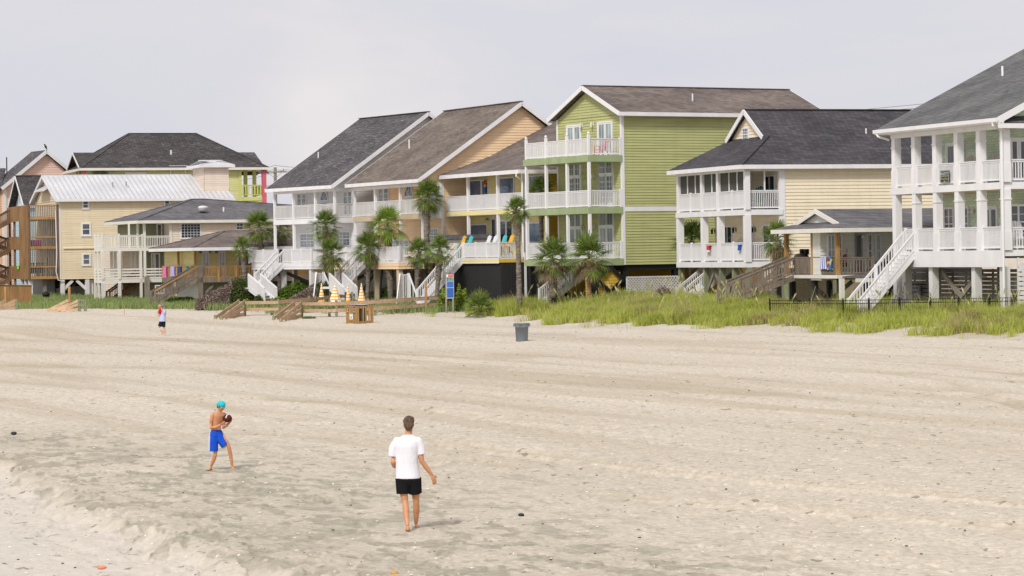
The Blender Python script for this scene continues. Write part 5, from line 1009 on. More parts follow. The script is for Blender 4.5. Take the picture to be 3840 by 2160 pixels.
def fan(m,o,az,el,L1,L2,n,rnd,droop=.35,spread=115):
    d=Vector((math.cos(az)*math.cos(el),math.sin(az)*math.cos(el),math.sin(el))); mid=o+d*L1*.55; e=o+d*L1-Vector((0,0,L1*.12*droop*2)); 
    up=Vector((0,0,1)); sd=d.cross(up)
    if sd.length<.05: sd=Vector((1,0,0))
    sd.normalize(); up=sd.cross(d).normalized()
    m.tube([o,mid,e],[.022,.016,.014],3,False)
    tw=rnd.uniform(-.5,.5); s2=sd*math.cos(tw)+up*math.sin(tw); nrm=d.cross(s2)
    for i in range(n):
        a=R(spread)*(2*(i+.5)/n-1); k=d*math.cos(a)+s2*math.sin(a); k=(k+nrm*.10*math.cos(a*1.3)).normalized(); L=L2*(.72+.28*math.cos(a))*rnd.uniform(.88,1.08)
        w=.027*L2/.7; pr=k.cross(nrm).normalized()*w; g=Vector((0,0,-1)); p0=e; p1=e+k*L*.5+g*L*.04*droop; p2=e+k*L*.82+g*L*.20*droop; p3=e+k*L+g*L*(.42*droop)*rnd.uniform(.7,1.3)
        o_=len(m.v); m.v+=[tuple(x) for x in (p0-pr*.25,p0+pr*.25,p1+pr,p1-pr,p2+pr*.6,p2-pr*.6,p3)]; m.f+=[(o_,o_+1,o_+2,o_+3),(o_+3,o_+2,o_+4,o_+5),(o_+5,o_+4,o_+6)]
def crown(seed,n=34,r1=.62,r2=.72,elmin=-50,elmax=85,droop=.4,seg=20):
    rnd=random.Random(seed); m=MB()
    for i in range(n):
        f=(i+.5)/n; el=R(elmin+(elmax-elmin)*f**.9)+rnd.uniform(-.12,.12); az=i*2.39996+rnd.uniform(-.25,.25); fan(m,Vector((0,0,.0+.18*f)),az,el,r1*rnd.uniform(.75,1.15),r2*rnd.uniform(.85,1.1),seg,rnd,droop*(1.5-f))
    return m
def deadskirt(seed,n=16,r1=.4,r2=.6,elmin=-75,elmax=-5):
    rnd=random.Random(seed); m=MB()
    for i in range(n): fan(m,Vector((0,0,-.05)),rnd.uniform(0,6.28),R(rnd.uniform(elmin,elmax)),r1*rnd.uniform(.5,1.1),r2*rnd.uniform(.7,1.1),10,rnd,2.2 if r2<.62 or r1<.4 else 1.3,75)
    return m
def palm(label,top,base,R_,seed,bright=False,dead=10,bark=None,rb=.135,boots=.5,group='cabbage palms in front of the houses',n=34,elmin=-55,fat=1.0):
    t=thing('palm_tree',label,'palm tree',(base.x,base.y,base.z),0,group); rel=top-base; k=R_/1.17
    rnd=random.Random(seed); pts=[];rr=[]; N=16
    for i in range(N+1):
        f=i/N; p=Vector((rel.x*f+math.sin(f*3+seed)*.05,rel.y*f,rel.z*f)); pts.append(p); rr.append(fat*(rb*(1.25-.35*f) if f<1-boots else rb*(1.25+.35*math.sin((f-1+boots)/boots*2.6)))*(1.05 if i%2 else .93))
    rr[0]*=1.35; m=MB().tube(pts,rr,10)
    for i in range(int(28*boots*rel.z/3)+6):     # old leaf bases
        f=1-boots*rnd.random(); p=pts[0].lerp(pts[-1],f); a=rnd.uniform(0,6.28); d=Vector((math.cos(a),math.sin(a),.9)); m.bar(p+Vector((d.x,d.y,0))*rb*fat*.9,p+d*rb*fat*1.75,.09,.03)
    m.build('trunk',bark or TRK,t,True)
    c=crown(seed,n,.62*k,.70*k,elmin,85,.5,16).build('crown',FRONB if bright else FRON,t); c.location=pts[-1]
    if dead: q=deadskirt(seed+50,dead,(.38 if dead<40 else .50)*k,(.62 if dead<40 else .46)*k,*((-75,-5) if dead<40 else (-60,12))).build('dead_fronds',DEAD,t); q.location=pts[-1]
    return t
def palm_px(label,c,cx,cy,bx,by,Yd,R_,seed,zb=None,**k):
    top=at(c,cx,cy,Yd); b=at(c,bx,by,Yd); z=g1(b.x,Yd) if zb is None else zb; base=Vector((b.x,Yd,z-.1)); return palm(label,top,base,R_,seed,**k)
palm_px('small palm with two-sided green crown beside the brown deck','B',1060,705,1090,1000,207,.95,1,dead=8)
palm_px('palm with bushy orange-tipped crown behind the left end of the white deck','B',1250,470,1320,760,214,1.45,2,dead=12,n=40)
palm_px('palm in shade behind the white balcony post above the left stairs','B',1480,500,1465,760,216,1.2,3,dead=10)
palm_px('palm with round crown in front of the white house wall','C',540,915,545,1100,200,1.4,4,zb=1.3,dead=9)
palm_px('palm with crown below the white house deck beside orange umbrellas','C',580,1115,585,1390,193,1.25,5,dead=8)
palm_px('palm with brown hanging fronds between the white stairs and the peach house','C',850,1075,840,1385,192,1.35,6,dead=14)
palm_px('bright green fan palm, tallest crown in front of the peach deck','C',995,905,1010,1385,191,1.55,7,bright=True,dead=10,rb=.17,n=30,boots=.85,group=None) 
palm_px('thin palm behind the peach deck just right of the bright fan palm','C',1165,870,1190,1040,199,.98,8,zb=1.4,dead=9)
palm_px('tall palm against the peach house beside the yellow balcony','D',125,700,108,1040,189,1.3,9,zb=1.5,dead=9,n=40)
palm_px('short palm before the white stair gate of the peach house','D',58,1105,42,1370,187,1.1,10,dead=7)
palm_px('palm with leaning trunk beside the white stairs of the yellow house','D',205,1085,188,1365,182,1.05,11,dead=7)
palm_px('tall slender palm with long bare grey trunk before the yellow house','D',762,800,790,1330,171,.95,12,dead=8,rb=.16,boots=.25,n=38)
palm_px('palm seen between the green house posts','D',945,680,935,1045,179,1.25,13,zb=1.6,dead=10,boots=.2,rb=.16)
palm_px('wide shaggy palm with grey dead skirt at left below the green house','N',830,480,790,1080,171,1.6,14,dead=40,fat=1.35,n=28,boots=.9,elmin=-45)
palm_px('wide shaggy palm with reddish trunk below the green house','N',1660,440,1650,1150,167,1.6,15,dead=46,bark=TRKR,n=28,boots=.35,elmin=-45)
palm_px('palm seen through the lower porch of the pale yellow house','F',205,960,215,1290,168,1.3,16,zb=1.5,dead=10)
palm_px('palm with dead brown fronds beside the weathered wood stairs','F',785,950,770,1290,150.5,1.2,17,zb=1.4,dead=22,n=30)
# low fan palmetto without a trunk
p0=at('S',1010,330,172); t=thing('palmetto_shrub','low dark palmetto bush in front of the black slatted base','palmetto bush',(p0.x,172,g1(p0.x,172)),0); c=crown(31,26,.75,.72,-5,85,.3).build('fronds',FRON,t); c.location=(0,0,.25)
p0=at('C',985,1320,193); t=thing('palmetto_shrub','small palmetto bush under the peach house beside the white gate','palmetto bush',(p0.x,193,g1(p0.x,193)),0); crown(33,16,.5,.6,0,85,.3).build('fronds',FRON,t).location=(0,0,.3)

# ======================= bushes
def bush(label,c,x0,x1,yt,yb,Yd,cols,seed,name='bush',dens=1.0,profile=None,twig=0,leaf=.075,depth=None,trans=.2,cat='bush'):
    """leaf mass over the stretch x0..x1 (photo), top height profile given by list of (fx, fy) with fy 0..1"""
    a=at(c,x0,yb,Yd); b=at(c,x1,yb,Yd); zt=at(c,(x0+x1)/2,yt,Yd).z; cx=(a.x+b.x)/2; zb=min(g1(cx,Yd),zt-.5); W=(b.x-a.x)/2; Hh=zt-zb; D=depth or W*.55
    t=thing(name,label,cat,(cx,Yd,zb),0); rnd=np.random.default_rng(seed); prof=profile or [(0,.35),(.2,.8),(.5,1),(.8,.85),(1,.35)]
    n_=int(9000*dens*W*Hh/2.2); px_=np.array([p[0] for p in prof]); pz=np.array([p[1] for p in prof])
    parts=[(0,1,cols)] if not isinstance(cols[0],list) else None
    u=rnd.random(n_); th=rnd.random(n_)*math.pi; ph=rnd.random(n_)*2*math.pi; x=(u*2-1)*W; top=np.interp(u,px_,pz)*Hh
    lump=.82+.3*fbm(x*1.3+5,ph*1.2+seed,3,seed); rr=rnd.random(n_)**.35*lump; yy=-np.cos(th)*D*rr*np.sqrt(np.clip(top/Hh,.1,1)); zz=np.abs(np.sin(th))*top*rr*.98+.02
    P=np.stack([x,yy,zz],-1); d1=rnd.normal(size=(n_,3)); d1/=np.linalg.norm(d1,axis=1)[:,None]; d2=np.cross(d1,rnd.normal(size=(n_,3))); d2/=np.linalg.norm(d2,axis=1)[:,None]; s=leaf*(.6+.8*rnd.random(n_))[:,None]
    vv=np.stack([P-d1*s,P+d2*s*.5,P+d1*s,P-d2*s*.5],1)
    def emit(mask,mat,nm):
        k=vv[mask]; nn=len(k); 
        if nn==0: return
        o=freemesh(nm,k.reshape(-1,3),np.arange(nn*4),np.full(nn,4),mat); o.parent=t
    if isinstance(cols[0],list):
        split=cols[2]; s_=u+.22*(fbm(x*1.6,zz*1.6,2,seed+3)-.5)+.10*(zz/Hh-.5); emit(s_<split,leafy(name+'_a%d'%seed,cols[0],trans),'twiggy_side'); emit(s_>=split,leafy(name+'_b%d'%seed,cols[1],trans),'leafy_side')
    else: emit(np.ones(n_,bool),leafy(name+'_c%d'%seed,cols,trans),'foliage')
    m=MB()
    for i in range(int(14*W)): a_=rnd.random(); xx=(a_*2-1)*W*.85; hh_=np.interp(a_,px_,pz)*Hh*.85; m.tube([(xx*.6,0,-.1),(xx*.9,rnd.normal()*.2,hh_*.5),(xx+rnd.normal()*.15,rnd.normal()*.4,hh_)],[.03,.02,.008],4,False)
    m.build('branches',TRK,t)
    return t
BR=[(.16,.12,.105),(.26,.205,.185),(.34,.28,.25),(.20,.13,.09),(.24,.17,.08)]; GN=[(.025,.05,.012),(.06,.105,.02),(.09,.14,.025),(.045,.08,.018),(.15,.09,.04)]; GB=[(.05,.10,.012),(.10,.17,.02),(.15,.22,.03),(.07,.12,.015)]; GY=[(.12,.20,.02),(.20,.28,.03),(.26,.33,.04),(.14,.18,.03)]
bush('large two-toned bush, purple-brown at left and dark green at right, before the white stairs','R',-10,745,190,520,203,[BR,GN,.58],1,profile=[(0,.30),(.2,.48),(.45,.72),(.7,1),(.88,.95),(1,.55)],depth=1.9)
bush('dark green rounded bush between the white deck posts','R',990,1420,250,450,201,GB,2,profile=[(0,.5),(.3,.85),(.65,1),(1,.8)],depth=1.3)
bush('two-toned bush, grey-brown at left, green at right, behind orange umbrellas','R',1160,1850,225,500,199,[BR,GN,.55],3,profile=[(0,.3),(.3,.62),(.6,1),(.85,.85),(1,.5)],depth=1.6)
bush('small bright green bush beside the foot of the white stairs','R',690,880,425,530,200,GN,4,depth=.7)
bush('low light green shrub along the path between the two larger bushes','R',880,1180,440,530,198,GY,5,depth=.7,dens=.8)
bush('light green shrub at the left start of the path fence','R',540,720,480,535,199,GY,6,depth=.6)
bush('low clipped dark hedge with yellow-green top behind the person carrying a child','T',2115,2480,590,720,215,GB,7,name='hedge',profile=[(0,.8),(.1,1),(.9,1),(1,.8)],depth=.8,cat='hedge')
bush('small round bright green shrub above the clipped hedge','T',2080,2200,505,600,219,GY,8,depth=.5)
bush('dry brown shrub in the dune grass below the lattice panel','E',915,1080,1350,1410,158,BR,9,depth=.6,dens=.7)
bush('yellow green shrub behind the blue beach sign','S',700,870,250,420,180,GY,10,depth=.8,dens=.35,leaf=.11,profile=[(0,.3),(.3,1),(.5,.6),(.8,.85),(1,.3)])
bush('yellow green shrub left of the blue beach sign','S',470,600,310,470,180,GY,11,depth=.8,dens=.3,leaf=.11,profile=[(0,.2),(.3,.7),(.6,1),(1,.4)])
bush('small green weed at the foot of the right beach ramp','R',1300,1540,690,750,176,[(.10,.17,.05),(.16,.24,.07),(.08,.13,.04)],12,depth=.4,dens=.6,name='beach_weed',cat='weed')
bush('small green shrub at the foot of the far left deck fence','T',270,330,650,700,228,GB,13,depth=.4,dens=.8)
# ======================= people
def skinmat(name,c):
    if name in MATS: return MATS[name]
    m,n,l,p=nt(name); v=mapping(n,l,4,4,4); col,_=noise_mix(n,l,v,2,tuple(x*.86 for x in c),tuple(min(1,x*1.08) for x in c),3); l.new(col,p.inputs['Base Color']); p.inputs['Roughness'].default_value=.5; p.inputs['Specular IOR Level'].default_value=.35
    MATS[name]=m; return m
SKIN=skinmat('tanned_skin',(.60,.285,.145)); SKIN2=skinmat('light_skin',(.62,.38,.27)); SKIN3=skinmat('shaded_skin',(.30,.17,.11))
def cloth(name,c,var=.10):
    if name in MATS: return MATS[name]
    m,n,l,p=nt(name); v=mapping(n,l,3,3,1.2); col,f=noise_mix(n,l,v,3,tuple(x*(1-var) for x in c),tuple(min(1,x*(1+var*.5)) for x in c),4); l.new(col,p.inputs['Base Color']); p.inputs['Roughness'].default_value=.9; p.inputs['Specular IOR Level'].default_value=.1
    b=n.new('ShaderNodeBump'); b.inputs['Strength'].default_value=.5; b.inputs['Distance'].default_value=.03; l.new(f,b.inputs['Height']); l.new(b.outputs[0],p.inputs['Normal'])
    MATS[name]=m; return m
def vox(o,vs=.007,it=4,fac=.5):
    r=o.modifiers.new('r','REMESH'); r.mode='VOXEL'; r.voxel_size=vs; r.use_smooth_shade=True
    s=o.modifiers.new('s','SMOOTH'); s.factor=fac; s.iterations=it; return o
def limb(m,pts,rr,n=12):
    m.tube(pts,rr,n)
    for p,r in zip(pts,rr): m.ell(p,(r,r,r),10,8)
    return m
def torso(m,rs,yaw=0,n=20):
    c,s=math.cos(yaw),math.sin(yaw); out=[]
    for cx,cy,z,rx,ry in rs: out.append([(cx+rx*math.cos(a)*c-ry*math.sin(a)*s,cy+rx*math.cos(a)*s+ry*math.sin(a)*c,z) for a in [2*math.pi*k/n for k in range(n)]])
    return m.rings(out)
def foot(m,heel,toe,w=.042,h=.065,ank=None):
    heel=Vector(heel);toe=Vector(toe); d=toe-heel; rs=[]
    side=d.cross(Vector((0,0,1))).normalized(); 
    for f,ww,hh in ((-.06,.5,.5),(0,.75,1),(.25,.8,1.05),(.55,1,.75),(.85,1.1,.45),(1.0,.8,.32),(1.04,.4,.2)):
        c=heel+d*f; rs.append([c+side*(w*ww*math.cos(a))+Vector((0,0,h*hh*.5+h*hh*.5*math.sin(a))) for a in [2*math.pi*k/12 for k in range(12)]])
    m.rings(rs)
    for i in range(5): t=toe+side*(w*(.8-.4*i))-d*(.03*i); m.ell(t+Vector((0,0,.012)),(.010,.012,.011),6,5)
def hand(m,wr,pd,nd,sc=1,curl=.5,thumb=1):
    """wr wrist, pd pointing direction, nd palm normal"""
    wr=Vector(wr);pd=Vector(pd).normalized();nd=Vector(nd); nd=(nd-pd*nd.dot(pd)).normalized(); sd=pd.cross(nd)*thumb
    R3=Matrix((sd,nd,pd)).transposed(); m.ell(wr+pd*.05*sc,(.040*sc,.016*sc,.055*sc),12,8,R3)
    for i,(o,L) in enumerate(((.030,.072),(.010,.082),(-.011,.076),(-.030,.058))):
        b=wr+pd*.092*sc+sd*o*sc; d1=(pd+nd*curl*.5).normalized(); d2=(pd*(1-curl)+nd*curl*1.2).normalized(); d3=(pd*(1-curl*1.6)+nd*curl*1.6).normalized(); L*=sc
        p1=b+d1*L*.45; p2=p1+d2*L*.32; p3=p2+d3*L*.25; limb(m,[b-pd*.02,p1,p2,p3],[.0095*sc,.009*sc,.0082*sc,.007*sc],8)
    b=wr+pd*.03*sc+sd*.032*sc; p1=b+(sd*.8+pd*.6+nd*.3).normalized()*.035*sc; p2=p1+(pd*.85+sd*.35+nd*.4).normalized()*.032*sc; limb(m,[b,p1,p2],[.013*sc,.011*sc,.009*sc],8)
def head(m,c,f,r=.088,tall=1.32):
    """head with nose, brow, chin and ears; f = facing direction"""
    f=Vector(f).normalized(); up=Vector((0,0,1)); up=(up-f*up.dot(f)).normalized(); sd=f.cross(up); c=Vector(c); B=Matrix((sd,f,up)).transposed()
    P=lambda a,b,d: c+sd*a*r+f*b*r+up*d*r
    m.ell(P(0,-.08,.22),(r*.90,r*1.10,r*1.02),16,12,B); m.ell(P(0,.12,-.42),(r*.70,r*.80,r*.86),14,10,B); m.ell(P(0,.52,-1.0),(r*.36,r*.32,r*.26),10,8,B)
    limb(m,[P(0,.98,-.02),P(0,1.13,-.36)],[r*.10,r*.17],8); m.ell(P(0,.86,.18),(r*.62,r*.16,r*.13),10,6,B)
    for s in (-1,1): m.ell(P(.93*s,-.12,-.12),(r*.13,r*.24,r*.34),8,8,B); m.ell(P(.42*s,.72,-.32),(r*.26,r*.24,r*.22),8,6,B)
    for z_,w in ((-.62,.36),(-.74,.34)): m.ell(P(0,.86,z_),(r*w,r*.12,r*.075),10,6,B)
    return P,B,r
EYEW=paint('eye_white',(.75,.73,.70),.3); EYED=paint('eye_dark',(.03,.02,.015),.2); LIP=paint('lips',(.45,.16,.12),.5)
def face_bits(t,P,B,r):
    m=MB(); m2=MB(); m3=MB()
    for s in (-1,1): m.ell(P(.36*s,.84,.02),(r*.15,r*.10,r*.09),8,6,B); m2.ell(P(.36*s,.92,.02),(r*.07,r*.05,r*.07),8,6,B); m2.ell(P(.36*s,.93,.24),(r*.20,r*.05,r*.035),8,6,B)
    m3.ell(P(0,.93,-.68),(r*.26,r*.08,r*.06),10,6,B)
    m.build('eyes',EYEW,t,True); m2.build('pupils',EYED,t,True); m3.build('mouth',LIP,t,True)

# ---- walking man seen from behind
Yp=44.6; g0=onz('P',1533,1989,0); t=thing('person','barefoot man in white t-shirt and black shorts walking away, seen from behind','person',(g0.x,g0.y,-.005+g1(g0.x,g0.y)),0)
b=MB(); torso(b,[(0,0,.84,.13,.10),(0,0,.95,.155,.11),(0,0,1.08,.145,.10),(.0,0,1.25,.165,.11),(0,0,1.40,.185,.11),(0,.0,1.49,.15,.085),(.01,0,1.55,.07,.065),(.015,.01,1.60,.055,.06)])
limb(b,[(.01,0,1.50),(.018,.01,1.57),(.025,.015,1.65)],[.072,.062,.060])
P,B,r=head(b,(.025,.02,1.735),(.06,1,-.05),.086)
b.ell((.025,-.005,1.665),(.055,.055,.06))
limb(b,[(-.19,0,1.455),(-.225,0,1.30),(-.243,-.035,1.13),(-.225,.09,1.06),(-.17,.21,1.01)],[.062,.052,.042,.040,.028]); hand(b,(-.17,.21,1.01),(.1,1,-.1),(1,0,0),1,.5,-1)
limb(b,[(.18,0,1.45),(.205,.0,1.30),(.228,-.01,1.14),(.30,.02,1.03),(.385,.05,.905)],[.062,.052,.043,.042,.027]); hand(b,(.385,.05,.905),(.42,.05,-1),(-.6,.8,-.1),1.12,.5,1)
limb(b,[(-.085,0,.88),(-.08,-.01,.68),(-.055,-.02,.49),(-.045,-.06,.44),(-.035,-.13,.32),(-.012,-.25,.12)],[.10,.080,.056,.052,.056,.032]); foot(b,(-.004,-.29,.035),(-.012,-.12,-.01))
limb(b,[(.095,0,.88),(.115,.05,.68),(.122,.09,.49),(.122,.10,.44),(.122,.16,.32),(.110,.27,.10)],[.10,.078,.056,.052,.056,.032]); foot(b,(.110,.27,.0),(.135,.47,.0))
for x_,y_,z_ in ((-.005,-.30,.06),(.110,.25,.04)): b.ell((x_,y_,z_),(.03,.035,.035),8,6)
vox(b.build('body',SKIN,t),.007,4)
s_=MB(); torso(s_,[(.0,0,.855,.205,.145),(.0,0,.88,.203,.145),(-.005,0,.98,.193,.138),(-.015,0,1.10,.186,.135),(-.012,0,1.25,.190,.135),(-.005,0,1.38,.212,.138),(.0,0,1.46,.222,.122),(.005,0,1.505,.185,.10),(.01,0,1.54,.12,.085),(.015,0,1.572,.068,.070)])
for a,b_,c_,r0,r1 in (((-.165,0,1.46),(-.235,.0,1.34),(-.250,-.01,1.215),.070,.068),((.165,0,1.46),(.205,.0,1.37),(.232,-.005,1.245),.070,.070)):
    limb(s_,[Vector(a)+Vector((0,0,-.005)),b_],[.082,r0+.006]); s_.tube([b_,c_],[r0+.006,r1],14)
vox(s_.build('t_shirt',cloth('white_cotton',(.80,.79,.84),.05),t),.008,3)
s_=MB(); torso(s_,[(.0,0,.80,.175,.13),(0,0,.90,.185,.135)]); 
for a,b_ in (((-.085,0,.86),(-.085,-.01,.605)),((.095,.0,.86),(.115,.05,.605))): s_.tube([a,b_],[.125,.108],14)
s_.ell((.0,0,.80),(.17,.12,.11))
vox(s_.build('shorts',cloth('black_cotton',(.012,.012,.013)),t),.008,3)
hm,n_,l_,p_=nt('brown_hair'); v_=mapping(n_,l_,30,30,6); c_,f_=noise_mix(n_,l_,v_,2,(.045,.024,.014),(.16,.09,.05),4); l_.new(c_,p_.inputs['Base Color']); p_.inputs['Roughness'].default_value=.6; bb=n_.new('ShaderNodeBump'); bb.inputs['Strength'].default_value=1; bb.inputs['Distance'].default_value=.01; l_.new(f_,bb.inputs['Height']); l_.new(bb.outputs[0],p_.inputs['Normal'])
s_=MB(); s_.ell((.025,.0,1.785),(.094,.105,.080)); s_.ell((.025,-.035,1.735),(.083,.075,.095)); s_.ell((.045,.02,1.83),(.070,.08,.040)); s_.ell((.028,-.045,1.69),(.065,.048,.06))
rn=random.Random(3)
for i in range(90): a=rn.uniform(0,6.28); e_=rn.uniform(.1,1.5); d_=Vector((math.cos(a)*math.cos(e_)*.09,math.sin(a)*math.cos(e_)*.10,math.sin(e_)*.082)); q_=Vector((.025,0,1.79)); s_.tube([q_+d_*.9,q_+d_*1.12+Vector((.006,0,.004))],[.010,.004],4)
vox(s_.build('hair',hm,t),.005,1); face_bits(t,P,B,r)

# ---- boy with a football
g0=onz('P',830.4,1761.6,0); t=thing('person','shirtless boy in backwards turquoise cap and blue shorts cradling a football','person',(g0.x,g0.y,-.005+g1(g0.x,g0.y)),0)
b=MB(); torso(b,[(-.10,0,.80,.105,.085),(-.10,0,.88,.105,.080),(-.095,0,.96,.105,.078),(-.075,0,1.06,.135,.088),(-.055,0,1.14,.150,.085),(-.045,0,1.195,.13,.068),(-.028,-.005,1.235,.055,.05)],R(28))
limb(b,[(-.03,0,1.20),(-.012,-.015,1.27),(.01,-.03,1.31)],[.052,.045,.045])
P,B,r=head(b,(.027,-.04,1.355),(.72,-.62,-.32),.078)
limb(b,[(-.165,-.075,1.165),(-.19,-.09,1.04),(-.195,-.11,.905),(-.10,-.15,.91),(0.0,-.185,.955)],[.048,.040,.034,.036,.022]); hand(b,(0.0,-.185,.955),(.85,-.1,.42),(.1,.4,.9),.88,.35,-1)
limb(b,[(.07,.055,1.165),(.075,.05,1.03),(.055,-.01,.895),(.13,-.06,.94),(.205,-.10,1.01)],[.046,.038,.033,.035,.022]); hand(b,(.205,-.10,1.01),(.45,-.15,.9),(-.75,-.55,.1),.88,.55,1)
limb(b,[(-.135,-.02,.80),(-.13,-.03,.55),(-.118,-.035,.37),(-.122,-.03,.33),(-.165,-.0,.20),(-.226,.05,.07)],[.075,.062,.046,.043,.043,.026]); foot(b,(-.225,.055,0),(-.275,-.12,0),.034,.055)
limb(b,[(-.05,.02,.80),(.05,-.03,.66),(.160,-.07,.52),(.172,-.075,.48),(.205,-.045,.30),(.232,-.01,.07)],[.075,.064,.046,.043,.042,.026]); foot(b,(.230,-.0,0),(.285,-.17,0),.034,.055)
for p_ in ((-.225,.06,.045),(.230,0,.045)): b.ell(p_,(.027,.027,.04),8,6)
vox(b.build('body',SKIN,t),.0065,4); face_bits(t,P,B,r)
BL=cloth('royal_blue_fabric',(.015,.085,.55)); GRP=cloth('pale_grey_fabric',(.55,.54,.58))
s_=MB(); torso(s_,[(-.10,0,.845,.118,.098),(-.10,0,.80,.13,.11),(-.10,0,.72,.15,.115)],R(20)); s_.tube([(-.135,-.01,.80),(-.150,-.03,.60),(-.160,-.035,.40)],[.098,.098,.100],16); s_.tube([(-.06,.0,.77),(.02,-.035,.62),(.095,-.06,.505)],[.10,.092,.088],16); s_.ell((-.09,0,.75),(.13,.1,.11))
o=vox(s_.build('shorts',BL,t),.008,3)
s_=MB(); s_.tube([(-.172,.0,.83),(-.205,-.012,.60),(-.215,-.015,.392)],[.070,.082,.088],16); vox(s_.build('side_panel',GRP,o),.008,3)
s_=MB(); s_.tube([(.060,-.01,.58),(.115,-.03,.505)],[.085,.084],12); vox(s_.build('side_panel',GRP,o),.008,2)
CAPM=cloth('turquoise_fabric',(.03,.52,.62)); s_=MB(); s_.ell(P(0,-.1,.42),(r*1.06,r*1.22,r*.98),18,12,B); o=s_.build('cap',CAPM,t,True); o2=MB()
for i in range(7): a=(i-3)*.28; q_=P(math.sin(a)*1.0,-1.15*math.cos(a)-.0,.12); o2.bar(q_,q_+(P(math.sin(a)*.9,-2.0,-.12)-P(math.sin(a)*.9,-1.2,.12)),.03,.008)
o2.build('visor',CAPM,o); MB().ell(P(0,.86,.36),(r*.42,r*.16,r*.28),12,8,B).build('cap_opening',hm,o,True)
s_=MB(); 
for i in range(26): a=rn.uniform(1.8,4.4); q_=P(math.sin(a)*.92,math.cos(a)*.95-.1,-.05); s_.tube([q_,q_+Vector((rn.uniform(-.02,0),rn.uniform(-.02,.02),-.045))],[.018,.008],5)
for s__ in (-1,1): s_.ell(P(.9*s__,.12,.0),(r*.12,r*.2,r*.3),8,6,B)
s_.build('hair',hm,t,True)
MB().tube([(-.012,-.178,.950),(.004,-.187,.957)],.027,12).build('wristband',cloth('pink_band',(.65,.35,.45)),t,True)
# football
FBM=cloth('brown_leather',(.10,.028,.02),.2); fb=thing('football','brown leather football with a white stripe held by the shirtless boy','ball',(g0.x+.153,g0.y-.155,1.10),0)
ax=Vector((.62,-.74,.16)).normalized(); m=MB(); rs=[]; a1=ax.cross(Vector((0,0,1))).normalized(); a2=ax.cross(a1)
def fr(f): return .086*max(0,1-abs(f)**2.1)**.8
for i in range(-10,11): f=i/10*.995; rs.append([ax*f*.14+(a1*math.cos(k*math.pi/10)+a2*math.sin(k*math.pi/10))*fr(f) for k in range(20)])
m.rings(rs).build('leather',FBM,fb,True); m=MB(); rs=[]
for i in range(5): f=.42+.035*i; rs.append([ax*f*.14+(a1*math.cos(k*math.pi/12)+a2*math.sin(k*math.pi/12))*(fr(f)+.0025) for k in range(12,25)])
o_=len(m.v)
for q in rs: m.v+=[tuple(p) for p in q]
for i in range(4):
    for k in range(12): m.f.append((i*13+k,i*13+k+1,(i+1)*13+k+1,(i+1)*13+k))
m.build('stripe',paint('ball_white',(.8,.8,.8)),fb,True)

# ---- person carrying a child, far left
g0=gh('P',611.9,1256.9); sc3=1.0; t=thing('person','person in bucket hat, pale blue t-shirt and dark shorts carrying a child','person',(g0.x,g0.y,g0.z),0)
b=MB(); torso(b,[(-.04,0,.78,.14,.12),(-.02,0,.95,.14,.12),(.0,0,1.15,.15,.12),(.05,0,1.33,.15,.11),(.06,0,1.42,.09,.08)]); limb(b,[(.06,0,1.40),(.045,0,1.52)],[.06,.055]); P,B,r=head(b,(.03,0,1.59),(-1,-.1,-.1),.088)
limb(b,[(.11,-.12,1.36),(.10,-.2,1.22),(.03,-.22,1.33),(-.07,-.16,1.54)],[.055,.047,.04,.03]); hand(b,(-.07,-.16,1.54),(-.4,.2,.9),(0,1,0),.95,.4); limb(b,[(.0,.14,1.36),(-.08,.2,1.2),(-.2,.08,1.28)],[.055,.045,.035]); hand(b,(-.2,.08,1.28),(-1,-.3,.1),(0,-1,0),.95,.5)
limb(b,[(-.08,-.02,.82),(-.21,-.04,.47),(-.11,-.03,.28),(.0,.0,.12)],[.09,.06,.055,.034]); foot(b,(.02,0,.06),(-.14,-.01,0.)); limb(b,[(.03,.05,.82),(.05,.05,.43),(.075,.05,.28),(.10,.05,.08)],[.09,.06,.055,.034]); foot(b,(.11,.05,0),(.13,-.1,0))
vox(b.build('body',SKIN2,t),.011,3); s_=MB(); torso(s_,[(-.03,0,.77,.185,.16),(-.02,0,.95,.18,.155),(.0,0,1.12,.18,.15),(.03,0,1.28,.175,.145),(.06,0,1.38,.145,.12),(.07,0,1.44,.08,.08)]); limb(s_,[(.10,-.1,1.36),(.10,-.18,1.27)],[.075,.072]); limb(s_,[(.0,.1,1.36),(-.05,.17,1.27)],[.075,.07]); vox(s_.build('t_shirt',cloth('pale_blue_cotton',(.52,.56,.80),.05),t),.012,3)
s_=MB(); torso(s_,[(-.03,0,.74,.16,.13),(-.03,0,.80,.165,.14)]); s_.tube([(-.08,-.02,.78),(-.19,-.04,.50)],[.12,.105],12); s_.tube([(.03,.04,.78),(.03,.05,.46)],[.12,.10],12); vox(s_.build('shorts',cloth('charcoal_cotton',(.02,.023,.028)),t),.012,3)
s_=MB(); s_.lathe([(.135,-.02),(.11,.02),(.095,.06),(.085,.12),(.03,.15)],(.03,0,1.63),16); s_.build('bucket_hat',cloth('grey_green_fabric',(.16,.21,.16)),t,True); face_bits(t,P,B,r)
c3=thing('person','small child in pink hat and red top carried on a shoulder','person',(g0.x-.15,g0.y-.1,g0.z+1.15),0); b=MB(); torso(b,[(0,0,.10,.07,.07),(0,0,.22,.085,.075),(.0,0,.33,.075,.06),(.0,0,.37,.04,.04)]); P,B,r=head(b,(.0,-.01,.45),(-.8,-.6,0),.068)
limb(b,[(-.06,-.03,.31),(-.11,-.05,.2),(-.13,-.06,.1)],[.03,.025,.018]); hand(b,(-.13,-.06,.1),(-.3,0,-1),(1,0,0),.5,.4); limb(b,[(.06,.02,.31),(.10,-.02,.22)],[.03,.02]); 
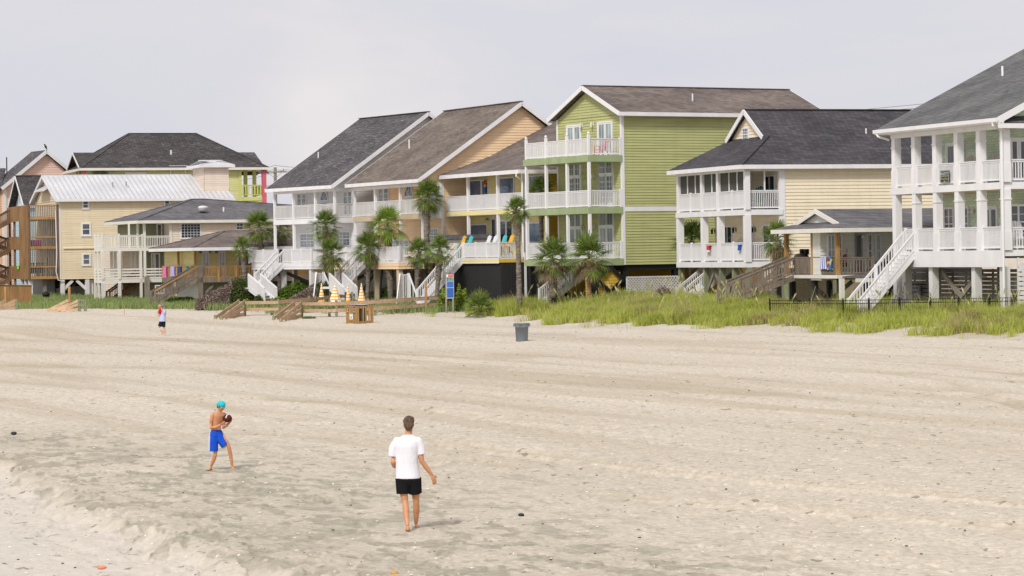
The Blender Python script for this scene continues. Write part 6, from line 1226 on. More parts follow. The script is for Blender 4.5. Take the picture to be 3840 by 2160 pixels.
for s__ in (-1,1): limb(b,[(s__*.035,0,.12),(-.06+s__*.03,-.03,.04),(-.08+s__*.03,-.03,-.06)],[.045,.035,.025]); foot(b,(-.08+s__*.03,-.03,-.1),(-.14+s__*.03,-.03,-.1),.02,.03)
vox(b.build('body',SKIN2,c3),.009,2); s_=MB(); torso(s_,[(0,0,.06,.085,.08),(0,0,.2,.095,.085),(0,0,.32,.085,.07),(0,0,.37,.045,.045)]); s_.build('red_top',cloth('red_cotton',(.55,.02,.04)),c3,True); MB().lathe([(.115,-.01),(.085,.02),(.075,.07),(.03,.10)],(0,-.01,.48),14).build('sun_hat',cloth('pink_cotton',(.80,.26,.30)),c3,True)

# ---- people up on the decks
def simple_person(label,loc,rz,top,bot,seated=True,hairm=None,skin=None,group=None):
    t=thing('person',label,'person',loc,rz,group); b=MB(); dz=0 if not seated else -.42
    z0=.92+dz; torso(b,[(0,0,z0,.15,.11),(0,0,z0+.2,.14,.10),(0,0,z0+.42,.17,.11),(0,0,z0+.52,.13,.08),(0,0,z0+.57,.06,.05)]); limb(b,[(0,0,z0+.55),(0,0,z0+.64)],[.055,.05]); P,B,r=head(b,(0,-.0,z0+.73),(0,-1,0),.086)
    for s in (-1,1):
        limb(b,[(s*.18,0,z0+.48),(s*.21,-.02,z0+.22),(s*.15,-.22,z0+.12)],[.05,.042,.028],8); hand(b,(s*.15,-.22,z0+.12),(0,-1,0),(0,0,-1),.9,.5,s)
        if seated: limb(b,[(s*.09,0,z0+.02),(s*.11,-.42,z0+.0),(s*.11,-.46,.08)],[.09,.06,.035],8)
        else: limb(b,[(s*.09,0,z0),(s*.1,0,.48),(s*.1,.02,.08)],[.09,.06,.035],8)
        foot(b,(s*.1,-.44 if seated else 0,0),(s*.11,-.66 if seated else -.22,0))
    vox(b.build('body',skin or SKIN3,t),.016,2); m=MB(); torso(m,[(0,0,z0-.02,.17,.13),(0,0,z0+.2,.165,.125),(0,0,z0+.42,.195,.13),(0,0,z0+.52,.16,.10),(0,0,z0+.56,.07,.06)]); m.build('t_shirt',top,t,True)
    m=MB(); m.ell((0,0,z0),(.17,.13,.1)); 
    for s in (-1,1): m.tube([(s*.09,0,z0),(s*.1,-.3 if seated else 0,z0 if seated else z0-.32)],[.11,.09],10)
    m.build('shorts',bot,t,True); MB().ell((0,.02,z0+.78),(.095,.105,.09)).ell((0,.05,z0+.72),(.085,.075,.09)).build('hair',hairm or hm,t,True); return t
DK=cloth('dark_fabric',(.03,.03,.035)); DN=cloth('dark_navy_fabric',(.03,.04,.07)); GRY=cloth('grey_fabric',(.20,.20,.22))
xe,zf4=Q4['xe'],Q4['zl'][0]
for i,(px_,yy,tp) in enumerate(((395,1.3,DK),(432,1.9,DN),(470,2.6,GRY),(502,1.2,DK),(545,1.7,DN))):
    x=h4.X('T',px_,200,yy); p=h4.wp(x,yy,zf4)
    lb=['dark seated figure nearest the brown boards behind the lower slats','dark seated figure second from the brown boards behind the lower slats','grey-shirted seated figure in the middle of the lower slatted porch','dark seated figure right of the grey-shirted one behind the slats','dark seated figure beside the standing one behind the lower slats'][i]
    simple_person(lb,p,h4.a+[.4,2.6,1.5,3.4,-1.2][i],tp,DK,True,DK)
x=h4.X('T',607,200,1.0); simple_person('standing dark figure behind the lower porch slats of the cream house',h4.wp(x,1.0,zf4),h4.a+1.3,DK,GRY,False,DK)
x=h12.X('U',1355,540,.9); zz=Q12['zf']; simple_person('grey-haired man sitting behind the weathered deck railing beside the beach towels',h12.wp(x,.9,zz),h12.a+R(-80),cloth('maroon_fabric',(.20,.04,.04)),DK,True,cloth('grey_hair',(.45,.43,.40)),SKIN2)
# ======================= beach furniture
FW=wood('fence_rail_wood',(.50,.35,.235),.3,axis=0)
def postm(p,h,w=.17): m=MB().box(-w/2,w/2,-w/2,w/2,-.4,h-.03); m.box(-w/2+.015,w/2-.015,-w/2+.015,w/2-.015,h-.03,h); return m
def ramp(name,label,front,back,c,dy,stub=None,slope=None,hts=(.86,.42)):
    """front/back = lists of (x, top y) in a crop; base lies dy px below"""
    P=[[gh(c,x,y+dy) for x,y in L] for L in (front,back)]
    o=P[0][0]; t=thing(name,label,'fence',(o.x,o.y,o.z),0)
    for L in P:
        for p in L: q=postm(p,1.1).build('post',POSTG,t); q.location=p-o
        for a,b in zip(L[:-1],L[1:]):
            for hz in hts: MB().bar(a-o+Vector((0,-.11,hz)),b-o+Vector((0,-.11,hz)),.05,.20).build('rail',FW,t)
    if stub:
        for i,L in enumerate(P):
            s=gh(c,stub[i][0],stub[i][1]); a=L[0]-o; s=s-o; q=postm(s,.28).build('post',POSTG,t); q.location=s
            for k,hz in enumerate((.92,.50,.12)):
                e=s+(a-s)*(.0+.18*k); e.z=s.z+.1; MB().bar(a+Vector((-.02,-.11,hz)),e+Vector((0,-.11,0)),.05,.21).build('ramp_board',WOODP,t)
    return t
ramp("beach_access_railing",'left of the two brown ramp railings at the middle of the beach, with green-tinted posts',[(605,505),(1030,500),(1498,456),(1968,403),(2430,352)],[(525,503),(948,497),(1422,455),(1885,403),(2340,350)],'R',185,stub=[(305,742),(228,736)])
ramp("beach_access_railing",'right ramp railing running behind the wooden bin enclosure to the blue sign',[(1330,517),(1770,518),(2262,497),(2744,462),(3140,432)],[(1238,517),(1680,515),(2168,492),(2650,460),(3060,428)],'R',190,stub=[(1062,770),(972,745)])
def leftramp(label,posts,st,c,hh):
    P=[gh(c,x,y) for x,y in posts]; o=P[0]; t=thing('beach_access_ramp',label,'ramp',tuple(o),0)
    for p in P: q=postm(p,hh,.2).build('post',POSTG,t); q.location=p-o
    if len(P)>1:
        for z in (hh-.1,hh*.5): MB().bar(P[0]-o+Vector((0,-.12,z)),P[-1]-o+Vector((0,-.12,z)),.05,.16).build('rail',POSTG,t)
    s=gh(c,*st)-o
    for dx in (0,-.9):
        for k,hz in enumerate((hh-.08,hh*.6,hh*.2)): e=s*(1-.2*k)+Vector((dx,.6 if dx else 0,.05)); MB().bar(Vector((dx,.6 if dx else 0,hz)),e,.05,.2).build('ramp_board',WOODP,t)
leftramp('sloping wooden beach ramp with gate frame at the left, beside a wood stake',[(1010,772),(1085,772)],(725,775),'T',.95)
leftramp('sloping wooden beach ramp at the far left edge of the photo',[(212,748)],(-70,760),'T',.85)
def stake(label,c,x,yt,yb,w=.09,mat=WOODP,group=None,name='wood_stake',cat='stake'):
    p=gh(c,x,yb); s=F/p.y/CR[c][2] if 0 else None; zt=at(c,x,yt,p.y).z; o=MB().box(-w/2,w/2,-w/2,w/2,-.3,zt-p.z).build(name,mat,None,loc=tuple(p)); tag(o,label,cat,group); return o
stake('tall wood stake before the large two-toned bush','R',480,322,590,.16,WOODO); stake('tall wood stake standing in front of the right ramp railing','S',335,255,650,.14,WOODO)
stake('tall wood stake at the far left beach ramp','T',72,460,752,.17,WOODO); stake('tall wood stake before the ramp with gate frame','T',886,455,770,.17,WOODO); stake('thin marker stick in the sand left of the person with a child','T',1583,722,812,.03,WOODO,name='marker_stick',cat='stick')
stake('short white square post in the dune grass below the shaggy palms','N',1325,1050,1250,.18,WHITE2,name='short_post',cat='post'); 
p=gh('S',940,410); q=gh('S',1235,400); o=MB().bar((0,0,.25),(q.x-p.x,q.y-p.y,.3),.1,.16).box(q.x-p.x-.1,q.x-p.x+.1,q.y-p.y-.1,q.y-p.y+.1,-.3,.5).build('low_rail',WHITE2,None,loc=(p.x,p.y,p.z)); tag(o,'low white rail in the grass before the black slatted base','rail')
# blue beach rules sign
def text(s,size,mat,par,loc,rot=(math.pi/2,0,0),ext=.002,name='lettering',sx=1):
    cu=bpy.data.curves.new(name,'FONT'); cu.body=s; cu.size=size; cu.extrude=ext; cu.align_x='CENTER'; cu.align_y='CENTER'; o=bpy.data.objects.new(name,cu); C.objects.link(o); cu.materials.append(mat); me=bpy.data.meshes.new_from_object(o); bpy.data.objects.remove(o); o=bpy.data.objects.new(name,me); C.objects.link(o); o.parent=par; o.location=loc; o.rotation_euler=rot; o.scale=(sx,1,1); return o
Ys=178; p=at('S',640,465,Ys); zb=g1(p.x,Ys); t=thing('beach_sign','tall narrow blue, green and red beach notice board on wood posts','sign',(p.x,Ys,zb),R(-12)); k=F/Ys
def sz(v): return at('S',640,v,Ys).z-zb
w=.235; SB=paint('sign_blue',(.03,.12,.42),.4); SB2=paint('sign_light_blue',(.07,.17,.55),.4); SG=paint('sign_green',(.01,.18,.11),.4); SR=paint('sign_red',(.65,.03,.05),.4); SW=paint('sign_white',(.8,.8,.8),.4)
for a,yt in ((-.30,145),(.16,150)): MB().box(a-.05,a+.06,.03,.13,-.5,sz(yt)).build('post',PILE,t)
MB().box(-w-.01,w+.01,0,.02,sz(470),sz(165)).build('board',SW,t)
for n_,a,b_,m_,x0 in (('red_panel',168,196,SR,-w+.09),('green_panel',202,253,SG,-w),('upper_blue_panel',258,332,SB2,-w),('lower_blue_panel',338,462,SB,-w)): o=MB().box(x0+.01,w-.01,-.012,-.002,sz(b_),sz(a)).build(n_,m_,t)
for s_,v in (('YOU ARE',212),('Leave Only',228),('Footprints',243)): text(s_,.085,SW,t,(.03,-.014,sz(v)))
text('WARNING',.07,SW,t,(.04,-.014,sz(182)))
for i in range(5): MB().box(-w+.05,w-.09+.03*(i%3),-.016,-.0125,sz(268+i*11),sz(270+i*11)).build('text_line',SB,t)
for i in range(6): MB().box(-w+.05,w-.07-.04*(i%2),-.016,-.0125,sz(356+i*16),sz(359+i*16)).build('text_line',SB2,t)
# wooden bin enclosure
p=gh('R',2030,790); t=thing('bin_enclosure','square slatted wooden bin enclosure with small signs beside the ramp railing','bin enclosure',tuple(p),R(36)); HH=1.02; WX,WY=1.2,1.25; m=MB()
for x,y in ((0,0),(WX,0),(0,WY),(WX,WY)): m.box(x-.05 if x else 0,x if x else .05,y-.05 if y else 0,y if y else .05,-.1,HH)
for z in (.04,HH-.1): m.box(.05,WX-.05,.02,.06,z,z+.09); m.box(.02,.06,.05,WY-.05,z,z+.09); m.box(.05,WX-.05,WY-.06,WY-.02,z,z+.09); m.box(WX-.06,WX-.02,.05,WY-.05,z,z+.09)
m.build('frame',WOODO,t); m=MB()
for i in range(11): y=.06+i*.108; m.box(-.02,.018,y,y+.075,0,HH)
m.build('side_slats',WOODO,t); m=MB()
for x in (.06,.42,.62,.83,.98,1.09): m.box(x,x+.085,-.02,.018,0,HH)
m.build('front_slats',WOODO,t); m=MB(); m.box(.0,WX,.0,.14,HH,HH+.03); m.box(0,WX,WY-.14,WY,HH,HH+.03); m.box(0,.14,.14,WY-.14,HH,HH+.03); m.box(WX-.14,WX,.14,WY-.14,HH,HH+.03); m.build('top_boards',WOODO,t)
for y0,l_ in ((.18,1),(.92,0)): o=MB().box(-.035,-.022,y0,y0+.15,HH-.42,HH-.02).build('small_sign',paint('dark_sign',(.06,.055,.06)),t); MB().ell((-.04,y0+.075,HH-.13),(.006,.03,.05),8,6).box(-.04,-.036,y0+.03,y0+.12,HH-.34,HH-.28).box(-.04,-.036,y0+.06,y0+.09,HH-.24,HH-.17).build('pictogram',SW,o)
o=MB().box(-.04,-.024,.42,.76,HH-.78,HH-.44).build('white_notice',SW,t); MB().box(-.045,-.041,.53,.57,HH-.72,HH-.56).box(-.045,-.041,.60,.65,HH-.74,HH-.58).box(-.045,-.041,.47,.71,HH-.50,HH-.48).build('printing',SG,o)
def can(label,loc,rad,h_,mat,inner,rim,name='waste_bin'):
    t=thing(name,label,'waste bin',loc,0); MB().lathe([(rad*.78,0),(rad*.8,.02),(rad*.95,h_-.02),(rad,h_-.01),(rad*.93,h_-.01),(rad*.88,h_-.06),(rad*.72,h_-.35)],(0,0,0),24).build('body',mat,t,True); MB().lathe([(rad*.97,h_-.03),(rad*1.05,h_-.03),(rad*1.05,h_+.02),(rad*.97,h_+.02)],(0,0,0),24).build('rim',rim,t,True); MB().lathe([(rad*.86,h_-.05),(.01,h_-.055)],(0,0,0),24).build('liner',inner,t,True); return t
ca,sa=math.cos(R(36)),math.sin(R(36))
can('dark bin with pale rim inside the wooden bin enclosure',(p.x+.62*ca-.42*sa,p.y+.62*sa+.42*ca,p.z+.05),.36,1.09,paint('bin_green',(.12,.15,.11)),paint('bin_inside',(.02,.022,.03)),paint('bin_rim',(.45,.47,.52)))
can('blue recycling bin inside the wooden bin enclosure',(p.x+.40*ca-.95*sa,p.y+.40*sa+.95*ca,p.z+.05),.24,1.06,paint('bin_blue',(.02,.05,.32)),paint('bin_blue_inside',(.01,.025,.2)),paint('bin_blue_rim',(.25,.30,.55)))
# grey beach can
p=gh('S',1550,1010); s_=F/p.y; k=1/(3.3895*s_); t=thing('waste_bin','plain grey round plastic waste can standing alone on the sand','waste bin',(p.x,p.y,p.z-.03),0); GC=paint('grey_plastic',(.21,.24,.28),.45,.08); H_=225*k+.03; r0,r1=76*k,86*k
MB().lathe([(r0*.9,0),(r0,.03),(r1*.985,H_-.2),(r1,H_-.2),(r1*1.02,H_-.17),(r1*1.10,H_-.02),(r1*1.13,H_-.015),(r1*1.13,H_),(r1*1.04,H_),(r1*1.02,H_-.02),(r1*.9,H_-.5)],(0,0,0),32).build('body',GC,t,True)
for s__ in (-1,1): MB().box(s__*r1*1.0,s__*(r1*1.0+.085),-.09,.09,H_-.16,H_-.02).build('handle',GC,t)
MB().box(-.14,.02,-r1*1.09-.004,-r1*1.07,H_-.12,H_-.095).build('embossed_mark',paint('dark_grey_plastic',(.08,.09,.10)),t)
# umbrellas
UM=stripes('orange_white_stripes',(.95,.45,.03),(.88,.85,.78),.20,'Z',.55)
for i,(x,yt,hw,Yd,lb) in enumerate(((1578,283,45,188,'closed orange and white striped umbrella, leftmost, against the brown bush'),(1748,283,78,185,'closed striped umbrella with the widest skirt, at the palm trunk'),(1915,285,32,188,'narrowest closed striped umbrella, third from left'),(2085,283,52,186,'closed orange and white striped umbrella, rightmost, before the peach stilts'))):
    tp=at('R',x,yt,Yd); z0=g1(tp.x,Yd); H_=tp.z-z0; t=thing('beach_umbrella',lb,'umbrella',(tp.x,Yd,z0),i*.7,'closed striped umbrellas'); hw=hw/3.3895*Yd/F; m=MB(); rs=[]
    L=min(H_-.35,1.33)
    for j in range(9):
        f=j/8; rad=.03+(hw-.03)*f**.9; rs.append([(rad*(1+.22*f*math.cos(8*a))*math.cos(a),rad*(1+.22*f*math.cos(8*a))*math.sin(a),H_-.06-L*f-.04*f*math.cos(8*a)) for a in [2*math.pi*q/32 for q in range(32)]])
    m.rings(rs); m.build('canopy',UM,t,True); MB().tube([(0,0,0),(0,0,H_)],.025,8).build('pole',SW,t); MB().lathe([(.02,0),(.045,.03),(.03,.07),(.005,.09)],(0,0,H_-.05),8).build('finial',SW,t); MB().lathe([(.25,0),(.25,.06),(.05,.1)],(0,0,0),14).build('base',CONC,t)
# shower pole near the umbrellas
p=at('R',1970,400,190); t=thing('shower_pole','thin white outdoor shower pipe with curved head behind the umbrellas','shower',(p.x,190,g1(p.x,190)),0); z1=at('R',1970,290,190).z-g1(p.x,190); MB().tube([(0,0,0),(0,0,z1-.1),(.06,0,z1),(.2,0,z1),(.28,0,z1-.08)],.03,6).build('pipe',WHITE,t)
# black metal fence
t=None
def bfence(label,pts,c,yt):
    P=[]; 
    for x,Yd in pts: q=at(c,x,700,Yd); P.append(Vector((q.x,Yd,at(c,x,np.interp(x,[-400,420,1040,2510],[742,738,738,714]),Yd).z-yt)))
    o=P[0]; t=thing('metal_fence',label,'fence',tuple(o),0)
    for a,b in zip(P[:-1],P[1:]):
        L=(b-a).length; m=MB(); a_=a-o;b_=b-o; up=Vector((0,0,1)); ztop=yt
        m.bar(a_+up*ztop,b_+up*ztop,.03,.03); m.bar(a_+up*(ztop-.16),b_+up*(ztop-.16),.03,.035); m.bar(a_+up*.1,b_+up*.1,.03,.035); n=int(L/.125)
        for i in range(n): q=a_.lerp(b_,(i+.5)/n); m.box(q.x-.008,q.x+.008,q.y-.008,q.y+.008,q.z-.35,q.z+ztop)
        m.build('panel',BLACKP,t); MB().box(a_.x-.035,a_.x+.035,a_.y-.035,a_.y+.035,a_.z-.9,a_.z+ztop+.1).build('post',BLACKP,t)
    b_=P[-1]-o; MB().box(b_.x-.035,b_.x+.035,b_.y-.035,b_.y+.035,b_.z-.2,b_.z+ztop+.1).build('post',BLACKP,t)
bfence('black metal pool fence below the white cottage and the mint house',[(420,141),(760,139),(1040,134),(1260,132.6),(1520,131.2),(1780,129.8),(2020,128.8),(2280,127.6),(2510,126.8)],'H',.98)
bfence('black metal fence under the pale yellow house deck',[(-350,158),(-120,154),(60,151)],'H',1.25)
# ======================= things on and around the houses
def hang(label,h,c,x0,x1,yt,yb,mat,plane,pos,name='beach_towel',cat='towel',group=None):
    if plane=='F': a=h.Yy(c,x0,yt,pos); b=h.Yy(c,x1,yt,pos); ym=(a+b)/2; z1=h.Z(c,(x0+x1)/2,yt,pos,ym); z0=h.Z(c,(x0+x1)/2,yb,pos,ym); org=h.wp(pos-.07,min(a,b),z0); W_=abs(a-b); rz=h.a+math.pi/2
    else: a=h.X(c,x0,yt,pos); b=h.X(c,x1,yt,pos); z1=h.Z(c,(x0+x1)/2,yt,(a+b)/2,pos); z0=h.Z(c,(x0+x1)/2,yb,(a+b)/2,pos); org=h.wp(min(a,b),pos-.07,z0); W_=abs(a-b); rz=h.a
    sgn=1 if plane=='F' else -1
    m=MB(); N=12; K=8; Hh=z1-z0; g=[]
    for j in range(K+1):
        for i in range(N+1): u=i/N; v=j/K; g.append((W_*u,sgn*(.03+.028*math.sin(u*9+v*2)*(1-v*.7)),Hh*v+.012*math.sin(u*5)*(1-v)))
    m.v=[p for p in g]+[(p[0],p[1]-sgn*.02,p[2]) for p in g]; n1=(N+1)*(K+1)
    for j in range(K):
        for i in range(N): q=(j*(N+1)+i,j*(N+1)+i+1,(j+1)*(N+1)+i+1,(j+1)*(N+1)+i); m.f.append(q); m.f.append(tuple(n1+k for k in q[::-1]))
    m.box(0,W_,-sgn*.2,sgn*.03,Hh-.01,Hh+.015); m.box(0,W_,-sgn*.2,-sgn*.185,Hh-.35,Hh-.01)
    o=m.build(name,mat,None,True); o.location=org; o.rotation_euler=(0,0,rz); tag(o,label,cat,group); return o
hang('pink towel, leftmost on the brown deck railing',h6,'B',162,206,906,1033,cloth('pink_towel',(.85,.22,.42)),'F',0); hang('lavender towel on the brown deck railing',h6,'B',250,298,904,1015,cloth('lavender_towel',(.55,.45,.80)),'F',0)
hang('navy patterned towel on the brown deck railing',h6,'B',328,372,905,1005,stripes('navy_towel',(.02,.05,.14),(.05,.10,.25),.3,'X',.7),'F',0); hang('teal towel on the brown deck railing beside the porch post',h6,'B',424,448,900,960,cloth('teal_towel',(.02,.30,.30)),'F',0); hang('yellow and black towel on the brown deck railing at the porch post',h6,'B',474,500,898,930,stripes('yellow_black_towel',(.65,.55,.03),(.04,.06,.05),.12,'Z',.6),'F',0)
hang('blue and white striped towel on the weathered deck railing',h12,'U',430,660,660,1130,stripes('blue_white_stripes',(.80,.80,.88),(.10,.09,.48),.155,'X',.55),'F',0)
cm,n_,l_,p_=nt('colourful_print'); v_=mapping(n_,l_,1,1,1); t_=n_.new('ShaderNodeTexVoronoi'); t_.inputs['Scale'].default_value=5.5; l_.new(v_,t_.inputs['Vector']); r_=n_.new('ShaderNodeValToRGB'); r_.color_ramp.interpolation='CONSTANT'; s3=n_.new('ShaderNodeSeparateColor'); l_.new(t_.outputs['Color'],s3.inputs[0]); e_=r_.color_ramp.elements; e_[0].color=(.02,.22,.55,1); e_[1].position=.8; e_[1].color=(.40,.65,.03,1)
for q_,c_ in ((.4,(.30,.03,.06,1)),(.6,(.04,.05,.12,1)),(.7,(.60,.45,.45,1))): z_=e_.new(q_); z_.color=c_
l_.new(s3.outputs[0],r_.inputs[0]); l_.new(r_.outputs[0],p_.inputs['Base Color']); p_.inputs['Roughness'].default_value=.9
hang('colourful blue, red and lime printed towel on the weathered deck railing',h12,'U',672,905,655,1150,cm,'F',0)
hang('red towel with white hem on the white porch railing',h11,'F',316,338,980,1025,stripes('red_white_towel',(.75,.74,.74),(.70,.03,.05),.9,'Z',.14),'F',.05-.06); hang('blue towel on the white porch railing beside the corner post',h11,'F',528,545,975,1012,cloth('blue_towel',(.02,.12,.60)),'F',.05-.06)
hang('neon green towel over the brown boards of the stair tower',h4,'T',230,254,180,235,cloth('neon_green_towel',(.30,.85,.05)),'F',Q4['xe']-.03,group=None)
# magenta float on the middle tower floor
x=h4.X('L',435,550,.5); z=Q4['zl'][1]; t=thing('pool_float','bright magenta pool float leaning behind the middle slats','pool float',tuple(h4.wp(x-.5,.5,z)),h4.a); m=MB()
for i in range(5): m.tube([(.0,0,.10+.13*i),(1.25,0,.10+.13*i)],.072,8)
m.build('tubes',paint('magenta_vinyl',(.80,.02,.38),.35),t,True)
# adirondack chairs
def adirondack(label,loc,rz,mat,tall=.0,group=None,sc=1):
    t=thing('adirondack_chair',label,'chair',loc,rz,group,sc); s=.38+tall; m=MB()   # faces -x
    for k in range(5): y=-.24+.1*k; m.bar((.22,y+.04,s-.08),(.50,y+.04+(k-2)*.02,s+.72-.05*abs(k-2)),.022,.088,up=(0,1,0))
    m.build('backrest',mat,t); m=MB()
    for k in range(6): x=-.28+k*.09; m.box(x,x+.08,-.26,.26,s-.012-.012*k,s+.01-.012*k)
    m.build('seat',mat,t)
    for y in (-.33,.33):
        MB().box(-.42,.34,y-.06,y+.06,s+.20,s+.225).build('armrest',mat,t); MB().box(-.33,-.24,y*.9-.02,y*.9+.02,0,s+.20).build('leg',mat,t); MB().bar((.40,y*.9,0),(.14,y*.9,s+.20),.04,.1).build('leg',mat,t)
    m=MB(); m.box(-.30,.35,-.30,.30,s*.35,s*.35+.03) if tall else m.box(-.3,.2,-.25,.25,s*.5,s*.5+.02); m.build('stretcher',mat,t); return t
CY_=paint('chair_yellow',(.85,.50,.03),.45); CT=paint('chair_turquoise',(.07,.55,.55),.45); CW=WHITE; CWG=paint('chair_cream',(.62,.58,.52),.5); CR_=paint('chair_red',(.60,.03,.05),.45)
e9=Q9['e']
for i,(px_,xx,mt,lb) in enumerate(((745,e9+.5,CY_,'yellow tall deck chair, leftmost, beside the covered hot tub'),(935,e9+.45,CT,'turquoise tall deck chair next to the leftmost yellow one'),(1460,e9+.9,CW,'white tall deck chair, left one of the white pair'),(1640,e9+.9,CW,'white tall deck chair, right one, before the porch post'),(1900,e9+.9,CT,'turquoise tall deck chair right of the white pair'),(2100,e9+.9,CY_,'yellow tall deck chair at the right end of the row'))):
    y=h9.Yy('Q',px_,380,xx+.4); adirondack(lb,tuple(h9.wp(xx,y,Q9['zf1'])),h9.a,mt,.42,'tall deck chairs on the yellow house deck')
y=h9.Yy('D',730,1000,e9+.4)
for px_,lb in ((975,'cream deck chair on the upper mint porch, left of the middle column'),(1145,'cream deck chair on the upper mint porch, behind the fifth column')):
    y=h13.Yy('G',px_,900,1.5); adirondack(lb,tuple(h13.wp(1.4,y,Q13['zf2'])),h13.a+.15,CWG,.12,'cream deck chairs on the upper mint porch',1.25)
for px_,lb in ((860,'white rocking chair on the lower mint porch behind the third column'),(1000,'white rocking chair on the lower mint porch before the pair of windows'),(1180,'white rocking chair on the lower mint porch before the glass door')):
    y=h13.Yy('G',px_,1390,1.2); o=adirondack(lb,tuple(h13.wp(1.2,y,Q13['zf1'])),h13.a,WHITE,.05,'white rocking chairs on the lower mint porch',1.12)
x=h13.X('G',1385,1400,.9); adirondack('white rocking chair on the side porch at the right edge',tuple(h13.wp(x,.9,Q13['zf1'])),h13.a+1.5,WHITE,.1,None,1.15)
y=h10.Yy('E',590,500,1.2); adirondack('red chair on the top balcony of the green house',tuple(h10.wp(1.3,y,Q10['zf'][2])),h10.a,CR_,0)
for px_,yy,lb in ((655,1.0,'teal chair behind the screened porch railing at left'),(755,.8,'teal chair behind the screened porch railing at right')):
    x=h11.X('F',px_,640,yy); adirondack(lb,tuple(h11.wp(x,yy,Q11['zf2'])),h11.a+.8,paint('chair_teal',(.01,.16,.17),.5),.1,'teal chairs on the screened porch',1.15)
for px_,lb in ((490,'grey slatted chair on the lower pale yellow porch, left'),(540,'grey slatted chair on the lower pale yellow porch, right')):
    y=h11.Yy('F',px_,965,1.0); adirondack(lb,tuple(h11.wp(.95,y,Q11['zf1'])),h11.a+.2,CWG,.1,'slatted chairs on the lower pale yellow porch',1.2)
def metal_chair(label,loc,rz,mat,group=None):
    t=thing('patio_chair',label,'chair',loc,rz,group); m=MB(); m.box(-.22,.22,-.22,.22,.42,.45); m.build('seat',mat,t); m=MB()
    for i in range(5): y=-.2+.1*i; m.bar((.2,y,.45),(.32,y,.92),.03,.02)
    m.bar((.32,-.24,.93),(.32,.24,.93),.03,.04); m.build('backrest',mat,t)
    for x,y in ((-.2,-.2),(-.2,.2),(.2,-.2),(.2,.2)): MB().bar((x,y,.43),(x*1.15,y*1.15,0),.03,.03).build('leg',mat,t)
for px_,lb in ((375,'dark metal patio chair, left one on the white house balcony'),(415,'dark metal patio chair, right one on the white house balcony')):
    y=h7.Yy('C',px_,830,.8); metal_chair(lb,tuple(h7.wp(.8,y,q7['zf2'])),h7.a,DARK,'metal patio chairs')
# hot tub under its cover
xx=e9+1.0; y0,y1=h9.Yy('Q',860,400,xx),h9.Yy('Q',-10,400,xx); z=Q9['zf1']; zt_=h9.Z('Q',500,235,xx,(y0+y1)/2)-z; t=thing('hot_tub','hot tub under a grey cover on the deck beside the yellow chairs','hot tub',tuple(h9.wp(xx,y0,z)),h9.a); L=max(2.2,min(y1-y0,5)); m=MB(); m.box(0,2.0,0,L,0,zt_-.28); m.build('cabinet',paint('tub_grey',(.27,.25,.22),.6,.15),t); m=MB(); m.add([(-.08,-.08,zt_-.28),(2.1,-.08,zt_-.28),(2.1,L+.08,zt_-.28),(-.08,L+.08,zt_-.28),(.3,.1,zt_),(1.8,.1,zt_),(1.8,L-.5,zt_-.02),(.3,L-.5,zt_-.02)],[(0,1,5,4),(1,2,6,5),(2,3,7,6),(3,0,4,7),(4,5,6,7),(3,2,1,0)]).build('cover',paint('tub_cover',(.10,.095,.105),.7,.25),t)
# macaw ornament in the upper window
d9=Q9['d']; y=h9.Yy('D',541,620,d9-.15); z0=h9.Z('D',541,683,d9-.15,y); z1=h9.Z('D',541,568,d9-.15,y); k=z1-z0; t=thing('parrot_ornament','large red, yellow and blue parrot ornament hanging before the upper window','ornament',tuple(h9.wp(d9-.15,y,z0)),h9.a); PR,PY,PB,PT=[paint(a,b,.5) for a,b in (('parrot_red',(.60,.02,.02)),('parrot_yellow',(.80,.50,.02)),('parrot_blue',(.02,.10,.45)),('parrot_teal',(.01,.30,.38)))]
MB().ell((0,0,k*.86),(.11,.13,.16)).ell((0,.06,k*.70),(.10,.13,.18)).build('red_head',PR,t,True); MB().ell((-.02,-.03,k*.62),(.10,.10,.16)).build('yellow_chest',PY,t,True); MB().ell((.0,-.02,k*.42),(.11,.13,.27)).build('blue_wings',PB,t,True); MB().tube([(0,-.02,k*.35),(0,-.05,.0)],[.10,.03],8).build('teal_tail',PT,t,True); MB().tube([(0,-.11,k*.87),(0,-.18,k*.83),(0,-.17,k*.79)],[.04,.03,.008],6).build('beak',paint('beak',(.7,.65,.5)),t,True)
# sign on the mint balcony
y0,y1=h13.Yy('G',880,1000,-.05),h13.Yy('G',817,1000,-.05); ym=(y0+y1)/2; za,zb_=h13.Z('G',848,1040,-.05,ym),h13.Z('G',848,952,-.05,ym); W_=y1-y0; Hs=zb_-za; DG=paint('sign_dark_green',(.012,.045,.04),.4); GOLDP=paint('sign_gold',(.55,.36,.04),.4)
t=thing('rental_sign','dark green ELLIOTT sign with gold script fixed to the upper white railing','sign',tuple(h13.wp(-.06,ym,(za+zb_)/2)),h13.a-math.pi/2); MB().box(-W_/2,W_/2,-.04,.0,-Hs/2,Hs/2).build('board',DG,t)
m=MB(); e_=.02
for a,b_,c_,d_ in ((-W_/2+e_,W_/2-e_,Hs/2-.03,Hs/2-.018),(-W_/2+e_,W_/2-e_,-Hs/2+.018,-Hs/2+.03),(-W_/2+e_,-W_/2+e_+.012,-Hs/2+.03,Hs/2-.03),(W_/2-e_-.012,W_/2-e_,-Hs/2+.03,Hs/2-.03),(-W_/2+e_,W_/2-e_,.02,.035)): m.box(a,b_,-.046,-.041,c_,d_)
m.build('border',SW,t); text('ELLIOTT',Hs*.30,SW,t,(0,-.047,Hs*.23),sx=W_*.85/(Hs*.30*3.6)); text('Realty',Hs*.30,GOLDP,t,(0.0,-.047,-Hs*.17),sx=.9*W_/(Hs*.30*2.6)); text('1-888-',Hs*.10,SW,t,(0,-.047,-Hs*.40))
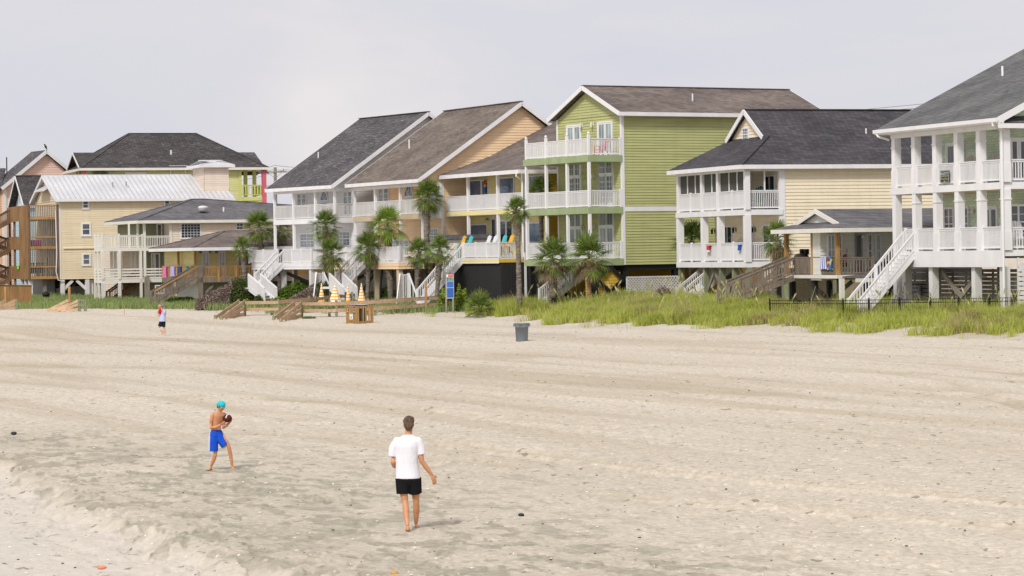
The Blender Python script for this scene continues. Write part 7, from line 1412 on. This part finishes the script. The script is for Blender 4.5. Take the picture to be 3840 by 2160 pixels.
yA,yB,z0,z1=Q13['notice']; t=thing('pool_notice','grey notice reading SHALLOW WATER NO DIVING ALLOWED under the mint house','sign',tuple(h13.wp(.83,(yA+yB)/2,(z0+z1)/2)),h13.a-math.pi/2); MB().box(-abs(yB-yA)/2+.03,abs(yB-yA)/2-.03,-.03,-.0,-(z1-z0)/2+.05,(z1-z0)/2-.05).build('board',paint('notice_white',(.34,.33,.36),.6),t)
for i,s_ in enumerate(('SHALLOW WATER','NO DIVING','ALLOWED')): text(s_,(.16,.25,.25)[i]*(z1-z0),DN,t,(0,-.035,(.30-.30*i)*(z1-z0)),sx=(.8,.72,.85)[i]*abs(yB-yA)/((.16,.25,.25)[i]*(z1-z0)*(8.6,5.4,4.9)[i]))
# speakers and grills on the white cottage deck
x=h12.X('H',695,320,.5); 
for k_,lb in ((697,'black lamp, left of the two beside the deck grill'),(732,'black lamp, right of the two beside the deck grill')):
    y=h12.Yy('H',k_,340,.9); z=h12.Z('H',k_,302,.9,y)-Q12['zf']; t=thing('patio_torch',lb,'torch',tuple(h12.wp(.9,y,Q12['zf'])),h12.a,'patio torches on the white cottage deck'); MB().tube([(0,0,0),(0,0,z-.3)],.02,6).build('pole',BLACKP,t); MB().box(-.11,.11,-.11,.11,z-.3,z).build('head',BLACKP,t)
y=h12.Yy('H',690,360,.8); z=h12.Z('H',690,338,.8,y)-Q12['zf']; t=thing('gas_grill','brown lidded gas grill on the white cottage deck','grill',tuple(h12.wp(.8,y,Q12['zf'])),h12.a); MB().box(-.25,.25,-.6,.6,.5,z-.25).build('body',DARK,t); MB().tube([(0,-.45,z-.25),(0,.45,z-.25)],.24,12).build('lid',paint('grill_lid',(.10,.055,.045),.3),t,True)
for a,b_ in ((-.2,-.5),(-.2,.5),(.2,-.5),(.2,.5)): MB().box(a-.02,a+.02,b_-.02,b_+.02,0,.5).build('leg',DARK,t)
# kettle grill below the tower
p=gh('T',588,660); z=at('T',588,572,p.y).z-p.z; t=thing('kettle_grill','black round kettle grill on thin legs before the carport','grill',tuple(p),0); z=max(z,1.0); MB().lathe([(.05,z-.55),(.24,z-.5),(.33,z-.32),(.34,z-.28)],(0,0,0),18).build('bowl',BLACKP,t,True); MB().lathe([(.345,z-.27),(.33,z-.2),(.2,z-.05),(.03,z)],(0,0,0),18).build('lid',BLACKP,t,True)
for a in (0,2.1,4.2): MB().tube([(.12*math.cos(a),.12*math.sin(a),z-.5),(.3*math.cos(a),.3*math.sin(a),0)],.015,5).build('leg',METAL,t)
# car in the carport
x0=h4.X('T',722,600,3.0); x1=x0+4.6; zg=-.05; zt_=h4.Z('T',1040,430,x0+2.6,3.0); t=thing('parked_car','grey pickup-style car nosing out of the carport under the cream house','car',tuple(h4.wp(x0,3.0,0)),h4.a); k=zt_/1.75
CARM,n_,l_,p_=nt('grey_car_paint'); p_.inputs['Base Color'].default_value=(.33,.32,.34,1); p_.inputs['Metallic'].default_value=.4; p_.inputs['Roughness'].default_value=.3; p_.inputs['Coat Weight'].default_value=.5
def prism(m,prof,y0,y1):
    n=len(prof); return m.add([(a,y0,b) for a,b in prof]+[(a,y1,b) for a,b in prof],[tuple(range(n)),tuple(range(2*n-1,n-1,-1))]+[(i,i+n,(i+1)%n+n,(i+1)%n) for i in range(n)])
m=MB(); prism(m,[(0,.42),(.03,.85),(.12,1.02),(1.3,1.12),(4.6,1.15),(4.65,.5),(4.3,.38),(.3,.36)],0,1.85); prism(m,[(1.35,1.13),(2.05,1.68),(3.3,1.75),(4.0,1.70),(4.4,1.15)],.12,1.73); o=m.build('body',CARM,t); bv=o.modifiers.new('b','BEVEL'); bv.width=.06; bv.segments=3
m=MB(); m.add([(1.5,.105,1.18),(2.12,.105,1.62),(3.9,.105,1.62),(4.15,.105,1.18)],[(0,1,2,3)]); m.add([(1.36,.2,1.17),(2.0,.2,1.65),(2.0,1.65,1.65),(1.36,1.65,1.17)],[(0,1,2,3)]); m.build('windows',GLASSD,t)
m=MB(); m.box(-.03,.03,.35,1.5,.55,.92); m.build('grille',BLACKP,t)
for y in (.08,1.5): MB().box(-.035,.1,y,y+.28,.72,.92).build('headlight',paint('headlight',(.7,.7,.7),.1),t)
for x in (.85,3.7):
    for y in (.0,1.65): w_=MB().tube([(x,y-.02,.36),(x,y+.22,.36)],.36,20).build('wheel',BLACKP,t,True); MB().tube([(x,y-.03,.36),(x,y+.23,.36)],.2,12).build('rim',METAL,w_,True)
MB().box(1.75,1.9,-.2,-.02,1.15,1.32).build('mirror',BLACKP,t)
# bird on the pink gable
q=at('I',842,-35,h1.W(0,0)[1]); Xa=h1.X('I',845,12,-.5); q=h1.wp(Xa,-.3,h1.Z('I',845,12,Xa,-.5)); t=thing('black_bird','black bird perched on the ridge of the pink gabled house','bird',tuple(q),h1.a); BB=paint('black_feathers',(.02,.02,.022),.5)
b=MB(); b.ell((-.02,0,.34),(.12,.11,.20),12,9,Matrix.Rotation(R(-25),3,'Y')); b.ell((-.12,0,.56),(.075,.07,.075)); b.tube([(-.18,0,.56),(-.27,0,.54)],[.03,.006],6); b.tube([(.04,0,.24),(.16,0,.02)],[.06,.03],6)
for s__ in (-.04,.04): b.tube([(0,s__,.18),(0,s__,0)],.012,5)
vox(b.build('body',BB,t),.02,2)
# utility pole and wires
Yq=300; p=at('J',665,490,Yq); q=at('J',700,1449,Yq); zb=.5; t=thing('utility_pole','wooden utility pole with two crossarms between the lime and white houses','utility pole',(p.x,Yq,zb),0); H_=p.z-zb; MB().tube([(0,0,-1),(0,0,H_)],[.24,.17],10).build('pole',PILE,t)
def arm(v,x0,x1): z=at('J',665,v,Yq).z-zb; a=at('J',x0,v,Yq).x-p.x; b=at('J',x1,v,Yq).x-p.x; MB().box(a,b,-.26,-.17,z-.08,z+.08).build('crossarm',PILE,t); return z,a,b
z1,a1,b1=arm(617,385,990); z2,a2,b2=arm(1030,330,1000)
for a,b_ in ((a1*.62,b1*.55),): 
    for e_ in (a,b_): MB().bar((e_,-.24,z1-.08),(0,-.2,z1-.75),.03,.05).build('brace',METAL,t); MB().bar((e_,-.24,z2-.08),(0,-.2,z2-.75),.03,.05).build('brace',METAL,t)
for e_ in (a1+.1,b1-.4): MB().lathe([(.03,0),(.05,.1),(.03,.3)],(e_,-.2,z1+.08),6).build('insulator',METAL,t)
WIRE=paint('wire',(.25,.24,.26),.7); k=0
for (xa,ya,xb,yb_) in ((-1500,760,660,436),(660,436,3200,400),(-1500,640,640,550),(640,550,3200,560),(-1500,960,930,552),(930,552,3200,440),(-1500,985,640,958),(660,958,3200,990)):
    a=at('J',xa,ya,Yq+ (25 if xa<0 else 0)); b_=at('J',xb,yb_,Yq+(25 if xb>1500 else 0)); m=MB(); pts=[a.lerp(b_,i/10)-Vector((0,0,1.6*(i/10)*(1-i/10))) for i in range(11)]; m.tube([q_-pts[0] for q_ in pts],.022,4); o=m.build('power_line',WIRE,None,loc=tuple(pts[0])); 
    lb=['top wire running left from the utility pole','top wire running right from the utility pole','second wire left of the utility pole above its crossarm','second wire right of the utility pole above its crossarm','wire sagging left from the right end of the crossarm','wire rising right from the right end of the crossarm','low wire running left from the lower crossarm','low wire running right from the lower crossarm'][k]; k+=1; tag(o,lb,'wire',None)
for j,(y0,y1) in enumerate(((515,466),(528,500))):
    a=at('G',150,y0+12,260); b_=at('G',900,y1-10,240); pts=[a.lerp(b_,i/8) for i in range(9)]; o=MB().tube([q_-a for q_ in pts],.022,4).build('power_line',WIRE,None,loc=tuple(a)); tag(o,('upper','lower')[j]+' thin wire in the sky left of the mint house roof','wire')
# litter on the sand
p=onz('P',382,2108,0); p.z=g1(p.x,p.y); t=thing('sandal','small orange-pink crab-shaped shell piece lying on the wet sand at lower left','shell piece',(p.x,p.y,p.z-.08),.3); m=MB(); m.ell((0,0,.0),(.072,.05,.03)); m.ell((-.05,.02,.015),(.025,.03,.02)); t.name='shell_piece'; m.build('shell',paint('salmon_shell',(.75,.26,.15),.4),t,True)
for c_,x,y,r,lb in (('V',1311,1297,.055,'black pebble right of the walking man'),('V',35,1094,.08,'dark lump on the sand at the left edge'),('V',992,1444,.06,'small orange leaf at the bottom edge of the photo')):
    p=onz(c_,x,y,0); o=MB().ell((0,0,r*.4),(r,r*.8,r*.6),8,6).build('pebble' if 'leaf' not in lb else 'leaf',paint('pebble2',(.035,.035,.04)) if 'leaf' not in lb else paint('orange_leaf',(.65,.32,.06)),None,True,loc=(p.x,p.y,g1(p.x,p.y)-.01)); tag(o,lb,'pebble' if 'leaf' not in lb else 'leaf')
# ======================= camera
sc=bpy.context.scene
cam=bpy.data.cameras.new('camera'); co=bpy.data.objects.new('camera',cam); C.objects.link(co); sc.camera=co
cam.sensor_width=36; cam.lens=F/3840*36; cam.clip_end=20000; cam.clip_start=.5; cam.shift_y=-(1080-CY)/3840
co.matrix_world=Matrix.Translation((0,0,CAMH))@Matrix.Rotation(math.pi/2,4,'X')@Matrix.Rotation(RHO*ROLLSIGN,4,'Z')
# ======================= world and sun
SUN_EL,SUN_AZ=R(44),R(203)   # azimuth clockwise from +Y
wd=bpy.data.worlds.new("World"); sc.world=wd; wd.use_nodes=True; n=wd.node_tree.nodes; l=wd.node_tree.links; bg=n['Background']
sky=n.new('ShaderNodeTexSky'); sky.sky_type='NISHITA'; sky.sun_disc=False; sky.sun_elevation=SUN_EL; sky.sun_rotation=SUN_AZ; sky.air_density=1.2; sky.dust_density=3; sky.ozone_density=1
tc=n.new('ShaderNodeTexCoord')
mp=n.new('ShaderNodeMapping'); mp.inputs['Scale'].default_value=(5,5,17); mp.inputs['Location'].default_value=(2.2,.4,1.1); l.new(tc.outputs['Generated'],mp.inputs['Vector'])
t=n.new('ShaderNodeTexNoise'); t.inputs['Scale'].default_value=1.0; t.inputs['Detail'].default_value=6; t.inputs['Roughness'].default_value=.52; t.inputs['Distortion'].default_value=.5; l.new(mp.outputs[0],t.inputs['Vector'])
r=n.new('ShaderNodeValToRGB'); e_=r.color_ramp.elements; e_[0].position=.33; e_[1].position=.68; e_[0].color=(6.95,7.05,7.85,1); e_[1].color=(8.5,8.15,8.25,1); m_=e_.new(.52); m_.color=(7.55,7.4,7.85,1)
l.new(t.outputs['Fac'],r.inputs['Fac'])
mx=n.new('ShaderNodeMix'); mx.data_type='RGBA'; mx.inputs['Factor'].default_value=.94; l.new(sky.outputs[0],mx.inputs['A']); l.new(r.outputs[0],mx.inputs['B'])
l.new(mx.outputs['Result'],bg.inputs['Color']); bg.inputs['Strength'].default_value=.10
sl=bpy.data.lights.new('sun','SUN'); sl.energy=2.65; sl.angle=R(10); sl.color=(1,.965,.91); so=bpy.data.objects.new('sun',sl); C.objects.link(so)
so.rotation_euler=(math.pi/2-SUN_EL,0,math.pi-SUN_AZ)
vs=sc.view_settings; vs.view_transform='Standard'; vs.look='None'; vs.exposure=0; vs.gamma=1
sc.render.resolution_x=1024; sc.render.resolution_y=576
